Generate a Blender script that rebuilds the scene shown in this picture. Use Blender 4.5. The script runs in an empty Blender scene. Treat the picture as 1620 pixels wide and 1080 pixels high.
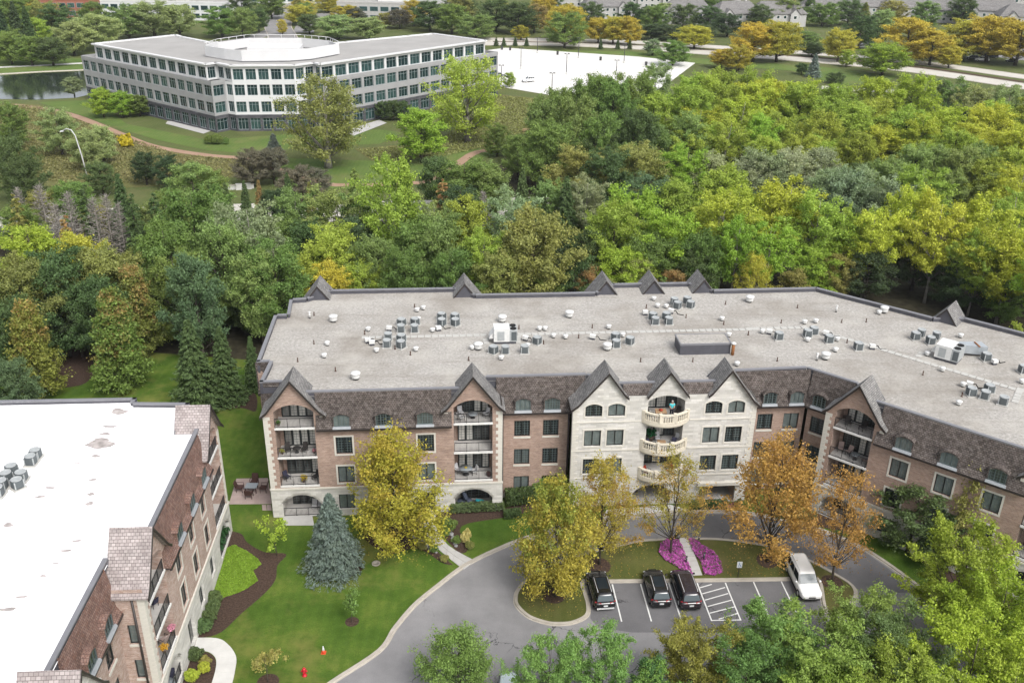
import bpy, bmesh, math, random
import numpy as np
from mathutils import Vector, Matrix, geometry

random.seed(7)
rng = np.random.default_rng(7)
S = bpy.context.scene
COL = S.collection

# ------------------------------------------------------------------ camera
FPX, PITCH, ROLL, CAMH = 1500.0, math.radians(25.3), .012, 58.0
c_fw = Vector((0, math.cos(PITCH), -math.sin(PITCH)))
_u0 = Vector((0, math.sin(PITCH), math.cos(PITCH)))
_r0 = Vector((1, 0, 0))
c_rt = _r0 * math.cos(ROLL) + _u0 * math.sin(ROLL)
c_up = -_r0 * math.sin(ROLL) + _u0 * math.cos(ROLL)
CAMP = Vector((0, 0, CAMH))
cam = bpy.data.cameras.new('camera')
cam.sensor_width = 36.0
cam.lens = 36.0 * FPX / 1620.0
cam.clip_start = .5
cam.clip_end = 9000
camo = bpy.data.objects.new('camera', cam)
COL.objects.link(camo)
m3 = Matrix((c_rt, c_up, -c_fw)).transposed()
camo.matrix_world = Matrix.Translation(CAMP) @ m3.to_4x4()
S.camera = camo

# ------------------------------------------------------------------ sky, sun, exposure
SUN_EL, SUN_AZ = math.radians(50), math.radians(145)     # azimuth clockwise from +Y
w = bpy.data.worlds.new('World')
S.world = w
w.use_nodes = True
wn = w.node_tree.nodes
wl = w.node_tree.links
sky = wn.new('ShaderNodeTexSky')
sky.sky_type = 'NISHITA'
sky.sun_disc = False
sky.sun_elevation = SUN_EL
sky.sun_rotation = SUN_AZ
sky.air_density = 1.0
sky.dust_density = 4.0
sky.ozone_density = 1.0
hs = wn.new('ShaderNodeHueSaturation')
hs.inputs['Saturation'].default_value = .28
bg = wn['Background']
bg.inputs['Strength'].default_value = .15
wl.new(sky.outputs[0], hs.inputs['Color'])
wl.new(hs.outputs[0], bg.inputs['Color'])
sl = bpy.data.lights.new('sun', 'SUN')
sl.energy = 1.2
sl.angle = math.radians(25)
sl.color = (1.0, .975, .945)
so = bpy.data.objects.new('sun', sl)
COL.objects.link(so)
sd = Vector((math.sin(SUN_AZ) * math.cos(SUN_EL), math.cos(SUN_AZ) * math.cos(SUN_EL), math.sin(SUN_EL)))
so.rotation_euler = sd.to_track_quat('Z', 'Y').to_euler()
so.location = (0, 0, 200)
S.view_settings.view_transform = 'Standard'
S.view_settings.look = 'None'
S.view_settings.gamma = 1.0
S.view_settings.use_curve_mapping = False
S.view_settings.exposure = .86
try:
    S.cycles.max_bounces = 6
    S.cycles.diffuse_bounces = 3
    S.cycles.glossy_bounces = 2
    S.cycles.transmission_bounces = 2
    S.cycles.transparent_max_bounces = 4
    S.cycles.volume_bounces = 0
    S.cycles.use_denoising = True
    S.cycles.use_adaptive_sampling = True
    S.cycles.adaptive_threshold = .02
except Exception:
    pass

# ------------------------------------------------------------------ pixel -> place
def hgt(y):
    t = min(1, max(0, (y - 69) / 10.0))
    return .6 * t * t * (3 - 2 * t)
def ray(x, y):
    return c_fw + c_rt * ((x - 810) / FPX) - c_up * ((y - 540) / FPX)
def G(x, y, z=None):
    d = ray(x, y)
    if z is not None:
        return CAMP + d * ((z - CAMH) / d.z)
    z = 0
    for _ in range(12):
        p = CAMP + d * ((z - CAMH) / d.z)
        z = hgt(p.y)
    p.z = z
    return p
def PJ(p):
    d = p - CAMP
    k = d.dot(c_fw)
    return 810 + FPX * d.dot(c_rt) / k, 540 - FPX * d.dot(c_up) / k, k

# ------------------------------------------------------------------ materials
class NT:
    def __init__(s, name, rough=.8, spec=.3):
        s.m = bpy.data.materials.new(name)
        s.m.use_nodes = True
        s.t = s.m.node_tree
        s.n = s.t.nodes
        s.b = s.n['Principled BSDF']
        s.b.inputs['Roughness'].default_value = rough
        s.b.inputs['Specular IOR Level'].default_value = spec
    def new(s, k, **kw):
        n = s.n.new(k)
        for a, v in kw.items():
            if a.startswith('i_'):
                n.inputs[a[2:].replace('_', ' ')].default_value = v
            else:
                setattr(n, a, v)
        return n
    def ln(s, a, b):
        s.t.links.new(a, b)
    def uv(s, scale=(1, 1, 1)):
        tc = s.new('ShaderNodeUVMap')
        mp = s.new('ShaderNodeMapping')
        mp.inputs['Scale'].default_value = scale
        s.ln(tc.outputs[0], mp.inputs['Vector'])
        return mp.outputs[0]
    def noise(s, vec, scale, detail=3, rough=.6):
        n = s.new('ShaderNodeTexNoise')
        n.inputs['Scale'].default_value = scale
        n.inputs['Detail'].default_value = detail
        n.inputs['Roughness'].default_value = rough
        if vec is not None:
            s.ln(vec, n.inputs['Vector'])
        return n.outputs['Fac']
    def ramp(s, fac, stops):
        r = s.new('ShaderNodeValToRGB')
        e = r.color_ramp.elements
        e[0].position, e[0].color = stops[0][0], c4(stops[0][1])
        e[1].position, e[1].color = stops[-1][0], c4(stops[-1][1])
        for p, c in stops[1:-1]:
            k = e.new(p)
            k.color = c4(c)
        s.ln(fac, r.inputs['Fac'])
        return r.outputs['Color']
    def mix(s, fac, a, b, mode='MIX'):
        n = s.new('ShaderNodeMix', data_type='RGBA', blend_type=mode)
        for sock, v in ((n.inputs['Factor'], fac), (n.inputs['A'], a), (n.inputs['B'], b)):
            if hasattr(v, 'is_output'):
                s.ln(v, sock)
            elif isinstance(v, (int, float)):
                sock.default_value = v
            else:
                sock.default_value = c4(v)
        return n.outputs['Result']
    def base(s, c):
        if hasattr(c, 'is_output'):
            s.ln(c, s.b.inputs['Base Color'])
        else:
            s.b.inputs['Base Color'].default_value = c4(c)
        return s
    def bump(s, h, strength=.4, dist=.02):
        b = s.new('ShaderNodeBump')
        b.inputs['Strength'].default_value = strength
        b.inputs['Distance'].default_value = dist
        s.ln(h, b.inputs['Height'])
        s.ln(b.outputs[0], s.b.inputs['Normal'])
        return s
def c4(c):
    if isinstance(c, (int, float)):
        c = (c, c, c)
    return (c[0], c[1], c[2], 1)

MAT = {}
KA = .78          # overall reflectance trim of built surfaces, matched to the exposure
def kc(c):
    return tuple(x * KA for x in ((c, c, c) if isinstance(c, (int, float)) else c))
def plain(name, col, rough=.7, spec=.3, var=.18, scale=3.0, metal=0):
    t = NT(name, rough, spec)
    f = t.noise(t.uv(), scale, 4)
    col = kc(col)
    lo = [x * (1 - var) for x in col]
    hi = [x * (1 + var) for x in col]
    t.base(t.ramp(f, [(.3, lo), (.7, hi)]))
    t.b.inputs['Metallic'].default_value = metal
    MAT[name] = t.m
def bricky(name, c1, c2, mortar, bw, bh, msize, big=.15, rough=.85, bias=0, third=None, squash=1.0, bstr=.5):
    t = NT(name, rough, .2)
    c1, c2, mortar = kc(c1), kc(c2), kc(mortar)
    third = kc(third) if third else None
    uv = t.uv()
    b = t.new('ShaderNodeTexBrick')
    b.inputs['Color1'].default_value = c4(c1)
    b.inputs['Color2'].default_value = c4(c2)
    b.inputs['Mortar'].default_value = c4(mortar)
    b.inputs['Scale'].default_value = 1
    b.inputs['Mortar Size'].default_value = msize
    b.inputs['Mortar Smooth'].default_value = .2
    b.inputs['Bias'].default_value = bias
    b.inputs['Brick Width'].default_value = bw
    b.inputs['Row Height'].default_value = bh
    t.ln(uv, b.inputs['Vector'])
    col = b.outputs['Color']
    # a second random per-piece tone
    b2 = t.new('ShaderNodeTexBrick')
    for k, v in (('Color1', .78), ('Color2', 1.22), ('Mortar', 1.0)):
        b2.inputs[k].default_value = c4(v)
    b2.offset = .5
    b2.inputs['Scale'].default_value = 1
    b2.inputs['Mortar Size'].default_value = 0
    b2.inputs['Brick Width'].default_value = bw * 2
    b2.inputs['Row Height'].default_value = bh
    t.ln(uv, b2.inputs['Vector'])
    col = t.mix(.6, col, b2.outputs['Color'], 'MULTIPLY')
    n = t.noise(uv, .55, 5, .65)
    col = t.mix(1.0, col, t.ramp(n, [(.25, 1 - big), (.75, 1 + big)]), 'MULTIPLY')
    if third:
        n3 = t.noise(uv, 2.3, 6, .7)
        f3 = t.ramp(n3, [(.5, 0), (.72, .75)])
        col = t.mix(f3, col, third)
    t.base(col)
    t.bump(b.outputs['Fac'], bstr, -.015)
    MAT[name] = t.m

bricky('brick', (.33, .20, .15), (.44, .30, .235), (.50, .45, .40), .24, .085, .011, .14, third=(.37, .26, .20))
bricky('brick_tan', (.42, .28, .225), (.56, .42, .36), (.55, .49, .44), .24, .085, .011, .14, third=(.33, .18, .13))
bricky('ashlar', (.62, .60, .55), (.71, .69, .65), (.56, .54, .50), .55, .24, .012, .07, bstr=.6)
bricky('shingle_dark', (.088, .071, .063), (.175, .148, .134), (.026, .022, .02), .23, .19, .018, .3, third=(.24, .215, .20), bstr=.9)
bricky('shingle_grey', (.20, .195, .19), (.32, .31, .30), (.08, .075, .07), .23, .19, .016, .22, bstr=.9)
bricky('shingle_cedar', (.21, .125, .10), (.32, .215, .18), (.08, .05, .045), .21, .18, .016, .3, third=(.26, .13, .085), bstr=.9)
bricky('shingle_pale', (.33, .285, .275), (.45, .40, .385), (.16, .135, .13), .3, .24, .016, .15, bstr=.9)
plain('limestone', (.68, .65, .58), .8, .2, .08, 2)
plain('cream_stone', (.72, .66, .54), .8, .2, .08, 2)
plain('white_trim', (.78, .77, .74), .6, .3, .05)
plain('coping', (.21, .21, .225), .45, .5, .1, .8)
plain('upstand', (.085, .085, .1), .6, .4, .15, .8)
plain('bronze', (.035, .028, .026), .45, .5, .2)
plain('rail_metal', (.03, .03, .032), .4, .5, .1)
plain('frame_dark', (.018, .022, .022), .4, .5, .1)
plain('frame_green', (.10, .13, .13), .4, .4, .1)
plain('deck', (.62, .60, .57), .85, .2, .08)
plain('ceiling', (.55, .53, .50), .85, .2, .05)
plain('interior', (.05, .045, .042), .9, .1, .2)
plain('copper', (.28, .12, .07), .4, .5, .2, 1, .6)
def glass(name, lo, hi, grid=None):
    t = NT(name, .08, .6)
    oi = t.new('ShaderNodeObjectInfo')
    n = t.noise(t.uv(), .9, 3)
    cur = t.ramp(oi.outputs['Random'], [(.0, lo), (.45, lo), (.6, hi), (1, hi)])
    col = t.mix(.8, cur, t.ramp(n, [(.35, .6), (.65, 1.4)]), 'MULTIPLY')
    if grid:
        b = t.new('ShaderNodeTexBrick')
        b.offset = 0
        for k, v in (('Color1', 0), ('Color2', 0), ('Mortar', 1)):
            b.inputs[k].default_value = c4(v)
        b.inputs['Scale'].default_value = 1
        b.inputs['Mortar Size'].default_value = .02
        b.inputs['Brick Width'].default_value = grid
        b.inputs['Row Height'].default_value = grid
        t.ln(t.uv(), b.inputs['Vector'])
        col = t.mix(b.outputs['Color'], col, (.10, .13, .13))
    t.base(col)
    MAT[name] = t.m
glass('pane', (.018, .022, .022), (.125, .145, .138), .28)
glass('pane_clear', (.02, .024, .024), (.07, .08, .078))
glass('pane_office', (.012, .03, .03), (.03, .065, .062))
glass('pane_curtain', (.05, .05, .048), (.55, .54, .5), .3)
# roof gravel
t = NT('roof_gravel', .95, .1)
uv = t.uv()
f = t.noise(uv, 3.2, 8, .85)
c = t.ramp(f, [(.3, (.155, .146, .132)), (.5, (.315, .30, .277)), (.7, (.49, .472, .44))])
f2 = t.noise(uv, .09, 5, .65)
c = t.mix(t.ramp(f2, [(.45, 0), (.64, .6)]), c, (.20, .178, .15))
f4 = t.noise(t.uv((.05, .5, 1)), 1.0, 5, .7)
c = t.mix(t.ramp(f4, [(.52, 0), (.7, .45)]), c, (.17, .15, .125))
f3 = t.noise(uv, .22, 4)
c = t.mix(t.ramp(f3, [(.5, 0), (.7, .5)]), c, (.42, .40, .36))
t.base(c)
t.bump(f, .6, .03)
MAT['roof_gravel'] = t.m
t = NT('membrane', .6, .3)
f = t.noise(t.uv(), .25, 4)
t.base(t.ramp(f, [(.3, .86), (.7, .9)]))
MAT['membrane'] = t.m
plain('dirt_stain', (.42, .38, .36), .8, .2, .35, 1.5)
plain('office_white', (.70, .70, .70), .7, .3, .04, .4)
plain('office_grey', (.36, .36, .36), .7, .3, .07, .4)
bricky('granite', (.085, .085, .095), (.125, .125, .135), (.06, .06, .065), 1.2, .5, .02, .1)
plain('office_roof', (.38, .37, .355), .9, .1, .08, .15)
plain('mullion', (.28, .33, .34), .4, .5, .1)
# grass
def grass(name, a, b, c_, dry, amount, s=.25):
    t = NT(name, .95, .1)
    a, b, c_, dry = kc(a), kc(b), kc(c_), kc(dry)
    uv = t.uv()
    f = t.noise(uv, s, 6, .7)
    col = t.ramp(f, [(.3, a), (.5, b), (.72, c_)])
    f1 = t.noise(uv, 9, 4, .75)
    col = t.mix(.9, col, t.ramp(f1, [(.25, .62), (.75, 1.38)]), 'MULTIPLY')
    wv = t.new('ShaderNodeTexWave')
    wv.inputs['Scale'].default_value = .32
    wv.inputs['Distortion'].default_value = 2.5
    wv.inputs['Detail'].default_value = 2
    wv.inputs['Detail Scale'].default_value = .6
    t.ln(uv, wv.inputs['Vector'])
    col = t.mix(.12, col, t.ramp(wv.outputs['Fac'], [(.2, .72), (.8, 1.25)]), 'MULTIPLY')
    f2 = t.noise(uv, .11, 5, .7)
    col = t.mix(t.ramp(f2, [(.5, 0), (.68, amount)]), col, dry)
    t.base(col)
    t.bump(f1, .5, .05)
    MAT[name] = t.m
grass('lawn', (.045, .095, .012), (.08, .14, .02), (.145, .19, .035), (.22, .205, .06), .75)
grass('lawn_olive', (.07, .09, .022), (.10, .11, .03), (.135, .13, .045), (.17, .13, .065), .6)  # duller, browner grass of the parking island
grass('lawn_far', (.085, .14, .035), (.12, .18, .045), (.16, .205, .06), (.21, .20, .08), .5, .06)
grass('prairie', (.11, .12, .04), (.15, .15, .055), (.14, .16, .05), (.20, .155, .08), .7, .06)
grass('meadow', (.085, .11, .035), (.11, .135, .045), (.14, .155, .055), (.18, .165, .08), .5, .05)
plain('forest_floor', (.05, .045, .028), .95, .1, .45, .8)
def asphalt(name, a, b, crack):
    t = NT(name, .9, .25)
    a, b = kc(a), kc(b)
    uv = t.uv()
    f = t.noise(uv, .18, 6, .65)
    col = t.ramp(f, [(.3, a), (.7, b)])
    f1 = t.noise(uv, 14, 3, .8)
    col = t.mix(.8, col, t.ramp(f1, [(.3, .8), (.7, 1.2)]), 'MULTIPLY')
    if crack:
        ds = t.noise(uv, .35, 4)
        va = t.new('ShaderNodeVectorMath', operation='MULTIPLY_ADD')
        t.ln(ds, va.inputs[0])
        va.inputs[1].default_value = (4, 4, 0)
        t.ln(uv, va.inputs[2])
        v = t.new('ShaderNodeTexVoronoi', feature='DISTANCE_TO_EDGE')
        v.inputs['Scale'].default_value = .22
        t.ln(va.outputs[0], v.inputs['Vector'])
        line = t.ramp(v.outputs['Distance'], [(0, .85), (.006, .7), (.011, 0)])
        gate = t.ramp(t.noise(uv, .12, 2), [(.46, 0), (.54, 1)])
        lf = t.mix(1, line, gate, 'MULTIPLY')
        col = t.mix(lf, col, (.035, .035, .037))
    t.base(col)
    MAT[name] = t.m
asphalt('asphalt', (.20, .197, .20), (.315, .308, .31), True)
asphalt('asphalt_dark', (.125, .123, .128), (.195, .19, .195), True)
asphalt('asphalt_far', (.22, .215, .21), (.30, .29, .285), False)
asphalt('lot_concrete', (.66, .64, .60), (.80, .79, .76), False)
asphalt('road_concrete', (.52, .49, .44), (.62, .59, .53), False)
asphalt('path_clay', (.34, .22, .15), (.42, .28, .20), False)
plain('kerb_concrete', (.46, .42, .36), .9, .2, .15, 1.2)
plain('walk_concrete', (.50, .49, .47), .9, .2, .1, 1.0)
plain('walk_bright', (.66, .65, .62), .9, .2, .07, 1.0)
plain('paint', (.78, .78, .76), .7, .3, .12, 6)
plain('mulch', (.075, .05, .038), .95, .1, .5, 6)
plain('patio_tile', (.42, .33, .30), .85, .2, .12, 1)
plain('paver', (.50, .49, .46), .9, .2, .1, 2)
plain('river_rock', (.30, .30, .30), .8, .3, .35, 3)
def leaf(name, autumn=None):
    t = NT(name, .6, .25)
    oi = t.new('ShaderNodeObjectInfo')
    at = t.new('ShaderNodeAttribute', attribute_name='tone')
    sp = t.new('ShaderNodeSeparateColor')
    t.ln(at.outputs['Color'], sp.inputs[0])
    col = oi.outputs['Color']
    if autumn:
        fac = t.ramp(sp.outputs[1], autumn[1])
        col = t.mix(fac, col, autumn[0])
    else:
        col = t.mix(t.ramp(sp.outputs[1], [(.0, 0), (1, .30)]), col, t.mix(1, col, (1.25, 1.12, .8), 'MULTIPLY'))
    col = t.mix(1, col, t.ramp(sp.outputs[0], [(0, .74), (1, 1.28)]), 'MULTIPLY')
    t.base(col)
    tr = t.new('ShaderNodeBsdfTranslucent')
    t.ln(t.mix(1, col, (1.15, 1.2, .7), 'MULTIPLY'), tr.inputs['Color'])
    mx = t.new('ShaderNodeMixShader')
    mx.inputs[0].default_value = .34
    t.ln(t.b.outputs[0], mx.inputs[1])
    t.ln(tr.outputs[0], mx.inputs[2])
    t.ln(mx.outputs[0], t.n['Material Output'].inputs['Surface'])
    MAT[name] = t.m
leaf('leaf')
leaf('leaf_orange', ((.40, .23, .065), [(.5, 0), (.85, .7)]))
leaf('leaf_red', ((.42, .22, .10), [(.6, 0), (.95, .6)]))
leaf('leaf_amber', ((.40, .30, .05), [(.45, 0), (.8, .7)]))
leaf('leaf_green_patch', ((.20, .25, .045), [(.5, 0), (.75, .85)]))
plain('bark', (.10, .085, .07), .95, .1, .4, 2)
plain('bark_pale', (.30, .28, .25), .95, .1, .3, 2)
plain('dead_wood', (.36, .33, .29), .95, .1, .25, 2)
t = NT('petal', .6, .3)
at = t.new('ShaderNodeAttribute', attribute_name='tone')
sp = t.new('ShaderNodeSeparateColor')
t.ln(at.outputs['Color'], sp.inputs[0])
t.base(t.ramp(sp.outputs[0], [(0, (.26, .04, .20)), (.5, (.42, .08, .34)), (.8, (.52, .16, .43)), (.82, (.07, .12, .02)), (1, (.06, .10, .02))]))
MAT['petal'] = t.m
t = NT('water', .06, .5)
f = t.noise(t.uv(), 1.6, 3)
t.base((.02, .028, .022))
t.bump(f, .12, .05)
MAT['water'] = t.m
plain('hvac_grey', (.40, .42, .42), .5, .5, .1, 3)
plain('hvac_dark', (.10, .115, .12), .6, .4, .3, 20)
plain('hvac_white', (.72, .72, .70), .5, .4, .08, 3)
plain('apron_metal', (.34, .36, .38), .5, .4, .1)
plain('galvanised', (.48, .52, .55), .4, .5, .12, 2, .4)
plain('rust', (.30, .13, .05), .8, .2, .4, 6)
plain('rust_dark', (.09, .05, .035), .8, .2, .3, 6)
plain('black_rubber', (.02, .02, .02), .8, .2, .1)
def paintm(name, col, rough=.25):
    t = NT(name, rough, .5)
    t.base(col)
    t.b.inputs['Coat Weight'].default_value = .6
    t.b.inputs['Coat Roughness'].default_value = .08
    if 'glass' in name:
        t.b.inputs['Coat Weight'].default_value = 0
        t.b.inputs['Specular IOR Level'].default_value = .18
    MAT[name] = t.m
paintm('car_black', (.008, .008, .009))
paintm('car_maroon', (.018, .012, .015))
paintm('car_white', (.78, .78, .77))
paintm('car_pale', (.55, .62, .66))
paintm('car_grey', (.10, .11, .12))
paintm('car_glass', (.015, .02, .024), .06)
paintm('car_glass_rear', (.10, .12, .13), .08)
paintm('chrome', (.6, .6, .6), .2)
paintm('tail_red', (.35, .012, .02), .3)
paintm('lamp_clear', (.6, .62, .64), .15)
plain('tyre', (.018, .018, .018), .85, .2, .1)
plain('furniture_dark', (.035, .03, .028), .7, .3, .2)
plain('wicker', (.085, .045, .038), .8, .2, .3, 8)
plain('cushion_white', (.62, .62, .63), .9, .1, .08)
plain('cushion_navy', (.05, .05, .08), .9, .1, .15)
plain('cushion_red', (.36, .06, .035), .9, .1, .2)
plain('cloth_blue', (.10, .12, .17), .85, .2, .2)
plain('teal_cloth', (.03, .33, .38), .85, .2, .15)
plain('tan_wood', (.40, .26, .15), .8, .2, .2)
plain('glass_top', (.28, .31, .33), .3, .5, .1)
plain('hydrant_red', (.55, .015, .03), .4, .4, .08)
plain('cone_orange', (.75, .10, .04), .5, .3, .08)
plain('sign_white', (.78, .80, .80), .5, .3, .04)
plain('sign_blue', (.03, .16, .42), .5, .3, .04)
plain('light_pole', (.62, .62, .62), .4, .5, .05)
plain('pole_dark', (.045, .045, .045), .5, .4, .1)
plain('skin', (.45, .28, .2), .6, .3, .05)
plain('hair_grey', (.45, .43, .41), .8, .2, .1)
plain('shirt_teal', (.10, .55, .60), .85, .2, .06)
plain('trousers', (.03, .03, .04), .9, .1, .1)
bricky('roof_tile', (.19, .18, .175), (.26, .25, .24), (.10, .1, .1), .4, .3, .02, .12)
plain('siding', (.50, .49, .48), .7, .2, .05)
plain('red_brick_far', (.33, .13, .09), .85, .2, .1)
plain('soil', (.10, .07, .05), .95, .1, .3)
plain('bloom_yellow', (.55, .42, .02), .7, .2, .2)
plain('bloom_pink', (.62, .28, .40), .7, .2, .2)
plain('pot', (.22, .16, .13), .8, .2, .15)

# ------------------------------------------------------------------ mesh helpers
ZUP = Vector((0, 0, 1))
class Fr:
    """upright frame: u runs along a facade, n points out of it, z up"""
    def __init__(s, o, deg):
        a = math.radians(deg)
        s.a = a
        s.o = Vector((o[0], o[1], 0))
        s.u = Vector((math.cos(a), math.sin(a), 0))
        s.n = Vector((math.sin(a), -math.cos(a), 0))
    def P(s, u, n, z):
        return s.o + s.u * u + s.n * n + ZUP * z
    def un(s, p):
        d = Vector((p[0], p[1], 0)) - s.o
        return d.dot(s.u), d.dot(s.n)
ID = Fr((0, 0), 0)
ID.n = Vector((0, -1, 0))

class MB:
    def __init__(s):
        s.v = []
        s.f = []
        s.sm = []
    def face(s, pts, smooth=False):
        i = len(s.v)
        s.v += [Vector(p) for p in pts]
        s.f.append(list(range(i, i + len(pts))))
        s.sm.append(smooth)
    def mesh_grid(s, rows, closed=True, smooth=True):
        i = len(s.v)
        n = len(rows[0])
        for r in rows:
            s.v += [Vector(p) for p in r]
        for a in range(len(rows) - 1):
            for b in range(n if closed else n - 1):
                c = (b + 1) % n
                s.f.append([i + a * n + b, i + a * n + c, i + (a + 1) * n + c, i + (a + 1) * n + b])
                s.sm.append(smooth)
        return i
    def hull(s, a, b):
        """box from 4 bottom and 4 top points"""
        i = len(s.v)
        s.v += [Vector(p) for p in a] + [Vector(p) for p in b]
        k = len(a)
        s.f.append([i + j for j in reversed(range(k))])
        s.f.append([i + k + j for j in range(k)])
        s.sm += [False, False]
        for j in range(k):
            l = (j + 1) % k
            s.f.append([i + j, i + l, i + k + l, i + k + j])
            s.sm.append(False)
    def box(s, fr, u0, u1, n0, n1, z0, z1):
        a = [fr.P(u0, n1, z0), fr.P(u1, n1, z0), fr.P(u1, n0, z0), fr.P(u0, n0, z0)]
        s.hull(a, [p + ZUP * (z1 - z0) for p in a])
    def bx(s, x0, x1, y0, y1, z0, z1):
        a = [(x0, y0, z0), (x1, y0, z0), (x1, y1, z0), (x0, y1, z0)]
        s.hull(a, [(p[0], p[1], z1) for p in a])
    def prism(s, pts, z0, z1):
        s.hull([(p[0], p[1], z0) for p in pts], [(p[0], p[1], z1) for p in pts])
    def tube(s, a, b, r0, r1=None, n=6, cap=True):
        r1 = r0 if r1 is None else r1
        a = Vector(a)
        b = Vector(b)
        d = (b - a).normalized()
        x = d.orthogonal().normalized()
        y = d.cross(x)
        ra = [a + (x * math.cos(t) + y * math.sin(t)) * r0 for t in [2 * math.pi * k / n for k in range(n)]]
        rb = [b + (x * math.cos(t) + y * math.sin(t)) * r1 for t in [2 * math.pi * k / n for k in range(n)]]
        i = s.mesh_grid([ra, rb])
        if cap:
            s.f.append([i + k for k in reversed(range(n))])
            s.f.append([i + n + k for k in range(n)])
            s.sm += [False, False]
    def path(s, pts, radii, n=6):
        pts = [Vector(p) for p in pts]
        rows = []
        for k, p in enumerate(pts):
            d = (pts[min(k + 1, len(pts) - 1)] - pts[max(k - 1, 0)]).normalized()
            x = d.cross(Vector((.31, .95, .1))).normalized()
            y = d.cross(x)
            rows.append([p + (x * math.cos(t) + y * math.sin(t)) * radii[k] for t in [2 * math.pi * j / n for j in range(n)]])
        i = s.mesh_grid(rows)
        s.f.append([i + k for k in reversed(range(n))])
        s.f.append([i + (len(rows) - 1) * n + k for k in range(n)])
        s.sm += [False, False]
    def lathe(s, c, prof, n=12, smooth=True):
        c = Vector(c)
        rows = [[c + Vector((r * math.cos(t), r * math.sin(t), z)) for t in [2 * math.pi * k / n for k in range(n)]] for r, z in prof]
        i = s.mesh_grid(rows, smooth=smooth)
        s.f.append([i + k for k in reversed(range(n))])
        s.f.append([i + (len(rows) - 1) * n + k for k in range(n)])
        s.sm += [False, False]
    def tess(s, loops, to3, want=None):
        """fill a 2D outline with holes; to3 maps (a,b) to a point"""
        L = [[Vector((p[0], p[1], 0)) for p in l] for l in loops]
        tr = geometry.tessellate_polygon(L)
        flat = [p for l in L for p in l]
        i = len(s.v)
        s.v += [Vector(to3(p.x, p.y)) for p in flat]
        for t_ in tr:
            a, b, c = [s.v[i + k] for k in t_]
            nn = (b - a).cross(c - a)
            t_ = list(t_)
            if want is not None and nn.dot(want) < 0:
                t_.reverse()
            s.f.append([i + k for k in t_])
            s.sm.append(False)
    def wall(s, fr, n, outer, holes=(), depth=.25):
        s.tess([outer] + list(holes), lambda u, z: fr.P(u, n, z), fr.n)
        for h in holes:
            for k in range(len(h)):
                a, b = h[k], h[(k + 1) % len(h)]
                s.face([fr.P(a[0], n, a[1]), fr.P(b[0], n, b[1]), fr.P(b[0], n - depth, b[1]), fr.P(a[0], n - depth, a[1])])
    def ring(s, outer, inner, y0, y1):
        """frame between two outlines in the x-z plane, from depth y0 (front) to y1"""
        k = len(outer)
        for j in range(k):
            l = (j + 1) % k
            o0, o1, i0, i1 = outer[j], outer[l], inner[j], inner[l]
            P = lambda p, y: (p[0], y, p[1])
            s.face([P(o0, y0), P(o1, y0), P(i1, y0), P(i0, y0)])
            s.face([P(i0, y0), P(i1, y0), P(i1, y1), P(i0, y1)])
            s.face([P(o1, y0), P(o0, y0), P(o0, y1), P(o1, y1)])
    def data(s, name, origin=None, uv=True):
        o = Vector(origin) if origin is not None else Vector((0, 0, 0))
        me = bpy.data.meshes.new(name)
        V = [p - o for p in s.v]
        me.from_pydata(V, [], s.f)
        me.polygons.foreach_set('use_smooth', s.sm)
        if uv:
            ul = me.uv_layers.new(name='UVMap')
            out = []
            for p in me.polygons:
                nn = p.normal
                if abs(nn.z) > .985:
                    for vi in p.vertices:
                        q = s.v[vi]
                        out += [q.x, q.y]
                else:
                    tt = ZUP.cross(nn).normalized()
                    if tt.x + tt.y * .3 < 0:
                        tt = -tt
                    bb = nn.cross(tt)
                    if bb.z < 0:
                        bb = -bb
                    for vi in p.vertices:
                        q = s.v[vi]
                        out += [q.dot(tt), q.dot(bb)]
            ul.data.foreach_set('uv', out)
        me.update()
        return me
    def build(s, name, mat, parent=None, smooth_angle=None):
        if parent is None:
            if s.v:
                lo = Vector((min(p.x for p in s.v), min(p.y for p in s.v), min(p.z for p in s.v)))
                hi = Vector((max(p.x for p in s.v), max(p.y for p in s.v), max(p.z for p in s.v)))
                org = Vector(((lo.x + hi.x) / 2, (lo.y + hi.y) / 2, lo.z))
            else:
                org = Vector((0, 0, 0))
        else:
            org = WLOC.get(parent.name, Vector((0, 0, 0)))
        me = s.data(name, org)
        me.materials.append(MAT[mat])
        o = bpy.data.objects.new(name, me)
        COL.objects.link(o)
        if parent is None:
            o.location = org
        else:
            o.parent = parent
        WLOC[o.name] = org
        return o
WLOC = {}
def tag(o, label=None, cat=None, group=None, kind=None):
    if label:
        o['label'] = label
    if cat:
        o['category'] = cat
    if group:
        o['group'] = group
    if kind:
        o['kind'] = kind
    return o
def thing(name, label, cat, loc=(0, 0, 0), rz=0, group=None):
    o = bpy.data.objects.new(name, None)
    COL.objects.link(o)
    o.empty_display_size = .3
    o.location = loc
    o.rotation_euler = (0, 0, rz)
    WLOC[o.name] = Vector(loc)
    return tag(o, label, cat, group)
def inst(name, me, parent=None, loc=(0, 0, 0), rz=0, sc=None):
    """an object showing shared mesh data; loc is relative to the parent"""
    o = bpy.data.objects.new(name, me)
    COL.objects.link(o)
    o.location = loc
    o.rotation_euler = (0, 0, rz)
    if sc is not None:
        o.scale = sc if hasattr(sc, '__len__') else (sc, sc, sc)
    if parent is not None:
        o.parent = parent
    return o
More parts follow.
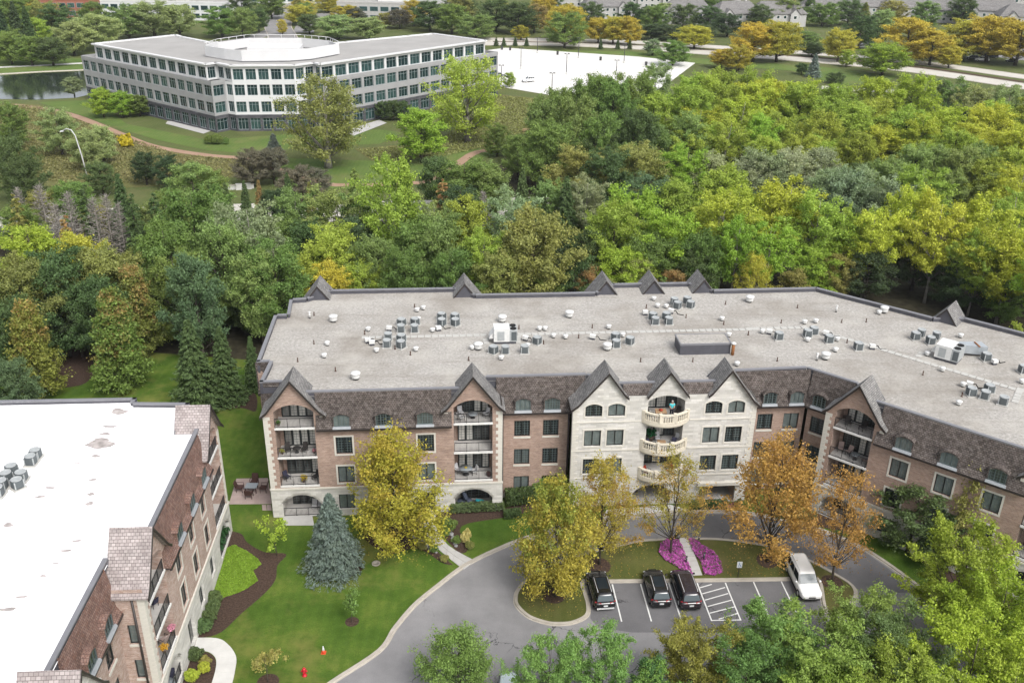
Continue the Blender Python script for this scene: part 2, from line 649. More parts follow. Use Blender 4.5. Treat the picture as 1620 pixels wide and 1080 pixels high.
def clone(root, loc, rz=0, label=None, group=None, sc=None):
    r = root.copy()
    COL.objects.link(r)
    r.location = loc
    r.rotation_euler = (0, 0, rz)
    if sc is not None:
        r.scale = (sc, sc, sc)
    if label:
        r['label'] = label
    if group:
        r['group'] = group
    for ch in list(root.children):
        c = ch.copy()
        COL.objects.link(c)
        c.parent = r
        for g_ in ch.children:
            d = g_.copy()
            COL.objects.link(d)
            d.parent = c
    return r
def sheet(name, pts, mat, dz, kind='structure', parent=None, base=None):
    """flat ground patch following the gentle rise of the ground"""
    bm = bmesh.new()
    tr = geometry.tessellate_polygon([[Vector((p[0], p[1], 0)) for p in pts]])
    vs = [bm.verts.new((p[0], p[1], 0)) for p in pts]
    for t_ in tr:
        try:
            bm.faces.new([vs[k] for k in t_])
        except ValueError:
            pass
    if base is None:
        for y in np.arange(69, 79.01, 1.0):
            bmesh.ops.bisect_plane(bm, geom=bm.verts[:] + bm.edges[:] + bm.faces[:], plane_co=(0, y, 0), plane_no=(0, 1, 0))
    bmesh.ops.recalc_face_normals(bm, faces=bm.faces[:])
    for f_ in bm.faces:
        if f_.normal.z < 0:
            f_.normal_flip()
    uvl = bm.loops.layers.uv.new('UVMap')
    for v in bm.verts:
        v.co.z = (hgt(v.co.y) if base is None else base) + dz
    for f_ in bm.faces:
        for l in f_.loops:
            l[uvl].uv = (l.vert.co.x, l.vert.co.y)
    me = bpy.data.meshes.new(name)
    bm.to_mesh(me)
    bm.free()
    me.materials.append(MAT[mat])
    o = bpy.data.objects.new(name, me)
    COL.objects.link(o)
    if parent is not None:
        o.parent = parent
    if kind:
        o['kind'] = kind
    return o
def curve(pts, n=6, closed=False):
    P = [Vector(p) for p in pts]
    out = []
    N = len(P)
    rngk = range(N if closed else N - 1)
    for k in rngk:
        p0 = P[(k - 1) % N] if (closed or k > 0) else P[k]
        p1, p2 = P[k], P[(k + 1) % N]
        p3 = P[(k + 2) % N] if (closed or k + 2 < N) else p2
        for j in range(n):
            t_ = j / n
            out.append(.5 * ((2 * p1) + (p2 - p0) * t_ + (2 * p0 - 5 * p1 + 4 * p2 - p3) * t_ ** 2 + (3 * p1 - p0 - 3 * p2 + p3) * t_ ** 3))
    if not closed:
        out.append(P[-1])
    return out
def gpx(L):
    return [G(*p) for p in L]
def kerb(name, pts, w_=.42, h_=.13, closed=False, mat='kerb_concrete', dz=0):
    """raised kerb along a line, centred on it"""
    rows = []
    N = len(pts)
    for k, p in enumerate(pts):
        a = pts[(k - 1) % N] if (closed or k > 0) else pts[k]
        b = pts[(k + 1) % N] if (closed or k < N - 1) else pts[k]
        d = Vector((b.x - a.x, b.y - a.y, 0)).normalized()
        s_ = Vector((d.y, -d.x, 0)) * (w_ / 2)
        q = Vector((p.x, p.y, hgt(p.y) + dz))
        rows.append([q - s_ - ZUP * .1, q - s_ + ZUP * h_, q + s_ * .3 + ZUP * h_, q + s_ * .5 + ZUP * .03, q + s_ + ZUP * .02, q + s_ - ZUP * .1])
    if closed:
        rows.append(rows[0])
    mb = MB()
    mb.mesh_grid(rows, closed=True, smooth=False)
    o = mb.build(name, mat)
    o['kind'] = 'structure'
    return o

# ================================================================== GROUND
gx = [(-1700, -150), (1700, -150), (1700, 2300), (-1700, 2300)]
sheet('ground', gx, 'meadow', -.03)
sheet('lawn', [(-75, 30), (75, 30), (75, 83), (33, 84), (33, 113), (-24, 113.5), (-60, 119), (-80, 119)], 'lawn', 0)
sheet('woodland_floor', [(-120, 118), (-60, 118), (-24, 113), (64, 112), (64, 92), (130, 60), (190, 130), (180, 262), (60, 290), (16, 250), (-20, 190), (-105, 172)], 'forest_floor', .012)

# --- drive, parking court, island
outer_l = curve(gpx([(470, 1120), (525, 1080), (600, 1030), (625, 994), (655.6, 958), (689, 930), (725, 902), (755.6, 884), (794.5, 866), (822, 855), (880, 836), (940, 825),
                     (1005, 817), (1100, 809.5), (1180, 812), (1248, 824), (1290, 835.5), (1368, 869), (1462, 935.5), (1540, 1010), (1600, 1100)]), 5)
court = outer_l + [G(1640, 1300), G(300, 1300)]
sheet('drive', court, 'asphalt', .012)
kerb('kerb', outer_l, .46, .13)
island = gpx([(923, 920), (926, 940), (930.6, 958), (928, 974.5), (905.6, 985.6), (880, 987.5), (864, 985.6), (843, 979), (830.6, 971.7), (819, 960), (815.3, 949.5), (819.5, 933), (839, 912), (870, 896), (920, 878),
              (980, 863), (1016.7, 855.5), (1066, 853), (1133, 853), (1190, 859.5), (1232, 868.5), (1276, 885), (1315, 905), (1349, 927), (1352, 948), (1330, 968), (1312, 972), (1303, 958), (1292, 916), (1242, 916.5), (1102, 918.5), (962, 920)])
isl_c = curve(island, 4, True)
sheet('island_lawn', isl_c, 'lawn_olive', .10)
kerb('island_kerb', list(reversed(isl_c)), .40, .15, True)
sheet('stall_asphalt', gpx([(929, 923), (1102, 921), (1290, 918.5), (1302, 962), (1310, 1000), (1000, 1000), (946, 992), (934, 978), (935, 955)]), 'asphalt_dark', .02)
sheet('rear_drive_asphalt', [p for p in curve(gpx([(1100, 812.5), (1180, 815), (1248, 827), (1290, 838.5), (1366, 872), (1458, 937)]), 4)] + [p for p in curve(gpx([(1362, 938), (1318, 903), (1276, 882), (1232, 865.5), (1190, 856.5), (1133, 850), (1066, 850)]), 4)], 'asphalt_dark', .02)
def strip(name, a, b, wd, mat, dz):
    a, b = G(*a), G(*b)
    d = (b - a)
    d.z = 0
    s_ = Vector((d.y, -d.x, 0)).normalized() * wd / 2
    return sheet(name, [a - s_, b - s_, b + s_, a + s_], mat, dz)
for a, b in [((968.7, 924), (983.5, 983)), ((1013.5, 923.5), (1030.5, 982.5)), ((1058, 922), (1078.5, 982)), ((1103, 922), (1126, 982)), ((1147.5, 921.5), (1172, 981)), ((1192, 920), (1217, 975)), ((1236, 919.5), (1262, 972))]:
    tag(strip('stall_line', a, b, .12, 'paint', .028), kind='structure')
for a, b in [((1107, 929.5), (1126, 924)), ((1111, 939), (1147, 929)), ((1115, 949), (1152, 938.5)), ((1119.5, 959), (1157, 949)), ((1123, 969.5), (1162, 959.5)), ((1137, 979), (1166.5, 970)), ((1126, 981), (1172, 980.2))]:
    tag(strip('hatch_line', a, b, .11, 'paint', .0285), kind='structure')
# wheelchair mark painted on the asphalt, laid out in the stall's own axes
wc = MB()
wo = G(1192, 970.5)
wz = hgt(wo.y) + .031
def wq(p):
    return Vector((wo.x + p[0], wo.y + p[1], wz))
def wstroke(pts, r=.07):
    for a, b in zip(pts[:-1], pts[1:]):
        a, b = Vector((*a, 0)), Vector((*b, 0))
        d = (b - a).normalized()
        s_ = Vector((d.y, -d.x, 0)) * r
        a2, b2 = a - d * r * .6, b + d * r * .6
        wc.face([wq(a2 - s_), wq(a2 + s_), wq(b2 + s_), wq(b2 - s_)])
wstroke([(-.12 + .42 * math.cos(t_), -.35 + .42 * math.sin(t_)) for t_ in np.linspace(2.0, 6.1, 14)], .06)
wstroke([(-.18, .55), (-.12, .02), (.28, .02), (.45, -.55), (.65, -.5)], .075)
wstroke([(-.15, .25), (.2, .25)], .06)
wc.face([wq((-.2 + .14 * math.cos(t_), .75 + .14 * math.sin(t_))) for t_ in np.linspace(0, 6.28, 11)[:-1]])
o = wc.build('wheelchair_marking', 'paint')
tag(o, kind='structure')

# --- front walk: individual concrete panels
wl_ = curve(gpx([(669, 806), (671, 833), (683, 858), (711, 883), (734, 901)]), 5)
wr_ = curve(gpx([(690, 806), (690, 830), (697, 848), (714, 866), (752, 887)]), 5)
sheet('front_walk_bed', wl_ + list(reversed(wr_)), 'kerb_concrete', .01)
wk = bpy.data.objects.get('front_walk_bed')
for k in range(0, len(wl_) - 1, 2):
    e = min(k + 2, len(wl_) - 1)
    for a_, b_ in ((0, .49), (.51, 1)):
        q = [wl_[k].lerp(wr_[k], a_), wl_[k].lerp(wr_[k], b_), wl_[e].lerp(wr_[e], b_), wl_[e].lerp(wr_[e], a_)]
        ce = sum(q, Vector()) / 4
        q = [ce + (p - ce) * .97 for p in q]
        mb = MB()
        mb.hull([Vector((p.x, p.y, hgt(p.y))) for p in q], [Vector((p.x, p.y, hgt(p.y) + .045)) for p in q])
        o = mb.build('paving_slab', 'walk_concrete', wk)
# island walk between the flower beds
iw = [(1073, 853), (1089, 853), (1111, 911), (1092, 912)]
sheet('island_walk_bed', gpx(iw), 'kerb_concrete', .13)
iwb = bpy.data.objects['island_walk_bed']
A, B_, C_, D = gpx(iw)
for k in range(8):
    t0, t1 = k / 8 + .006, (k + 1) / 8 - .006
    q = [A.lerp(D, t0), B_.lerp(C_, t0), B_.lerp(C_, t1), A.lerp(D, t1)]
    mb = MB()
    mb.hull([Vector((p.x, p.y, hgt(p.y) + .12)) for p in q], [Vector((p.x, p.y, hgt(p.y) + .165)) for p in q])
    mb.build('paving_slab', 'walk_concrete', iwb)
# planting beds
sheet('mulch_bed', curve(gpx([(596, 792), (668, 792), (668, 835), (681, 860), (708, 886), (716, 893), (700, 890), (672, 872), (650, 868), (620, 876), (588, 862), (575, 840)]), 4, True), 'mulch', .016)
sheet('mulch_bed', curve(gpx([(692, 806), (800, 803), (850, 770), (905, 770), (905, 790), (850, 806), (800, 818), (730, 832), (740, 868), (727, 874), (712, 860), (700, 846), (693, 830)]), 4, True), 'mulch', .016)
sheet('mulch_bed', curve(gpx([(490, 892), (510, 885), (550, 882), (574, 890), (571, 903), (546, 914), (518, 912), (498, 905)]), 4, True), 'mulch', .016)
sheet('mulch_bed', curve(gpx([(345, 836), (368, 840), (383, 845), (391.7, 858), (419, 873), (453, 876), (439, 894), (436, 916), (419, 938), (383, 969), (350, 999.5), (320, 1008), (300, 1006), (330, 920)]), 4, True), 'mulch', .016)
sheet('mulch_bed', curve(gpx([(296, 1030), (318, 1030), (332, 1033), (341, 1043), (341, 1062), (333, 1090), (280, 1090)]), 4, True), 'mulch', .016)
sheet('mulch_bed', curve(gpx([(1290, 830), (1400, 852), (1480, 905), (1560, 960), (1620, 960), (1620, 900), (1480, 840), (1330, 800)]), 4, True), 'mulch', .016)
sheet('mulch_bed', curve(gpx([(112, 612), (135, 606), (150, 590), (170, 560), (150, 545), (90, 560), (60, 590), (80, 612)]), 4, True), 'mulch', .016)
sheet('mulch_bed', curve(gpx([(330, 650), (345, 638), (400, 620), (405, 650), (380, 645)]), 4, True), 'mulch', .016)
for (x, y, r) in [(877, 944, 1.0), (948, 896, 1.1), (1213, 888, 1.0), (1316, 922, 1.0), (557, 983, .62), (424, 1078, .9), (595, 891, .42)]:
    c = G(x, y)
    sheet('mulch_ring', [(c.x + r * math.cos(t_), c.y + r * math.sin(t_)) for t_ in np.linspace(0, 6.28, 17)[:-1]], 'mulch', .118 if 900 > x > 800 or x > 930 and x < 1340 else .017)
# curved bright walk by the left building
ow = curve(gpx([(296, 1009), (341.7, 1009), (361, 1019), (373.6, 1038), (372, 1060), (366, 1085), (352, 1120)]), 5)
iw_ = curve(gpx([(290, 1030), (312, 1029), (330, 1031), (341, 1041), (341, 1058), (333, 1085), (318, 1120)]), 5)
sheet('side_walk_bed', ow + list(reversed(iw_)), 'kerb_concrete', .014)
sb = bpy.data.objects['side_walk_bed']
for k in range(0, len(ow) - 1, 3):
    e = min(k + 3, len(ow) - 1)
    ring_ = [ow[j] for j in range(k, e + 1)] + [iw_[j] for j in range(e, k - 1, -1)]
    ce = sum(ring_, Vector()) / len(ring_)
    ring_ = [ce + (p - ce) * .985 for p in ring_]
    mb = MB()
    mb.hull([Vector((p.x, p.y, hgt(p.y))) for p in ring_], [Vector((p.x, p.y, hgt(p.y) + .05)) for p in ring_])
    mb.build('paving_slab', 'walk_bright', sb)
# patio of square tiles beside the brick building
pa = gpx([(374, 757), (424, 756), (430, 797), (362, 797.5)])
sheet('patio_bed', pa + [], 'kerb_concrete', .012)
pb = bpy.data.objects['patio_bed']
NX, NY = 7, 6
for i in range(NX):
    for j in range(NY):
        q = []
        for (a_, b_) in ((i, j), (i + 1, j), (i + 1, j + 1), (i, j + 1)):
            q.append(pa[0].lerp(pa[1], a_ / NX).lerp(pa[3].lerp(pa[2], a_ / NX), b_ / NY))
        ce = sum(q, Vector()) / 4
        q = [ce + (p - ce) * .965 for p in q]
        mb = MB()
        mb.hull([Vector((p.x, p.y, hgt(p.y))) for p in q], [Vector((p.x, p.y, hgt(p.y) + .04)) for p in q])
        mb.build('tile', 'patio_tile', pb)
for x0, x1 in ((414.5, 421), (422, 429)):
    q = gpx([(x0, 798.5), (x1, 798.5), (x1 + 1, 807), (x0 + .6, 807)])
    mb = MB()
    mb.hull([Vector((p.x, p.y, hgt(p.y))) for p in q], [Vector((p.x, p.y, hgt(p.y) + .04)) for p in q])
    mb.build('tile', 'patio_tile', pb)
sheet('concrete_apron', gpx([(449, 816), (494, 815), (497, 831), (446, 831)]), 'walk_concrete', .03)
sheet('entry_paving', gpx([(960, 806), (1060, 798), (1090, 806), (1000, 815), (950, 822)]), 'walk_bright', .02)

# --- far ground: office grounds, pond, roads, car park
sheet('office_lawn', gpx([(60, 162), (150, 158), (200, 196), (330, 222), (460, 212), (600, 205), (640, 210), (600, 228), (470, 232), (420, 245), (330, 238), (250, 222), (190, 204), (120, 180)]), 'lawn_far', .01)
sheet('office_lawn', gpx([(0, 96), (128, 92), (133, 112), (0, 118)]), 'lawn_far', .01)
sheet('prairie', gpx([(0, 163), (60, 165), (190, 212), (280, 242), (390, 252), (420, 268), (330, 290), (150, 300), (0, 290)]), 'prairie', .012)
sheet('prairie', gpx([(790, 150), (880, 158), (850, 215), (770, 235), (700, 250), (600, 262), (560, 235), (690, 225), (740, 190)]), 'prairie', .012)
sheet('mown_grass', gpx([(440, 250), (600, 255), (760, 235), (790, 245), (640, 285), (560, 300), (430, 295)]), 'lawn_far', .02)
pond = gpx([(-60, 124), (0, 120), (60, 116), (132, 113), (160, 130), (150, 148), (120, 155), (60, 158), (0, 157), (-60, 158)])
sheet('pond', pond, 'water', .03)
kerb('pond_edge', gpx([(-60, 121.5), (0, 118), (60, 114.5), (132, 111.5)]), 1.2, .25)
def road(name, px, wd, mat, dz, kerbs=False):
    c = curve(gpx(px), 6)
    Lh, Rh = [], []
    for k, p in enumerate(c):
        a, b = c[max(k - 1, 0)], c[min(k + 1, len(c) - 1)]
        d = Vector((b.x - a.x, b.y - a.y, 0)).normalized()
        s_ = Vector((d.y, -d.x, 0)) * wd / 2
        Lh.append(p - s_)
        Rh.append(p + s_)
    sheet(name, Lh + list(reversed(Rh)), mat, dz)
    if kerbs:
        kerb('road_kerb', Lh, .5, .13)
        kerb('road_kerb', Rh, .5, .13)
    return Lh, Rh
road('clay_path', [(20, 166), (70, 172), (120, 184), (185, 210), (230, 228), (275, 238), (330, 246), (390, 252), (450, 272), (510, 290), (560, 293), (640, 290), (690, 283), (745, 245), (770, 238)], 2.4, 'path_clay', .03)
road('pond_path', [(-30, 108), (60, 104), (135, 100)], 3.0, 'walk_bright', .03)
road('concrete_road', [(-120, 370), (60, 352), (200, 344), (380, 338), (560, 334), (760, 330), (1000, 318), (1200, 300), (1400, 290)], 13, 'road_concrete', .03)
road('boulevard', [(690, 70), (780, 69), (880, 70), (1000, 75), (1150, 86), (1300, 97), (1450, 112), (1620, 137), (1800, 165)], 11, 'road_concrete', .03, True)
road('boulevard', [(690, 64), (780, 63), (880, 64), (1000, 67), (1150, 76), (1300, 86), (1450, 99), (1620, 122), (1800, 148)], 9, 'road_concrete', .03, True)
road('median', [(780, 66.3), (880, 67.3), (1000, 71.3), (1150, 81.5), (1300, 92), (1450, 106), (1620, 130)], 3.0, 'soil', .05)
sheet('car_park', gpx([(770, 80), (800, 76), (1010, 90), (1100, 100), (1060, 130), (1040, 142), (880, 152.5), (800, 139), (775, 120)]), 'lot_concrete', .03)
sheet('berm_lawn', gpx([(835, 79), (1000, 82), (1120, 94), (1300, 106), (1420, 121), (1400, 132), (1330, 135), (1250, 112), (1090, 100), (1010, 90)]), 'lawn_far', .02)
sheet('car_park', gpx([(1480, 78), (1620, 96), (1720, 110), (1720, 90), (1620, 78), (1500, 66)]), 'asphalt_far', .03)
sheet('car_park', gpx([(1330, 60), (1390, 66), (1400, 78), (1345, 74)]), 'asphalt_far', .03)
sheet('verge_path', gpx([(1300, 136), (1420, 143), (1410, 148), (1300, 141)]), 'road_concrete', .03)
road('office_road', [(455, 75), (446, 55), (440, 40), (450, 22), (470, 8), (500, -5)], 12, 'asphalt_far', .03, True)
road('office_road', [(480, 52), (490, 30), (520, 22), (560, 20)], 9, 'asphalt_far', .034)
road('office_road', [(330, 70), (400, 60), (440, 45)], 8, 'asphalt_far', .032)
sheet('office_apron', gpx([(265, 192), (290, 192), (340, 205), (322, 212), (262, 196)]), 'walk_concrete', .05)
sheet('office_apron', gpx([(540, 208), (600, 190), (612, 195), (560, 215)]), 'walk_concrete', .05)

# ================================================================== BUILDINGS
def arc(uc, half, zs, rise, n=10):
    """segmental arch points from right springing to left springing"""
    R = (half * half + rise * rise) / (2 * rise)
    zc = zs + rise - R
    t0 = math.asin(half / R)
    return [(uc + R * math.sin(t_), zc + R * math.cos(t_)) for t_ in np.linspace(t0, -t0, n)]
def arch_hole(uc, half, z0, zs, rise, n=10):
    return [(uc - half, z0), (uc + half, z0)] + arc(uc, half, zs, rise, n)
def rect_hole(u0, u1, z0, z1):
    return [(u0, z0), (u1, z0), (u1, z1), (u0, z1)]
def out2(w_, h_, rise, d=0):
    """window outline around origin (x centred, z from 0), grown by d"""
    if rise:
        return [(p[0], p[1]) for p in arch_hole(0, w_ / 2 + d, -d, h_ - rise, rise + d * .9, 9)]
    return rect_hole(-w_ / 2 - d, w_ / 2 + d, -d, h_ + d)
WM = {}
def win_meshes(w_, h_, rise, cols, rows, fmat, pmat, stone):
    key = (round(w_, 2), round(h_, 2), rise, cols, rows, fmat, pmat, stone)
    if key in WM:
        return WM[key]
    fw_ = .08 if w_ < 2.2 else .1
    mb = MB()
    o, i = out2(w_, h_, rise), out2(w_, h_, rise, -fw_)
    mb.ring(o, i, 0, .09)
    for k in range(1, cols):
        x = -w_ / 2 + w_ * k / cols
        mb.bx(x - .045, x + .045, .005, .08, fw_, h_ - fw_ * .6)
    for k in range(1, rows):
        z = h_ * (.72 if rows == 2 else k / rows)
        mb.bx(-w_ / 2 + fw_, w_ / 2 - fw_, .012, .07, z - .035, z + .035)
    fm = mb.data('window')
    fm.materials.append(MAT[fmat])
    mb = MB()
    mb.tess([out2(w_, h_, rise, -fw_ * .5)], lambda a, b: (a, .055, b), Vector((0, -1, 0)))
    pm = mb.data('pane')
    pm.materials.append(MAT[pmat])
    sm = None
    if stone == 'surround':
        mb = MB()
        mb.ring(out2(w_, h_, rise, .17), out2(w_, h_, rise, .003), -.17, .0)
        sm = mb.data('surround')
    elif stone == 'sill':
        mb = MB()
        mb.bx(-w_ / 2 - .06, w_ / 2 + .06, -.2, .02, -.2, -.004)
        sm = mb.data('sill')
    if sm:
        sm.materials.append(MAT['limestone'])
    WM[key] = (fm, pm, sm)
    return WM[key]
def window(bld, fr, uc, n, z0, w_, h_, rise=0, cols=2, rows=1, fmat='frame_dark', pmat='pane', stone=None, name='window', rec=.13):
    fm, pm, sm = win_meshes(w_, h_, rise, cols, rows, fmat, pmat, stone)
    o = inst(name, fm, bld, fr.P(uc, n - rec, z0) - WLOC[bld.name], fr.a)
    inst('pane', pm, o)
    if sm:
        inst(sm.name.split('.')[0], sm, o)
    return arch_hole(uc, w_ / 2, z0, z0 + h_ - rise, rise, 9) if rise else rect_hole(uc - w_ / 2, uc + w_ / 2, z0, z0 + h_)
def part(bld, name, mat, fn):
    mb = MB()
    fn(mb)
    return mb.build(name, mat, bld)

def gable_roof(bld, fr, ua, zr, uL, zL, uR, zR, nf, nb, mat, flare=True, back=True, deck=14.1):
    """pitched roof running back from a gable front: ridge at ua, eaves at uL and uR"""
    th = .16
    for sgn, (ue, ze) in ((-1, (uL, zL)), (1, (uR, zR))):
        prof = [(ua, zr)]
        if flare:
            prof += [(ua + (ue - ua) * .80, zr + (ze - zr) * .86), (ue, ze)]
        else:
            prof += [(ue, ze)]
        mb = MB()
        for k in range(len(prof) - 1):
            (u0, z0), (u1, z1) = prof[k], prof[k + 1]
            mb.hull([fr.P(u0, nf, z0 - th), fr.P(u1, nf, z1 - th), fr.P(u1, nb, z1 - th), fr.P(u0, nb, z0 - th)],
                    [fr.P(u0, nf, z0), fr.P(u1, nf, z1), fr.P(u1, nb, z1), fr.P(u0, nb, z0)])
        mb.build('gable_roof', mat, bld)
        mb = MB()
        for k in range(len(prof) - 1):
            (u0, z0), (u1, z1) = prof[k], prof[k + 1]
            mb.hull([fr.P(u0, nf + .05, z0 - .30), fr.P(u1, nf + .05, z1 - .30), fr.P(u1, nf - .04, z1 - .30), fr.P(u0, nf - .04, z0 - .30)],
                    [fr.P(u0, nf + .05, z0 - .03), fr.P(u1, nf + .05, z1 - .03), fr.P(u1, nf - .04, z1 - .03), fr.P(u0, nf - .04, z0 - .03)])
        mb.build('bargeboard', 'bronze', bld)
    if back:
        sl_ = (zr - zL) / max(.01, ua - uL)
        hb = (zr - .12 - deck) / ((zr - zR) / (uR - ua))
        part(bld, 'gable_end', 'upstand', lambda m: m.hull([fr.P(ua - hb, nb + .1, deck), fr.P(ua + hb, nb + .1, deck), fr.P(ua, nb + .1, zr - .14)],
                                                          [fr.P(ua - hb, nb + .02, deck), fr.P(ua + hb, nb + .02, deck), fr.P(ua, nb + .02, zr - .14)]))
def mansard(bld, fr, u0, u1, nw, mat, z0=10.95, ztop=14.5, npar=None, flare=True):
    """steep shingled roof face above a wall at depth nw"""
    npar = nw - .5 if npar is None else npar
    prof = [(nw + .5, z0), (nw + .16, z0 + .62), (npar + .02, ztop)] if flare else [(nw, z0), (npar + .02, ztop)]
    mb = MB()
    rows = [[fr.P(u, n, z) for (n, z) in prof] for u in (u0, u1)]
    mb.mesh_grid(rows, closed=False, smooth=False)
    mb.face([fr.P(u0, n, z) for (n, z) in prof] + [fr.P(u0, npar - .2, ztop), fr.P(u0, npar - .2, z0)])
    mb.face([fr.P(u1, n, z) for (n, z) in prof] + [fr.P(u1, npar - .2, ztop), fr.P(u1, npar - .2, z0)])
    mb.build('mansard_roof', mat, bld)
    if flare:
        part(bld, 'gutter', 'bronze', lambda m: m.box(fr, u0, u1, nw + .38, nw + .56, z0 - .2, z0 - .004))
        part(bld, 'soffit', 'bronze', lambda m: m.box(fr, u0, u1, nw - .05, nw + .375, z0 - .1, z0 - .02))
def dormer(bld, fr, uc, nw, z0=11.22, w_=1.55, h_=1.32, mat='shingle_dark', inner='frame_green', nface=.40):
    rise = .28
    mb = MB()
    A = arc(uc, w_ / 2 + .16, z0 + h_ - rise + .05, rise + .12, 9)
    Bk = arc(uc, w_ / 2 + .02, z0 + h_ - rise, rise, 9)
    nf = nw + nface + .1
    for k in range(8):
        a0, a1, b0, b1 = A[k], A[k + 1], Bk[k], Bk[k + 1]
        mb.hull([fr.P(*p[:1], nf, p[1]) for p in (b0, b1, a1, a0)], [fr.P(p[0], nw - 1.2, p[1]) for p in (b0, b1, a1, a0)])
    o = mb.build('dormer', mat, bld)
    for sgn in (-1, 1):
        m2 = MB()
        m2.box(fr, uc + sgn * (w_ / 2 + .02) - .05, uc + sgn * (w_ / 2 + .02) + .05, nw - .9, nw + nface, z0 - .1, z0 + h_ - rise + .04)
        m2.build('cheek', mat, o)
    m2 = MB()
    m2.hull([fr.P(uc - w_ / 2 - .1, nf + .12, z0 - .22), fr.P(uc + w_ / 2 + .1, nf + .12, z0 - .22), fr.P(uc + w_ / 2 + .1, nw - .3, z0 - .22), fr.P(uc - w_ / 2 - .1, nw - .3, z0 - .22)],
            [fr.P(uc - w_ / 2 - .08, nf + .02, z0 - .02), fr.P(uc + w_ / 2 + .08, nf + .02, z0 - .02), fr.P(uc + w_ / 2 + .08, nw - .3, z0), fr.P(uc - w_ / 2 - .08, nw - .3, z0)])
    m2.build('apron', 'apron_metal', o)
    fm, pm, sm = win_meshes(w_ - .06, h_, rise, 3, 1, inner, 'pane', None)
    f_ = inst('window_frame', fm, o, fr.P(uc, nw + nface, z0) - WLOC[bld.name], fr.a)
    p_ = inst('pane', pm, o, fr.P(uc, nw + nface, z0) - WLOC[bld.name], fr.a)
QM = {}
def quoins(bld, fr, u, n, z0, z1, side, dn=.5):
    """corner stones; side=+1 when the wall lies at greater u"""
    k = 0
    z = z0
    while z < z1 - .2:
        wd = .62 if k % 2 else .40
        key = (wd, side)
        if key not in QM:
            mb = MB()
            x0, x1 = (-.035, wd) if side > 0 else (-wd, .035)
            mb.bx(x0, x1, -.04, dn, 0, .355)
            QM[key] = mb.data('quoin')
            QM[key].materials.append(MAT['limestone'])
        inst('quoin', QM[key], bld, fr.P(u, n, z) - WLOC[bld.name], fr.a)
        z += .37
        k += 1
DM = {}
def door_set(bld, fr, uc, n, z0, w_=3.0, h_=2.2, cols=4):
    key = (w_, h_, cols)
    if key not in DM:
        mb = MB()
        mb.ring(rect_hole(-w_ / 2, w_ / 2, 0, h_), rect_hole(-w_ / 2 + .1, w_ / 2 - .1, .08, h_ - .1), 0, .1)
        for k in range(1, cols):
            x = -w_ / 2 + w_ * k / cols
            mb.bx(x - .09, x + .09, -.01, .08, .08, h_ - .1)
        fm = mb.data('patio_door')
        fm.materials.append(MAT['frame_dark'])
        mb = MB()
        pw = w_ / cols - .16
        mb.face([(-pw / 2, 0, 0), (pw / 2, 0, 0), (pw / 2, 0, h_ - .2), (-pw / 2, 0, h_ - .2)])
        pm = mb.data('pane')
        pm.materials.append(MAT['pane_curtain'])
        DM[key] = (fm, pm)
    fm, pm = DM[key]
    o = inst('patio_door', fm, bld, fr.P(uc, n, z0) - WLOC[bld.name], fr.a)
    for k in range(cols):
        inst('pane', pm, o, (-w_ / 2 + w_ * (k + .5) / cols, .06, .09))
RM = {}
def railing(bld, fr, uc, n, z0, half=1.88, h_=1.05):
    if half not in RM:
        mb = MB()
        mb.bx(-half, half, -.03, .03, h_ - .05, h_)
        mb.bx(-half, half, -.02, .02, .08, .12)
        k = int(half * 2 / .12)
        for j in range(k + 1):
            x = -half + .02 + (2 * half - .04) * j / k
            big = j % 10 == 0
            r = .028 if big else .011
            mb.bx(x - r, x + r, -r, r, .0 if big else .1, h_ - .04)
        RM[half] = mb.data('railing')
        RM[half].materials.append(MAT['rail_metal'])
    return inst('railing', RM[half], bld, fr.P(uc, n, z0) - WLOC[bld.name], fr.a)

def recess(bld, fr, uc, half, n, depth, z0, z1, bmat, top=True, doors=True):
    """loggia behind a tall opening: cheeks, back wall, ceiling"""
    mb = MB()
    mb.face([fr.P(uc - half, n - .28, z0), fr.P(uc - half, n - depth, z0), fr.P(uc - half, n - depth, z1), fr.P(uc - half, n - .28, z1)])
    mb.face([fr.P(uc + half, n - .28, z0), fr.P(uc + half, n - depth, z0), fr.P(uc + half, n - depth, z1), fr.P(uc + half, n - .28, z1)])
    mb.face([fr.P(uc - half, n - depth, z0), fr.P(uc + half, n - depth, z0), fr.P(uc + half, n - depth, z1), fr.P(uc - half, n - depth, z1)])
    mb.build('loggia_wall', bmat, bld)
    part(bld, 'loggia_ceiling', 'ceiling', lambda m: m.box(fr, uc - half, uc + half, n - depth, n - .3, z1 - .06, z1 + .05))
FLO = (4.2, 7.5, 10.8)
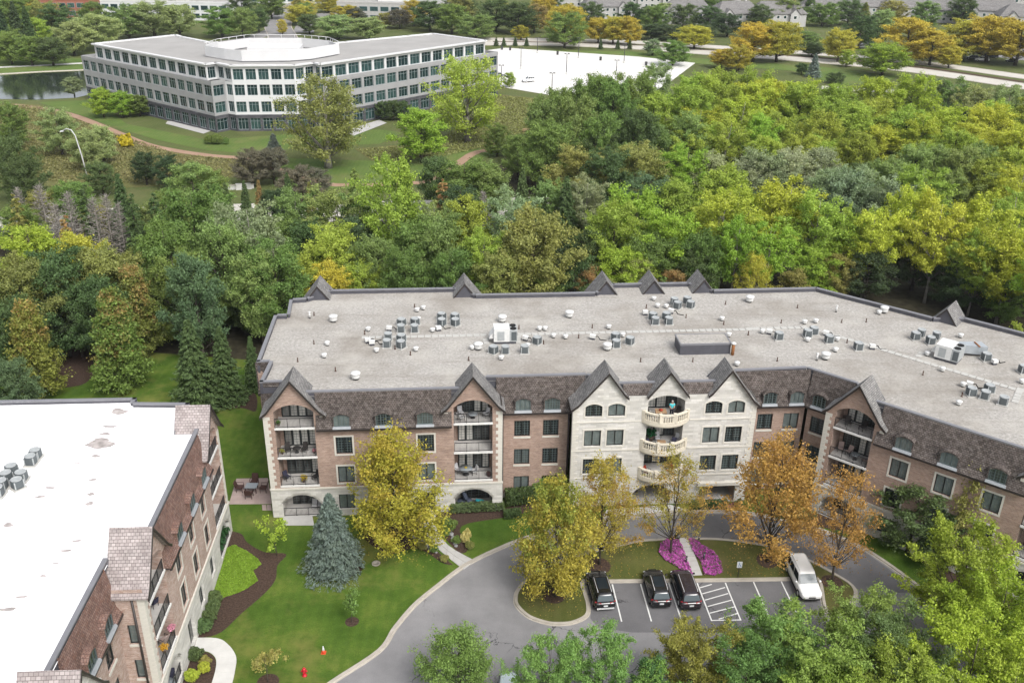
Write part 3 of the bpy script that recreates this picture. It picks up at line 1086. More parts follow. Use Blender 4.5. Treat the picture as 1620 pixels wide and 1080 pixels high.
def bay(bld, fr, uc, n, bmat, roof, roofmat, ground_arch=True, half=1.9, left=True, right=True, zr=16.35, depth=2.3):
    """loggia bay; returns the holes for the brick and for the stone wall"""
    recess(bld, fr, uc, half, n, depth, 4.2, 13.62, bmat)
    for z in FLO:
        part(bld, 'balcony_slab', 'deck', lambda m, z=z: m.box(fr, uc - half + .003, uc + half - .003, n - depth, n - .06, z - .02, z + .16))
        part(bld, 'slab_edge', 'white_trim', lambda m, z=z: m.box(fr, uc - half - .04, uc + half + .04, n - .055, n + .07, z - .03, z + .17))
        railing(bld, fr, uc, n - .03, z + .17)
        door_set(bld, fr, uc + .1, n - depth + .12, z + .17, 3.2, 2.25 if z < 10 else 2.1)
    if ground_arch:
        recess(bld, fr, uc, half, n, depth, .4, 3.45, 'ashlar')
        part(bld, 'loggia_floor', 'deck', lambda m: m.box(fr, uc - half + .003, uc + half - .003, n - depth, n - .02, .2, .62))
        railing(bld, fr, uc, n - .1, .65, half, .95)
        door_set(bld, fr, uc + .2, n - depth + .12, .64, 3.0, 2.1)
        mb = MB()
        A, Bq = arc(uc, half + .22, 2.2, 1.27, 13), arc(uc, half + .004, 2.2, 1.06, 13)
        for k in range(12):
            q = (Bq[k], Bq[k + 1], A[k + 1], A[k])
            mb.hull([fr.P(p[0], n + .05, p[1]) for p in q], [fr.P(p[0], n + .003, p[1]) for p in q])
        mb.build('arch_stones', 'limestone', bld)
    if roof:
        gable_roof(bld, fr, uc, zr, uc - 3.15, 12.45, uc + 3.15, 12.45, n + .45, n - 2.6, roofmat)
    mb = MB()
    A, Bq = arc(uc, half + .2, 12.75, .95, 13), arc(uc, half + .004, 12.75, .76, 13)
    for k in range(12):
        q = (Bq[k], Bq[k + 1], A[k + 1], A[k])
        mb.hull([fr.P(p[0], n + .03, p[1]) for p in q], [fr.P(p[0], n + .002, p[1]) for p in q])
    mb.build('brick_arch', bmat, bld)
    return arch_hole(uc, half, 4.2, 12.75, .75, 13), arch_hole(uc, half, .6, 2.2, 1.05, 13)
def gable_top(uc, zr=16.15, hw=2.85, ze=12.6):
    return [(uc + hw, ze), (uc, zr), (uc - hw, ze)]
def coping_run(bld, pts, zt=14.62, deck=14.1, wd=.36):
    """metal cap and inner upstand along roof edge; pts run with the roof on the left"""
    for a, b in zip(pts[:-1], pts[1:]):
        d = Vector((b[0] - a[0], b[1] - a[1], 0))
        if d.length < .05:
            continue
        dn_ = d.normalized()
        inn = Vector((-dn_.y, dn_.x, 0))
        e0, e1 = Vector((a[0], a[1], 0)) - dn_ * .0, Vector((b[0], b[1], 0)) + dn_ * wd * .0
        mb = MB()
        q = [e0, e1, e1 + inn * wd, e0 + inn * wd]
        mb.prism(q, zt - .14, zt)
        mb.build('coping', 'coping', bld)
        mb = MB()
        q = [e0 + inn * .06, e1 + inn * .06, e1 + inn * (wd - .05), e0 + inn * (wd - .05)]
        mb.prism(q, deck - .8, zt - .145)
        mb.build('parapet', 'upstand', bld)

# ---------------------------------------------------------------- apartment building (main wing + angled wing)
M = Fr((-22.85, 79.2), 4.5)
W = Fr((30.2, 85.15), -39.5)
apt = thing('apartment_building', 'long brick and pale stone apartment building with gravel roof and pointed gables', 'building', (10, 92, 0))
mu = lambda u, n: M.P(u, n, 0)
wu = lambda u, n: W.P(u, n, 0)
outline_front = [mu(-1.57, -2.81), mu(.6, -2.81), mu(2.9, -.5), mu(18.0, -.5), mu(20.6, -2.75), mu(30.6, -2.75), mu(33.4, -.68), mu(43.4, -.68), mu(45.9, -2.8), wu(-.9, -.95), wu(4.3, -.95), wu(6.6, 1.45), wu(40, 1.45)]
outline_back = [wu(40, -25.2), wu(7.36, -25.1), wu(4.6, -22.75), mu(62.3, -24.5), mu(49.4, -24.4), mu(46.9, -26.9), mu(37.4, -26.9), mu(34.8, -24.3), mu(20.4, -24.3), mu(17.9, -26.5), mu(2.9, -26.5), mu(.4, -24.1), mu(-1.5, -23.9), mu(-1.2, -19.4), mu(-2.6, -19.4), mu(-2.6, -7.3), mu(-1.28, -7.4)]
ro = outline_front + outline_back
part(apt, 'roof_deck', 'roof_gravel', lambda m: m.tess([[(p.x, p.y) for p in ro]], lambda a, b: (a, b, 14.1), ZUP))
coping_run(apt, ro + [ro[0]])
# plain outer walls of the sides and rear
bk = [wu(40, 1.9)] + outline_back + [mu(-1.4, -3)]
mb = MB()
for a, b in zip(bk[:-1], bk[1:]):
    mb.face([Vector((a.x, a.y, 0)), Vector((b.x, b.y, 0)), Vector((b.x, b.y, 13.5)), Vector((a.x, a.y, 13.5))])
mb.build('rear_wall', 'brick', apt)
mansard(apt, M, -2.75, -1.2, -7.6, 'shingle_dark', 10.95, 14.5, -7.3)
mansard(apt, M, -1.6, .3, -3.2, 'shingle_dark', 10.95, 14.5, -2.85)
part(apt, 'side_wall', 'brick', lambda m: m.box(M, -1.0, -.7, -8, -.3, 0, 12.5))

# W1 + both loggia bays share the plane n = 0
holes, stone_holes = [], []
for uc in (1.9, 19.2):
    h1, h2 = bay(apt, M, uc, 0, 'brick', True, 'shingle_grey')
    holes.append(h1)
    stone_holes.append(h2)
for u0 in (5.72, 9.55, 13.72):
    for z in (4.5, 7.85):
        holes.append(window(apt, M, u0 + .8, 0, z, 1.6, 1.95, stone='surround'))
stone_holes.append(window(apt, M, 6.4, 0, 1.35, 1.6, 1.8, stone='surround'))
stone_holes.append(window(apt, M, 10.4, 0, 1.35, 1.6, 1.8, stone='surround'))
dz_ = rect_hole(13.6, 15.3, .35, 2.95)
stone_holes.append(dz_)
o = part(apt, 'entrance_door', 'frame_dark', lambda m: m.box(M, 13.6, 15.3, -.35, -.22, .35, 2.95))
m2 = MB()
m2.box(M, 13.75, 14.4, -.22, -.2, .55, 2.8)
m2.box(M, 14.5, 15.15, -.22, -.2, .55, 2.8)
m2.build('pane', 'pane_clear', o)
brick_out = [(-1.0, 4.0), (22.05, 4.0)] + gable_top(19.2) + [(16.35, 10.99), (4.75, 10.99)] + gable_top(1.9)
part(apt, 'brick_wall', 'brick', lambda m: m.wall(M, 0, brick_out, holes, .28))
part(apt, 'stone_wall', 'ashlar', lambda m: m.wall(M, .05, rect_hole(-1.08, 22.13, 0, 4.0), stone_holes, .33))
part(apt, 'string_course', 'limestone', lambda m: m.box(M, -1.12, 22.17, -.02, .13, 3.88, 4.06))
part(apt, 'plinth_return', 'ashlar', lambda m: m.box(M, -1.08, -1.02, -4, .046, 0, 4.0))
for u0, u1 in ((22.05, 22.05),):
    part(apt, 'return_wall', 'brick', lambda m: m.wall(Fr(M.P(22.05, 0, 0), 4.5 + 90), 0, rect_hole(0, 2.3, 0, 13), (), .1))
quoins(apt, M, -1.0, 0, 4.1, 12.4, 1)
quoins(apt, M, 22.05, 0, 4.1, 12.4, -1)
quoins(apt, M, 4.75, 0, 11.1, 12.4, -1, .3)
quoins(apt, M, 16.35, 0, 11.1, 12.4, 1, .3)
mansard(apt, M, 4.0, 17.1, 0, 'shingle_dark')
for uc in (6.47, 10.5, 14.5):
    dormer(apt, M, uc, 0)
# W2: recessed brick wall
hs_ = []
for u0 in (24.23, 27.16):
    for z in (1.3, 4.6, 7.95):
        hs_.append(window(apt, M, u0, -2.2, z, 1.6, 1.85, stone='sill'))
part(apt, 'brick_wall', 'brick', lambda m: m.wall(M, -2.2, rect_hole(22.05, 29.05, 1.1, 10.99), hs_, .28))
part(apt, 'stone_plinth', 'limestone', lambda m: m.box(M, 22.05, 29.05, -2.3, -2.12, 0, 1.1))
mansard(apt, M, 21.6, 30.5, -2.2, 'shingle_dark', npar=-2.78)
for uc in (24.25, 27.2):
    dormer(apt, M, uc, -2.2)
part(apt, 'downpipe', 'bronze', lambda m: m.tube(M.P(28.93, -2.06, 0), M.P(28.93, -2.06, 10.9), .07))
part(apt, 'downpipe', 'bronze', lambda m: m.tube(M.P(22.25, -2.06, 0), M.P(22.25, -2.06, 10.9), .07))
# white stone block
wh = []
for uc in (31.1, 33.38, 43.15, 45.45):
    for z, h_, rise in ((4.6, 1.8, 0), (7.88, 1.85, 0), (11.28, 1.42, .28)):
        wh.append(window(apt, M, uc, 0, z, 1.68, h_, rise, stone='surround'))
BC = 38.35
for z, zt, rise in ((4.25, 6.75, 0), (7.55, 10.05, 0), (10.85, 13.45, .6)):
    wh.append(arch_hole(BC, 1.85, z, zt - rise, rise, 11) if rise else rect_hole(BC - 1.85, BC + 1.85, z, zt))
    recess(apt, M, BC, 1.85, 0, 2.3, z, zt + .04, 'ashlar')
    door_set(apt, M, BC, -2.18, z + .05, 3.2, 2.1, 3)
    R_ = (2.4 ** 2 + 1.15 ** 2) / (2 * 1.15)
    a0 = math.asin(2.4 / R_)
    pt = lambda t_, r=0, nn=0: M.P(BC + (R_ + r) * math.sin(t_), .0 + (R_ + r) * math.cos(t_) - R_ + 1.15, 0)
    ts = np.linspace(-a0, a0, 19)
    base_ = [pt(t_) for t_ in ts]
    bal = part(apt, 'balcony_slab', 'cream_stone', lambda m: (m.prism([M.P(BC - 2.4, -.0, 0), *[p for p in base_], M.P(BC + 2.4, -.0, 0)][::-1], z - .32, z - .02),
                                                             m.prism([pt(t_, -.14) for t_ in ts][::-1], z - .5, z - .325)))
    part(apt, 'balcony_floor', 'deck', lambda m: m.box(M, BC - 1.84, BC + 1.84, -2.3, .0, z - .03, z + .03))
    mb = MB()
    for zz, hh in ((z + .0, .12), (z + .82, .14)):
        rows = [[pt(t_, -.3) + ZUP * zz, pt(t_, -.02) + ZUP * zz, pt(t_, -.02) + ZUP * (zz + hh), pt(t_, -.3) + ZUP * (zz + hh)] for t_ in ts]
        mb.mesh_grid(rows, smooth=False)
    mb.build('balustrade_rail', 'cream_stone', apt)
    if 'baluster' not in QM:
        m2 = MB()
        m2.lathe((0, 0, 0), [(.05, 0), (.09, .03), (.05, .1), (.1, .28), (.06, .48), (.05, .6), (.08, .68), (.06, .72)], 6)
        QM['baluster'] = m2.data('baluster')
        QM['baluster'].materials.append(MAT['cream_stone'])
    for k in range(21):
        t_ = -a0 + .05 + (2 * a0 - .1) * k / 20
        if k in (0, 7, 13, 20):
            part(apt, 'balustrade_post', 'cream_stone', lambda m: m.box(Fr(pt(t_, -.16), 4.5 - math.degrees(t_)), -.17, .17, -.17, .17, z - .01, z + 1.05))
        else:
            inst('baluster', QM['baluster'], apt, pt(t_, -.16) + ZUP * (z + .11) - WLOC[apt.name])
wh.append(arch_hole(37.6, 2.0, .2, 2.1, .95, 11))
wh.append(rect_hole(42.6, 46.4, .2, 2.85))
recess(apt, M, 37.6, 2.0, 0, 3.2, .1, 3.3, 'brick')
recess(apt, M, 44.5, 1.9, 0, 3.2, .1, 2.9, 'brick')
for q0, q1 in ((35.6, 39.6), (42.6, 46.4)):
    part(apt, 'entry_floor', 'walk_concrete', lambda m: m.box(M, q0, q1, -3.2, .0, .3, .66))
door_set(apt, M, 37.6, -3.05, .68, 3.0, 2.2, 4)
door_set(apt, M, 44.5, -3.05, .68, 3.2, 2.0, 4)
part(apt, 'entry_lintel', 'limestone', lambda m: m.box(M, 42.3, 47.0, .003, .35, 2.86, 3.2))
white_out = [(29.05, 0), (47.5, 0), (47.5, 12.4), (44.5, 16.0), (42.62, 13.52), (40.35, 13.52), (38.42, 15.95), (36.5, 13.52), (34.4, 13.52), (32.37, 16.0), (29.05, 12.4)]
part(apt, 'stone_wall', 'ashlar', lambda m: m.wall(M, 0, white_out, wh, .28))
for z in (4.05, 7.3, 10.6):
    for u0, u1 in ((29.0, 35.9), (40.85, 47.55)):
        part(apt, 'string_course', 'limestone', lambda m: m.box(M, u0, u1, .003, .07, z, z + .14))
part(apt, 'return_wall', 'ashlar', lambda m: m.wall(Fr(M.P(29.05, -2.3, 0), 4.5 - 90), 0, rect_hole(-2.3, 0, 0, 12.6), (), .1))
part(apt, 'return_wall', 'ashlar', lambda m: m.wall(Fr(M.P(47.5, 0, 0), 4.5 + 90), 0, rect_hole(0, 2.3, 0, 12.6), (), .1))
quoins(apt, M, 29.05, 0, .3, 12.2, 1)
quoins(apt, M, 47.5, 0, .3, 12.2, -1)
gable_roof(apt, M, 32.37, 16.3, 28.8, 12.3, 34.5, 13.5, .35, -2.6, 'shingle_grey')
gable_roof(apt, M, 38.42, 16.25, 36.3, 13.5, 40.5, 13.5, .35, -2.8, 'shingle_grey', False)
gable_roof(apt, M, 44.5, 16.3, 42.4, 13.5, 47.75, 12.25, .35, -2.6, 'shingle_grey')
mansard(apt, M, 34.0, 36.9, -.05, 'shingle_dark', 13.45, 14.5, -.7, False)
mansard(apt, M, 40.0, 43.0, -.05, 'shingle_dark', 13.45, 14.5, -.7, False)
# W3 and W4: inner corner
hs_ = []
for uc in (49.4, 52.15):
    for z in (1.3, 4.6, 7.95):
        hs_.append(window(apt, M, uc, -2.2, z, 1.6, 1.85, stone='sill'))
uX = W.P(0, -.25, 0)
ucor = M.un(W.P(.35, -.25, 0))[0]
part(apt, 'brick_wall', 'brick', lambda m: m.wall(M, -2.2, rect_hole(47.5, 53.45, 0, 10.99), hs_, .28))
mansard(apt, M, 46.0, 53.7, -2.2, 'shingle_dark', npar=-2.8)
for uc in (49.5, 52.3):
    dormer(apt, M, uc, -2.2, w_=1.4)
hs_ = []
for z in (1.3, 4.6, 7.95):
    hs_.append(window(apt, W, 1.35, -.3, z, 1.5, 1.85, stone='sill'))
part(apt, 'brick_wall', 'brick', lambda m: m.wall(W, -.3, rect_hole(.1, 2.95, 0, 10.99), hs_, .28))
mansard(apt, W, -.15, 4.3, -.3, 'shingle_dark', npar=-.95)
dormer(apt, W, 1.3, -.3, w_=1.4)
# angled wing
holes, stone_holes = [], []
for uc in (5.8, 23.6):
    h1, h2 = bay(apt, W, uc, 2.3, 'brick', True, 'shingle_grey')
    holes.append(h1)
    stone_holes.append(h2)
for uc in (10.63, 14.78, 18.95, 29, 33):
    for z in (4.5, 7.85):
        holes.append(window(apt, W, uc, 2.3, z, 1.6, 1.95, stone='surround'))
    stone_holes.append(window(apt, W, uc, 2.3, 1.35, 1.6, 1.8, stone='surround'))
out_ = [(2.95, 4.0), (40, 4.0), (40, 10.99), (26.45, 10.99)] + gable_top(23.6) + [(20.75, 10.99), (8.65, 10.99)] + gable_top(5.8)
part(apt, 'brick_wall', 'brick', lambda m: m.wall(W, 2.3, out_, holes, .28))
part(apt, 'stone_wall', 'ashlar', lambda m: m.wall(W, 2.35, rect_hole(2.88, 40, 0, 4.0), stone_holes, .33))
part(apt, 'string_course', 'limestone', lambda m: m.box(W, 2.84, 40, 2.28, 2.43, 3.88, 4.06))
part(apt, 'return_wall', 'brick', lambda m: m.wall(Fr(W.P(2.95, -.3, 0), -39.5 - 90), 0, rect_hole(-2.6, 0, 0, 12.6), (), .1))
quoins(apt, W, 2.95, 2.3, 4.1, 12.4, 1)
quoins(apt, W, 8.65, 2.3, 11.1, 12.4, -1, .3)
quoins(apt, W, 20.75, 2.3, 11.1, 12.4, 1, .3)
mansard(apt, W, 8.0, 21.5, 2.3, 'shingle_dark', npar=1.42)
mansard(apt, W, 25.7, 40, 2.3, 'shingle_dark', npar=1.42)
for uc in (10.7, 14.8, 18.97, 29, 33):
    dormer(apt, W, uc, 2.3)
# rear gables standing above the back parapet
for uc in (1.7, 19.1, 36.2, 42.05, 48.2):
    gable_roof(apt, M, uc, 15.95, uc - 2.6, 12.6, uc + 2.6, 12.6, -24.35 + .0, -27.9, 'shingle_grey', False, False)
    part(apt, 'gable_end', 'upstand', lambda m: m.hull([M.P(uc - 1.38, -24.5, 14.1), M.P(uc + 1.38, -24.5, 14.1), M.P(uc, -24.5, 15.83)], [M.P(uc - 1.38, -24.42, 14.1), M.P(uc + 1.38, -24.42, 14.1), M.P(uc, -24.42, 15.83)]))
for uc in (5.9, 23):
    gable_roof(apt, W, uc, 15.95, uc - 2.6, 12.6, uc + 2.6, 12.6, -22.9, -26.2, 'shingle_grey', False, False)
    part(apt, 'gable_end', 'upstand', lambda m: m.hull([W.P(uc - 1.38, -23.05, 14.1), W.P(uc + 1.38, -23.05, 14.1), W.P(uc, -23.05, 15.83)], [W.P(uc - 1.38, -22.97, 14.1), W.P(uc + 1.38, -22.97, 14.1), W.P(uc, -22.97, 15.83)]))
# penthouse box on the roof
ph = part(apt, 'penthouse', 'upstand', lambda m: m.box(M, 41.3, 46.7, -10.05, -7.6, 14.1, 15.3))
part(apt, 'penthouse_roof', 'roof_gravel', lambda m: m.box(M, 41.36, 46.64, -9.99, -7.66, 15.3, 15.36))
mb = MB()
for (a, b, c, d) in ((41.24, 46.76, -7.66, -7.54), (41.24, 46.76, -10.11, -9.99), (41.24, 41.36, -9.985, -7.665), (46.64, 46.76, -9.985, -7.665)):
    mb.box(M, a, b, c, d, 15.2, 15.4)
mb.build('penthouse_coping', 'coping', apt)
# tan paving blocks making the roof walkway
pv = MB()
pv.bx(-.33, .33, -.3, .3, 0, .06)
pvm = pv.data('paver')
pvm.materials.append(MAT['paver'])
z4 = lambda x, y: (400 + x * .2469, 420 + y * .2469)
z5 = lambda x, y: (780 + x * .2593, 420 + y * .2593)
z6 = lambda x, y: (1180 + x * .2716, 420 + y * .2716)
z7 = lambda x, y: (x * .42587, 620 + y * .42587)
ZD = 14.1
def line_pavers(A, B_, step=.74):
    a, b = G(*A, ZD), G(*B_, ZD)
    L_ = (b - a).length
    ang = math.atan2(b.y - a.y, b.x - a.x)
    k = int(L_ / step)
    for j in range(k):
        p = a.lerp(b, (j + .5) / k)
        inst('paver', pvm, apt, p - WLOC[apt.name] + ZUP * .004, ang + random.uniform(-.03, .03))
line_pavers(z4(695, 463), z4(1500, 446))
line_pavers(z5(150, 421), z5(1620, 389))
line_pavers(z6(5, 370), z6(360, 361))
line_pavers(z6(365, 362), z6(1620, 737))
line_pavers(z6(1000, 535), z6(1030, 505), .62)
line_pavers(z4(1490, 470), z4(1500, 505), .62)
line_pavers(z5(155, 430), z5(150, 475), .62)
line_pavers(z6(1600, 715), z6(1565, 800), .62)

# ---------------------------------------------------------------- left building with the white roof
L = Fr((-26.9, 58.67), 93.5)
lof = thing('brick_building', 'brick building with blown-white membrane roof and weathered cedar shingle gables', 'building', (-40, 62, 0))
lu = lambda u, n: L.P(u, n, 0)
ro2 = [lu(-30, -2.1), lu(-3.9, -2.1), lu(-2.9, 0), lu(14.9, 0), lu(17.5, -2.0), lu(19.0, -2.0), lu(19.3, -7.2), lu(20.2, -7.2), lu(20.0, -42), lu(-30, -42)]
part(lof, 'roof_membrane', 'membrane', lambda m: m.tess([[(p.x, p.y) for p in ro2]], lambda a, b: (a, b, 14.25), ZUP))
coping_run(lof, ro2 + [ro2[0]], 14.66, 14.25)
mb = MB()
for a, b in zip(ro2[3:-1], ro2[4:]):
    mb.face([Vector((a.x, a.y, 0)), Vector((b.x, b.y, 0)), Vector((b.x, b.y, 13.6)), Vector((a.x, a.y, 13.6))])
mb.build('rear_wall', 'brick_tan', lof)
holes, stone_holes = [], []
for uc in (-2.6, 15.45):
    h1, h2 = bay(lof, L, uc, .45, 'brick_tan', True, 'shingle_pale', half=1.95)
    holes.append(h1)
    stone_holes.append(h2)
for uc in (2.6, 6.6, 10.6):
    for z in (4.7, 8.0):
        holes.append(window(lof, L, uc, .45, z, 1.35, 2.2, stone='surround', pmat='pane_clear'))
for uc in (6.6, 10.6):
    stone_holes.append(window(lof, L, uc, .45, 1.3, 1.35, 2.0, stone='surround', pmat='pane_clear'))
stone_holes.append(rect_hole(2.0, 3.7, .3, 3.0))
o = part(lof, 'side_door', 'frame_dark', lambda m: m.box(L, 2.0, 3.7, .1, .22, .3, 3.0))
m2 = MB()
m2.box(L, 2.15, 2.8, .22, .24, .5, 2.85)
m2.box(L, 2.9, 3.55, .22, .24, .5, 2.85)
m2.build('pane', 'pane_clear', o)
out_ = [(-5.4, 4.0), (18.2, 4.0)] + gable_top(15.45) + [(12.6, 10.99), (.25, 10.99)] + gable_top(-2.6)
part(lof, 'brick_wall', 'brick_tan', lambda m: m.wall(L, .45, out_, holes, .28))
part(lof, 'stone_wall', 'ashlar', lambda m: m.wall(L, .5, rect_hole(-5.48, 18.28, 0, 4.0), stone_holes, .33))
part(lof, 'string_course', 'limestone', lambda m: m.box(L, -5.5, 18.3, .43, .58, 3.88, 4.06))
part(lof, 'return_wall', 'brick_tan', lambda m: m.wall(Fr(L.P(-5.45, -1.7, 0), 93.5 - 90), 0, rect_hole(0, 2.15, 0, 13), [window(lof, Fr(L.P(-5.45, -1.7, 0), 3.5), 1.0, 0, z, .8, 1.8, stone='sill', cols=1) for z in (1.4, 4.7, 8.0)], .25))
part(lof, 'return_wall', 'brick_tan', lambda m: m.wall(Fr(L.P(18.2, .45, 0), 93.5 + 90), 0, rect_hole(0, 2.5, 0, 13), (), .1))
quoins(lof, L, -5.45, .45, 4.1, 12.4, 1, 1.0)
quoins(lof, L, 18.2, .45, 4.1, 12.4, -1)
quoins(lof, L, .25, .45, 11.1, 12.4, -1, .3)
mansard(lof, L, -.6, 13.4, .45, 'shingle_cedar', npar=.05)
for uc in (2.9, 6.9, 10.9):
    dormer(lof, L, uc, .45, mat='shingle_cedar')
part(lof, 'downpipe', 'bronze', lambda m: m.tube(L.P(-5.56, -.35, 0), L.P(-5.56, -.35, 12.4), .09))
# nearer recessed wall and next gable
hs_ = []
for uc in (-7.6, -11.0):
    for z in (1.3, 4.7, 8.0):
        hs_.append(window(lof, L, uc, -1.7, z, 1.5, 1.9, stone='sill', pmat='pane_clear'))
part(lof, 'brick_wall', 'brick_tan', lambda m: m.wall(L, -1.7, rect_hole(-13.4, -5.45, 0, 10.99), hs_, .28))
mansard(lof, L, -13.6, -5.0, -1.7, 'shingle_cedar', npar=-2.05)
for uc in (-7.7, -11.0):
    dormer(lof, L, uc, -1.7, mat='shingle_cedar')
part(lof, 'stone_wall', 'ashlar', lambda m: m.wall(L, .2, [(-19, 0), (-13.4, 0), (-13.4, 12.4), (-16.2, 15.6), (-19, 12.4)], [], .2))
part(lof, 'return_wall', 'ashlar', lambda m: m.wall(Fr(L.P(-13.4, .2, 0), 93.5 + 90), 0, rect_hole(0, 2.0, 0, 12.6), (), .1))
gable_roof(lof, L, -16.2, 16.0, -19.2, 12.2, -13.2, 12.2, .5, -3.2, 'shingle_pale')
# dirt marks where water has stood on the white membrane
for (x, y, rx, ry) in [(440, 72, .75, .55), (408, 128, .65, .22), (372, 190, 1.2, .75), (355, 237, .4, .2), (390, 155, .5, .2), (286, 265, .3, .15), (345, 325, .35, .15), (338, 378, .3, .2), (333, 413, .3, .25), (150, 388, .45, .15),
                       (187, 355, .45, .18), (285, 552, .35, .15), (247, 588, .4, .15), (80, 760, .4, .15), (30, 806, .55, .2), (30, 493, .4, .25), (160, 682, .25, .12), (207, 635, .3, .08)]:
    c = G(*z7(x, y), 14.25)
    ph_ = random.uniform(0, 6)
    pts = [(c.x + rx * math.cos(t_) * (1 + .25 * math.sin(3 * t_ + ph_) + .12 * math.sin(7 * t_)), c.y + ry * math.sin(t_) * (1 + .3 * math.cos(2 * t_ + ph_))) for t_ in np.linspace(0, 6.283, 19)[:-1]]
    mb = MB()
    mb.tess([pts], lambda a, b: (a, b, 14.256), ZUP)
    mb.build('dirt_stain', 'dirt_stain', lof)

# ---------------------------------------------------------------- office block
ofc = thing('office_building', 'four storey white office building with dark granite base and angled wings', 'building', (-65, 270, .6))
PB = [Vector(p).to_3d() for p in [(-126.9, 285.4), (-77.6, 246.6), (-75.0, 249.8), (-72.7, 248.6), (-56.8, 250.2), (-54.6, 252.2), (-52.2, 249.4), (-5.4, 302.0)]]
backL = [PB[7] + Vector((-21, 17, 0)), Vector((-32.5, 309, 0)), Vector((-50.5, 294, 0)), Vector((-64, 282, 0)), Vector((-90, 290, 0)), Vector((-101.5, 301, 0)), PB[0] + Vector((20, 24, 0))]
low = PB + backL
# upper storey: set back on the wings
UB = [Vector(p).to_3d() for p in [(-121.5, 282.9), (-79.6, 250.3), (-77.6, 252.6), (-72.7, 248.65), (-56.8, 250.25), (-52.6, 254.6), (-50.6, 252.6), (-9.3, 299.0)]]
up_ = UB + [UB[7] + Vector((-17, 14, 0)), Vector((-33.5, 307, 0)), Vector((-50.5, 292.5, 0)), Vector((-64, 281, 0)), Vector((-90, 288.5, 0)), Vector((-101.5, 299, 0)), UB[0] + Vector((17, 20, 0))]
def seg_frame(a, b):
    d = b - a
    return Fr((a.x, a.y), math.degrees(math.atan2(d.y, d.x))), d.length
def facade(a, b, rows, nwin, w_, first=None, mat_fn=None, cols=3):
    fr, Ln = seg_frame(a, b)
    for (z0, z1, zw, hw, mat) in rows:
        hl = []
        for k in range(nwin):
            uc = Ln * (k + .5) / nwin
            hl.append(window(ofc, fr, uc, 0, zw, w_, hw, 0, cols, 2, 'mullion', 'pane_office', None, rec=.25))
        part(ofc, 'wall', mat, lambda m: m.wall(fr, 0, rect_hole(0, Ln, z0, z1), hl, .35))
g0 = .6
rl = [(0.3, 4.7, 1.0, 3.0, 'granite'), (4.7, 9.0, 5.5, 2.75, 'office_grey'), (9.0, 13.3, 9.8, 2.75, 'office_grey')]
rc = [(0.3, 4.7, 1.0, 3.0, 'granite'), (4.7, 9.0, 5.5, 2.75, 'office_white'), (9.0, 13.3, 9.8, 2.75, 'office_white'), (13.3, 17.2, 13.75, 2.75, 'office_white')]
ru = [(13.3, 17.2, 13.7, 2.85, 'office_white')]
facade(PB[0], PB[1], rl, 16, 3.15)
facade(PB[1], PB[2], rl, 1, 3.2)
facade(PB[2], PB[3], rc[:3], 1, 2.0)
facade(PB[3], PB[4], rc, 5, 2.6)
facade(PB[4], PB[5], rc[:3], 1, 2.3)
facade(PB[5], PB[6], rl, 1, 2.9)
facade(PB[6], PB[7], rl, 17, 3.35)
facade(PB[7], backL[0], rl, 7, 2.6)
facade(UB[0], UB[1], ru, 12, 3.5)
facade(UB[1], UB[2], ru, 1, 2.3)
facade(UB[2], UB[3], ru, 2, 2.5)
facade(UB[4], UB[5], ru, 2, 2.5)
facade(UB[5], UB[6], ru, 1, 2.1)
facade(UB[6], UB[7], ru, 14, 3.7)
facade(UB[7], up_[8], ru, 5, 2.8)
mb = MB()
for P_ in (low, up_):
    zt, zb = (13.3, .3) if P_ is low else (17.2, 13.3)
    for k in range(8, len(P_)):
        a, b = P_[k], P_[(k + 1) % len(P_)]
        mb.face([a + ZUP * zb, b + ZUP * zb, b + ZUP * zt, a + ZUP * zt])
mb.build('rear_wall', 'office_grey', ofc)
part(ofc, 'terrace_deck', 'office_roof', lambda m: m.tess([[(p.x, p.y) for p in low]], lambda a, b: (a, b, 13.0), ZUP))
part(ofc, 'roof_deck', 'office_roof', lambda m: m.tess([[(p.x, p.y) for p in up_]], lambda a, b: (a, b, 17.25), ZUP))
def band(P_, z0, z1, out, mat, name, inn=.35, rngk=None):
    for k in (rngk or range(len(P_))):
        a, b = P_[k], P_[(k + 1) % len(P_)]
        fr, Ln = seg_frame(a, b)
        part(ofc, name, mat, lambda m: m.box(fr, -out * .4, Ln + out * .4, -inn, out, z0, z1))
band(up_, 17.2, 17.55, .7, 'office_white', 'cornice', .4)
band(low, 12.9, 13.75, .05, 'office_grey', 'parapet', .3, [0, 1, 5, 6, 7, 8, 14])
band(PB, 4.55, 4.9, .08, 'granite', 'granite_band', .1, range(7))
# screen wall ring round the rooftop plant
dr = [Vector(p).to_3d() for p in [(-83.2, 262.5), (-76.5, 257.2), (-71.2, 254.2), (-59.4, 256.0), (-54.2, 259.2), (-48.2, 268.5), (-52, 276), (-61, 281), (-76, 279.5), (-82, 270)]]
for k in range(len(dr)):
    fr, Ln = seg_frame(dr[k], dr[(k + 1) % len(dr)])
    zt = 20.3 if k < 5 or k == 9 else 20.0
    part(ofc, 'screen_wall', 'office_white', lambda m: m.box(fr, 0, Ln, -.3, 0, 17.6, zt))
    if k >= 5:
        mb = MB()
        for j in range(4):
            u_ = Ln * (j + .5) / 4
            mb.tube(fr.P(u_, -.15, zt), fr.P(u_, -.15, 20.9), .08)
        mb.tube(fr.P(0, -.15, 20.9), fr.P(Ln, -.15, 20.9), .08)
        mb.build('screen_rail', 'office_white', ofc)
part(ofc, 'plant_room', 'office_white', lambda m: m.prism([Vector((-72, 263, 0)), Vector((-58, 264.5, 0)), Vector((-58.8, 272, 0)), Vector((-72.6, 271, 0))], 17.3, 19.7))

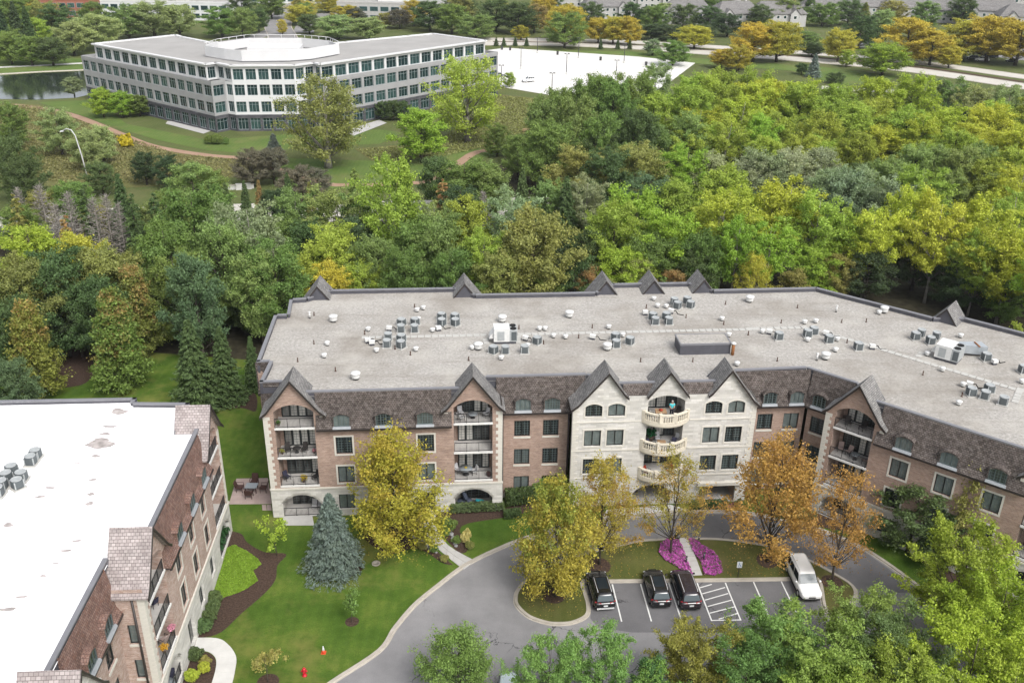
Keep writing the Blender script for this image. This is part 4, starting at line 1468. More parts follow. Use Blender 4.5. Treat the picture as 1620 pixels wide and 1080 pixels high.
# ================================================================== VEGETATION
def leaf_mesh(name, lobes, n, size, seed, up=.25, jit=.9, shell=(.72, 1.05), flat=1.0, cut=-.55, mat='leaf', drop_in=None):
    """a cloud of small leaf-spray faces on many overlapping lobes (centre, radii)"""
    r = np.random.default_rng(seed)
    Cn = np.array([l[0] for l in lobes], float)
    Rd = np.array([l[1] if hasattr(l[1], '__len__') else (l[1],) * 3 for l in lobes], float)
    wgt = (Rd[:, 0] * Rd[:, 2] + Rd[:, 0] ** 2)
    wgt /= wgt.sum()
    li = r.choice(len(lobes), n, p=wgt)
    d = r.normal(size=(n, 3))
    d /= np.linalg.norm(d, axis=1)[:, None]
    low_ = d[:, 2] < cut
    d[low_, 2] *= -1
    rad = r.uniform(shell[0], shell[1], n)
    pos = Cn[li] + d * Rd[li] * rad[:, None]
    nr = d + r.normal(size=(n, 3)) * jit
    nr[:, 2] += up
    nr /= np.linalg.norm(nr, axis=1)[:, None]
    a = np.cross(nr, r.normal(size=(n, 3)))
    a /= np.linalg.norm(a, axis=1)[:, None]
    b = np.cross(nr, a)
    s_ = size * r.uniform(.55, 1.35, n)
    a *= s_[:, None]
    b *= (s_ * r.uniform(.45, .8, n))[:, None]
    V = np.empty((n, 4, 3), np.float32)
    bend = nr * (s_ * .18)[:, None]
    V[:, 0] = pos - a
    V[:, 1] = pos - b * 1.0 + bend
    V[:, 2] = pos + a
    V[:, 3] = pos + b + bend
    lt = r.random(len(lobes))
    tone = np.ones((n, 4, 4), np.float32)
    tone[:, :, 0] = r.random(n)[:, None]
    tone[:, :, 1] = np.clip(lt[li] + r.normal(size=n) * .13, 0, 1)[:, None]
    return quads_to_mesh(name, V, tone, mat)
def quads_to_mesh(name, V, tone, mat):
    n = len(V)
    me = bpy.data.meshes.new(name)
    me.vertices.add(n * 4)
    me.vertices.foreach_set('co', V.reshape(-1))
    me.loops.add(n * 4)
    me.loops.foreach_set('vertex_index', np.arange(n * 4, dtype=np.int32))
    me.polygons.add(n)
    me.polygons.foreach_set('loop_start', np.arange(0, n * 4, 4, dtype=np.int32))
    at_ = me.color_attributes.new('tone', 'FLOAT_COLOR', 'POINT')
    at_.data.foreach_set('color', tone.reshape(-1))
    me.update()
    me.validate()
    me.materials.append(MAT[mat])
    return me
def fib(n):
    k = np.arange(n) + .5
    ph = np.arccos(1 - 2 * k / n)
    th = math.pi * (1 + 5 ** .5) * k
    return np.stack([np.cos(th) * np.sin(ph), np.sin(th) * np.sin(ph), np.cos(ph)], 1)
def trunk_mesh(name, h, r0, limbs, mat, seed, lean=0, top=.75):
    rr = random.Random(seed)
    mb = MB()
    pts = [Vector((0, 0, -.2))]
    for k in range(1, 6):
        t_ = k / 5
        pts.append(Vector((lean * t_ * t_ + rr.uniform(-.15, .15) * t_, rr.uniform(-.15, .15) * t_, h * top * t_)))
    mb.path(pts, [r0 * (1.25 if k == 0 else 1 - .7 * k / 5) for k in range(6)], 7)
    for p in limbs:
        p = Vector(p)
        t_ = min(.92, max(.3, (p.z / h) * rr.uniform(.45, .75)))
        base_ = Vector((lean * t_ * t_, 0, h * top * t_))
        mid = base_.lerp(p, .5) + Vector((0, 0, -.08 * h * rr.random()))
        rb = r0 * .38 * (1.1 - t_ * .6)
        mb.path([base_, mid, p], [rb, rb * .65, rb * .25], 5)
    me = mb.data(name)
    me.materials.append(MAT[mat])
    return me
PROTO = {}
def proto(kind, v, crown, trunk, h, w_):
    PROTO.setdefault(kind, []).append((crown, trunk, h, w_))
def lob_crown(seed, h, R, zc, V, nl, lr, shell=.72, squash=.85, inner=.25, lowcut=-.75):
    rr = np.random.default_rng(seed)
    P_ = fib(nl)
    out = []
    for p in P_:
        if p[2] < lowcut:
            continue
        k = shell * rr.uniform(.78, 1.14)
        q = p * k * np.array([R, R, V]) + rr.normal(size=3) * R * .07
        rad = R * lr * rr.uniform(.72, 1.35)
        out.append(((q[0], q[1], zc + q[2]), (rad, rad, rad * squash)))
    for _ in range(int(nl * inner)):
        p = rr.normal(size=3)
        p /= np.linalg.norm(p)
        q = p * rr.uniform(.2, .5) * np.array([R, R, V])
        rad = R * lr * 1.1
        out.append(((q[0], q[1], zc + q[2]), (rad, rad, rad * squash)))
    return out
H0 = 15.0
def branch_tree(kind, seed, h, R, z0, env, n_limb, n_sub, n_leaf, size, sub_len, spread, rise=(.25, .6), bark='bark', r0=.3, mat='leaf', lean=0, up=.35, wob=.22, flat=.8, fill=.12, topred=0, wscale=1.0):
    """limbs leave the trunk, twigs leave the limbs, leaf sprays cluster round the twigs"""
    r = np.random.default_rng(seed)
    segs, tones, limbs = [], [], []
    lump = r.uniform(.72, 1.2, 9)
    for k in range(n_limb):
        t_ = (k + .6) / n_limb
        a = k * 2.39996 + r.uniform(-.5, .5)
        zt_ = z0 + (h - z0) * (t_ ** .85) * r.uniform(.93, 1.0)
        rr_ = R * env((zt_ - z0) / (h - z0)) * lump[int((a % 6.2832) / 6.2832 * 9)] * r.uniform(1 - wob, 1 + wob * .6)
        tip = np.array([rr_ * math.cos(a) + lean * zt_ / h, rr_ * math.sin(a), zt_])
        zb = max(z0 * .55, zt_ - rr_ * r.uniform(*rise) * 1.6 - .06 * h)
        base_ = np.array([lean * (zb / h) ** 2, 0, zb])
        limbs.append((base_, tip))
        tn = r.random() * (1 - topred) + topred * t_
        for j in range(n_sub):
            f = r.uniform(.32, 1.0) ** .75
            o_ = base_ + (tip - base_) * f
            d = r.normal(size=3)
            d[2] = d[2] * .55 + .25
            out = np.array([math.cos(a), math.sin(a), .15])
            d = d / np.linalg.norm(d) + out * .55
            d /= np.linalg.norm(d)
            L_ = sub_len * r.uniform(.6, 1.25) * (.65 + .35 * f)
            segs.append((o_, o_ + d * L_))
            tones.append(np.clip(tn + r.normal() * .12, 0, 1))
    for j in range(int(len(segs) * fill)):
        a = r.uniform(0, 6.283)
        t_ = r.uniform(.05, .85)
        rr_ = R * env(t_) * r.uniform(.1, .6)
        o_ = np.array([rr_ * math.cos(a), rr_ * math.sin(a), z0 + (h - z0) * t_])
        segs.append((o_, o_ + r.normal(size=3) * sub_len * .5))
        tones.append(r.random())
    S0 = np.array([q[0] for q in segs])
    S1 = np.array([q[1] for q in segs])
    si = r.integers(0, len(segs), n_leaf)
    tt = r.uniform(.15, 1.1, n_leaf)[:, None]
    sp_ = spread * r.uniform(.5, 1.5, len(segs))
    off = r.normal(size=(n_leaf, 3)) * sp_[si][:, None]
    off[:, 2] *= flat
    pos = S0[si] + (S1 - S0)[si] * tt + off
    nr = off / (np.linalg.norm(off, axis=1)[:, None] + 1e-6) * .7 + r.normal(size=(n_leaf, 3)) * .75
    nr[:, 2] += up
    nr /= np.linalg.norm(nr, axis=1)[:, None]
    a = np.cross(nr, r.normal(size=(n_leaf, 3)))
    a /= np.linalg.norm(a, axis=1)[:, None]
    b = np.cross(nr, a)
    s_ = size * r.uniform(.5, 1.4, n_leaf)
    a *= s_[:, None]
    b *= (s_ * r.uniform(.4, .75, n_leaf))[:, None]
    bend = nr * (s_ * .2)[:, None]
    V = np.empty((n_leaf, 4, 3), np.float32)
    V[:, 0], V[:, 1], V[:, 2], V[:, 3] = pos - a, pos - b + bend, pos + a, pos + b + bend
    tone = np.ones((n_leaf, 4, 4), np.float32)
    tone[:, :, 0] = r.random(n_leaf)[:, None]
    tone[:, :, 1] = np.clip(np.array(tones)[si] + r.normal(size=n_leaf) * .08, 0, 1)[:, None]
    cr_ = quads_to_mesh('crown', V, tone, mat)
    mb = MB()
    rr = random.Random(seed)
    pts = [Vector((0, 0, -.3))] + [Vector((lean * (k / 6) ** 2 + rr.uniform(-.12, .12), rr.uniform(-.12, .12), h * .93 * k / 6)) for k in range(1, 7)]
    mb.path(pts, [r0 * 1.3] + [r0 * (1 - .88 * k / 6) for k in range(1, 7)], 7)
    for base_, tip in limbs:
        md = (base_ + tip) / 2 + np.array([0, 0, -.05 * R])
        q = r0 * .36 * (1.1 - .7 * base_[2] / h)
        mb.path([Vector(base_), Vector(md), Vector(tip)], [q, q * .6, q * .2], 4)
    tr_ = mb.data('trunk')
    tr_.materials.append(MAT[bark])
    proto(kind, 0, cr_, tr_, h, 2 * R * wscale)
e_round = lambda t: max(.12, math.sin(math.pi * min(1, .16 + .80 * t)) ** .62)
e_vase = lambda t: max(.15, math.sin(math.pi * min(1, .10 + .78 * t)) ** .8)
e_oval = lambda t: max(.1, math.sin(math.pi * min(1, .2 + .76 * t)) ** .8)
e_egg = lambda t: max(.08, math.sin(math.pi * min(1, .30 + .68 * t)) ** .85)
for v in range(6):
    branch_tree('round', 10 + v, H0, 5.1, 2.6 + .4 * (v % 3), e_round, 32 + v * 2, 9, 36000, .145, 1.25, .30, r0=.3, bark='bark')
for v in range(5):
    branch_tree('loose', 50 + v, H0, 4.9, 6.0, e_vase, 21 + v, 9, 24000, .14, 1.3, .29, rise=(.5, .95), r0=.21, bark='bark_pale', lean=(-.9, .5, 1.2, 0, -.4)[v], up=.5, flat=.6, wob=.4, fill=.05)
for v in range(3):
    branch_tree('oval', 90 + v, H0, 3.7, 2.0, e_oval, 30, 9, 22000, .15, 1.05, .27, rise=(.6, 1.2), r0=.22)
# pyramidal maples, foliage nearly to the ground
e_cone = lambda t: max(.04, (1 - t) ** .95 * min(1, .74 + t * 1.7))
for v in range(3):
    branch_tree('cone', 110 + v, 10.0, 3.3, .8, e_cone, 74, 8, 26000, .125, .75, .19, rise=(.15, .45), r0=.13, wob=.16, fill=.25, topred=.55, wscale=1.06)
# spruces: drooping whorls
def spruce_mesh(name, h, R, n_w, per, n, size, seed, gap=0.0, mat='leaf'):
    r = np.random.default_rng(seed)
    pos, ax, tn = [], [], []
    for k in range(n_w):
        t_ = k / n_w
        z = .25 + (h - .3) * t_
        Lr = R * (1 - t_) ** .85 * r.uniform(.85, 1.1) + .12
        nb = max(4, int(per * (1 - t_ * .65)))
        for j in range(nb):
            if r.random() < gap:
                continue
            a = 6.283 * (j + r.uniform(-.35, .35)) / nb + k * 1.3
            L_ = Lr * r.uniform(.72, 1.15)
            m_ = int(n / n_w / nb * (1.35 - .6 * t_)) + 3
            s_ = np.sqrt(r.random(m_)) * L_
            side = r.normal(size=m_) * .13 * L_ * (1 - .5 * s_ / L_)
            dz = -s_ * .28 + (s_ / max(L_, .1)) ** 2 * L_ * .12 + r.normal(size=m_) * .05
            x = np.cos(a) * s_ - np.sin(a) * side
            y = np.sin(a) * s_ + np.cos(a) * side
            pos.append(np.stack([x, y, z + dz], 1))
            d = np.tile(np.array([math.cos(a), math.sin(a), -.35]), (m_, 1)) + r.normal(size=(m_, 3)) * .35
            ax.append(d)
            tn.append(np.full(m_, r.random()))
    pos = np.concatenate(pos)
    ax = np.concatenate(ax)
    ax /= np.linalg.norm(ax, axis=1)[:, None]
    tn = np.concatenate(tn)
    m = len(pos)
    b = np.cross(ax, np.array([0, 0, 1.]) + r.normal(size=(m, 3)) * .45)
    b /= np.linalg.norm(b, axis=1)[:, None]
    s_ = size * r.uniform(.6, 1.3, m)
    V = np.empty((m, 4, 3), np.float32)
    a = ax * s_[:, None]
    b = b * (s_ * .38)[:, None]
    V[:, 0] = pos - a
    V[:, 1] = pos - b
    V[:, 2] = pos + a
    V[:, 3] = pos + b
    tone = np.ones((m, 4, 4), np.float32)
    tone[:, :, 0] = r.random(m)[:, None]
    tone[:, :, 1] = np.clip(tn * .8 + .1, 0, 1)[:, None]
    return quads_to_mesh(name, V, tone, mat)
for v in range(3):
    cr_ = spruce_mesh('crown', 10, 2.7, 34, 17, 20000, .17, 140 + v, .08)
    tr_ = trunk_mesh('trunk', 10, .16, [], 'bark', 150 + v, top=.9)
    proto('spruce', v, cr_, tr_, 10, 5.2)
for v in range(2):     # gappy pines
    cr_ = spruce_mesh('crown', 10, 2.4, 17, 9, 5200, .30, 160 + v, .3)
    tr_ = trunk_mesh('trunk', 10, .14, [], 'bark', 165 + v, top=.9)
    proto('pine', v, cr_, tr_, 10, 4.6)
# bare twiggy trees
for v in range(2):
    rr = random.Random(170 + v)
    mb = MB()
    mb.path([(0, 0, -.2), (.1, 0, 5), (.05, .1, 10)], [.15, .1, .02], 6)
    for k in range(70):
        z = 1.2 + 8.4 * k / 70
        a = k * 2.4 + rr.uniform(-.3, .3)
        Lb = (2.3 * (1 - z / 10.5) + .25) * rr.uniform(.7, 1.2)
        e = Vector((math.cos(a) * Lb, math.sin(a) * Lb, z + Lb * .35))
        mb.path([(0, 0, z), e], [.06, .02], 4)
        for j in range(12):
            f_ = rr.uniform(.25, 1)
            q = Vector((0, 0, z)).lerp(e, f_)
            mb.path([q, q + Vector((rr.uniform(-.5, .5), rr.uniform(-.5, .5), rr.uniform(-.1, .5)))], [.028, .014], 3)
    me = mb.data('branches')
    me.materials.append(MAT['dead_wood'])
    proto('bare', v, me, None, 10, 4.6)
# big ragged cottonwoods
for v in range(2):
    branch_tree('cotton', 180 + v, 17.5, 6.4, 3.4, e_vase if v else e_round, 30, 11, 22000, .17, 1.9, .42, rise=(.5, 1.0), bark='bark_pale', r0=.55, wob=.45, up=.25, fill=.04)
# open-branched street trees, fuller maples and nearer locusts (finer leaves)
for v in range(3):
    branch_tree('street', 210 + v, 9.3, 3.0, 2.5, e_egg, 34, 11, 19000, .07, .85, .17, rise=(.9, 1.6), r0=.10, wob=.3, fill=.03, flat=.9)
for v in range(2):
    branch_tree('thin', 225 + v, 9.3, 3.0, 2.6, e_egg, 34, 9, 10000, .068, .85, .14, rise=(.9, 1.6), r0=.10, wob=.35, fill=.0, flat=.9)
for v in range(3):
    branch_tree('maple', 240 + v, 9.8, 3.5, 1.5, e_egg, 46, 12, 28000, .09, .95, .20, rise=(.8, 1.4), r0=.12, wob=.28, fill=.06, topred=.4)
for v in range(4):
    branch_tree('locust', 260 + v, 10.0, 4.4, 2.4, e_vase, 32, 11, 34000, .10, 1.0, .19, rise=(.45, .9), r0=.14, lean=(.3, -.3, .1, 0)[v], up=.5, flat=.6, wob=.38, fill=.06)
# round shrubs and sparse saplings
for v in range(3):
    lb = lob_crown(280 + v, 2, 1.0, .8, .85, 26, .32, squash=.9)
    proto('shrub', v, leaf_mesh('foliage', lb, 3600, .085, 285 + v), None, 1.7, 2.1)
for v in range(2):
    rr = np.random.default_rng(300 + v)
    lb = [((rr.normal() * .45, rr.normal() * .45, 1.2 + 1.7 * rr.random()), rr.uniform(.2, .4)) for _ in range(16)]
    proto('sapling', v, leaf_mesh('crown', lb, 900, .10, 305 + v, shell=(.2, 1.2)), trunk_mesh('trunk', 3, .035, [l[0] for l in lb[::3]], 'bark', 309 + v, top=.9), 3.1, 1.9)

COLR = dict(yg=(.235, .262, .036), yg2=(.185, .225, .04), lime=(.16, .225, .032), green=(.10, .14, .038), mid=(.13, .168, .055), dark=(.062, .09, .034), olive=(.16, .158, .05), grey=(.16, .19, .105),
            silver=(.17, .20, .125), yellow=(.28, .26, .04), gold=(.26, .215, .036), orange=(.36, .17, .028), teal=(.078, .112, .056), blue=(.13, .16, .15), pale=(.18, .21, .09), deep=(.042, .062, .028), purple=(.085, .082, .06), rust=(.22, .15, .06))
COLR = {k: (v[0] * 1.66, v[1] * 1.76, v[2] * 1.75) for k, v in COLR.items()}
CW = dict(yg='bright yellow-green', yg2='yellow-green', lime='lime green', green='mid green', mid='soft green', dark='dark green', olive='olive', grey='grey-green', silver='silvery', yellow='yellow', gold='golden',
          orange='orange', teal='blue-green', blue='blue-grey', pale='pale green', deep='very dark green', purple='purplish dark', rust='rusty')
KW = dict(thin=('street_tree', 'thin street tree'), round=('broad_tree', 'broad rounded tree'), loose=('locust_tree', 'feathery loose-crowned tree'), oval=('oval_tree', 'upright oval tree'), cone=('maple_tree', 'pyramidal maple'), spruce=('spruce_tree', 'dense conical spruce'),
          pine=('pine_tree', 'thin gappy pine'), bare=('bare_tree', 'bare twiggy grey tree'), cotton=('cottonwood_tree', 'large ragged cottonwood'), street=('street_tree', 'open young street tree'), maple=('maple_tree', 'full street maple'),
          locust=('locust_tree', 'feathery locust tree'), shrub=('shrub', 'rounded shrub'), sapling=('sapling', 'thin young sapling'))
NTREE = [0]
WL = [('behind the corner gable of the gravel roof', -22, 112), ('behind the second rear gable', -4, 116), ('behind the three close rear gables', 18, 120), ('behind the bend of the gravel roof', 38, 118), ('behind the angled wing gable', 56, 108), ('beyond the angled wing roof', 75, 112),
      ('behind the white roofed building', -50, 105), ('beside the pyramidal maples', -38, 118), ('at the wood corner past the white roof', -68, 128), ('by the dead grey trees', -66, 160), ('beside the pale street lamp', -78, 200), ('on the prairie by the pond path', -115, 235),
      ('beside the low concrete wall', -48, 205), ('along the concrete road', -20, 178), ('by the tall lime-topped tree', -14, 150), ('by the clay path', -14, 225), ('in the middle of the wood', 10, 160), ('beside the meadow grass', 14, 215), ('below the bright car park', 22, 265), ('at the car park corner', 50, 285),
      ('in the heart of the bright wood', 55, 200), ('around the silvery trees', 62, 170), ('at the boulevard lawn', 85, 260), ('in the deep wood before the boulevard', 100, 220), ('beyond the silvery trees', 90, 165), ('on the slope past the angled wing', 80, 138), ('at the wood end near the boulevard bend', 135, 245), ('in the wood past the angled wing', 115, 175)]
LMK = {'in the woodland': WL, 'in the understorey of the wood': WL,
       'in the far belt beyond the office': [('beside the pond', -150, 340), ('behind the pond path', -190, 400), ('behind the white office wing', -110, 340), ('along the office approach road', -120, 430), ('behind the office right wing', -40, 350), ('between the office and the boulevard', -10, 400), ('at the boulevard beside the car park', 30, 420),
                                             ('on the boulevard median', 60, 405), ('on the berm lawn', 95, 370), ('along the boulevard bend', 150, 380), ('beside the far asphalt car park', 190, 400), ('before the grey roofed houses', 90, 460), ('between the grey roofed houses', 200, 500), ('near the pale curved office block', -40, 500), ('by the brick office block', -200, 500), ('before the dark boulevard thicket', 20, 470)],
       'among the distant houses': [('among the farthest grey roofs', 250, 560), ('among houses beyond the dark thicket', 120, 560), ('beyond the pale curved block', 0, 560), ('beyond the approach road offices', -120, 560), ('beyond the brick office block', -250, 560)]}
def tree(kind, pos, h, w_, col, label=None, group=None, cat='tree', mat=None, where='in the woodland', v=None):
    P_ = PROTO[kind]
    v = NTREE[0] % len(P_) if v is None else v
    NTREE[0] += 1
    cr_, tr_, ph_, pw_ = P_[v]
    nm, ph2 = KW[kind]
    if where.startswith('in the understorey'):
        nm = 'understorey_tree'
    elif where.startswith('in the far') or where.startswith('among the distant'):
        nm = 'distant_tree' if kind != 'spruce' else 'spruce_tree'
    if label is None and where in LMK:
        size = 'tall ' if h > 17.5 else ('small ' if h < 9 else '')
        q = min(LMK[where], key=lambda l: (l[1] - pos[0]) ** 2 + (l[2] - pos[1]) ** 2)
        label = size + (CW[col] + ' ' if kind != 'bare' else '') + ph2 + ' ' + q[0]
        group = label.replace(ph2, ph2 + 's')
    if label is None:
        label = (CW[col] + ' ' if kind != 'bare' else '') + ph2 + ' ' + where
        group = (CW[col] + ' ' if kind != 'bare' else '') + ph2 + 's ' + where
    r = thing(nm, label, cat, pos, random.uniform(0, 6.28), group)
    sx, sz = w_ / pw_, h / ph_
    r.scale = (sx, sx, sz)
    c = COLR[col] if isinstance(col, str) else tuple(x * q for x, q in zip(col, (2.05, 2.12, 2.1)))
    k = random.uniform(.88, 1.12)
    if mat and mat != 'leaf':
        key = (cr_.name, mat)
        if key not in WM:
            WM[key] = cr_.copy()
            WM[key].materials.clear()
            WM[key].materials.append(MAT[mat])
        cr_ = WM[key]
    o = inst('foliage' if kind == 'shrub' else ('branches' if kind == 'bare' else 'crown'), cr_, r)
    o.color = (c[0] * k * random.uniform(.90, 1.12), c[1] * k, c[2] * k, 1)
    if tr_:
        inst('trunk', tr_, r)
    return r
def tree_base(kind, base, top, wpx, col, **kw):
    """base pixel known: stands there; height from its top pixel row"""
    p = G(*base)
    k = PJ(p)[2]
    lo, hi = .5, 40
    for _ in range(30):
        m_ = (lo + hi) / 2
        if PJ(p + ZUP * m_)[1] > top:
            lo = m_
        else:
            hi = m_
    return tree(kind, p, lo, wpx * k / FPX, col, **kw)
def tree_top(kind, x, y, h, wpx, col, **kw):
    """only the crown shows: the ground place follows from a usual height"""
    for _ in range(3):
        p = G(x, y + 2, h + .5)
        k = PJ(p)[2]
        if kind in ('round', 'loose', 'oval'):
            h = min(21, max(h, min(wpx * k / FPX, 13) * .95))
    wm = wpx * k / FPX
    if kind in ('round', 'loose') and wm > 12.5 and 'label' not in kw:
        n_ = 2 if wm < 19 else 3
        for q in range(n_):
            ox = wm * (-.27 + .54 * q / (n_ - 1))
            hq = h * random.uniform(.82, 1.0) if q != n_ // 2 else h
            pq = Vector((p.x + ox, p.y + random.uniform(-3.5, 3.5), 0))
            pq.z = hgt(pq.y)
            tree(kind, pq, hq, wm * (.66 if n_ == 2 else .5), col, **kw)
        return
    p = Vector((p.x, p.y, hgt(p.y)))
    return tree(kind, p, h, wpx * k / FPX, col, **kw)

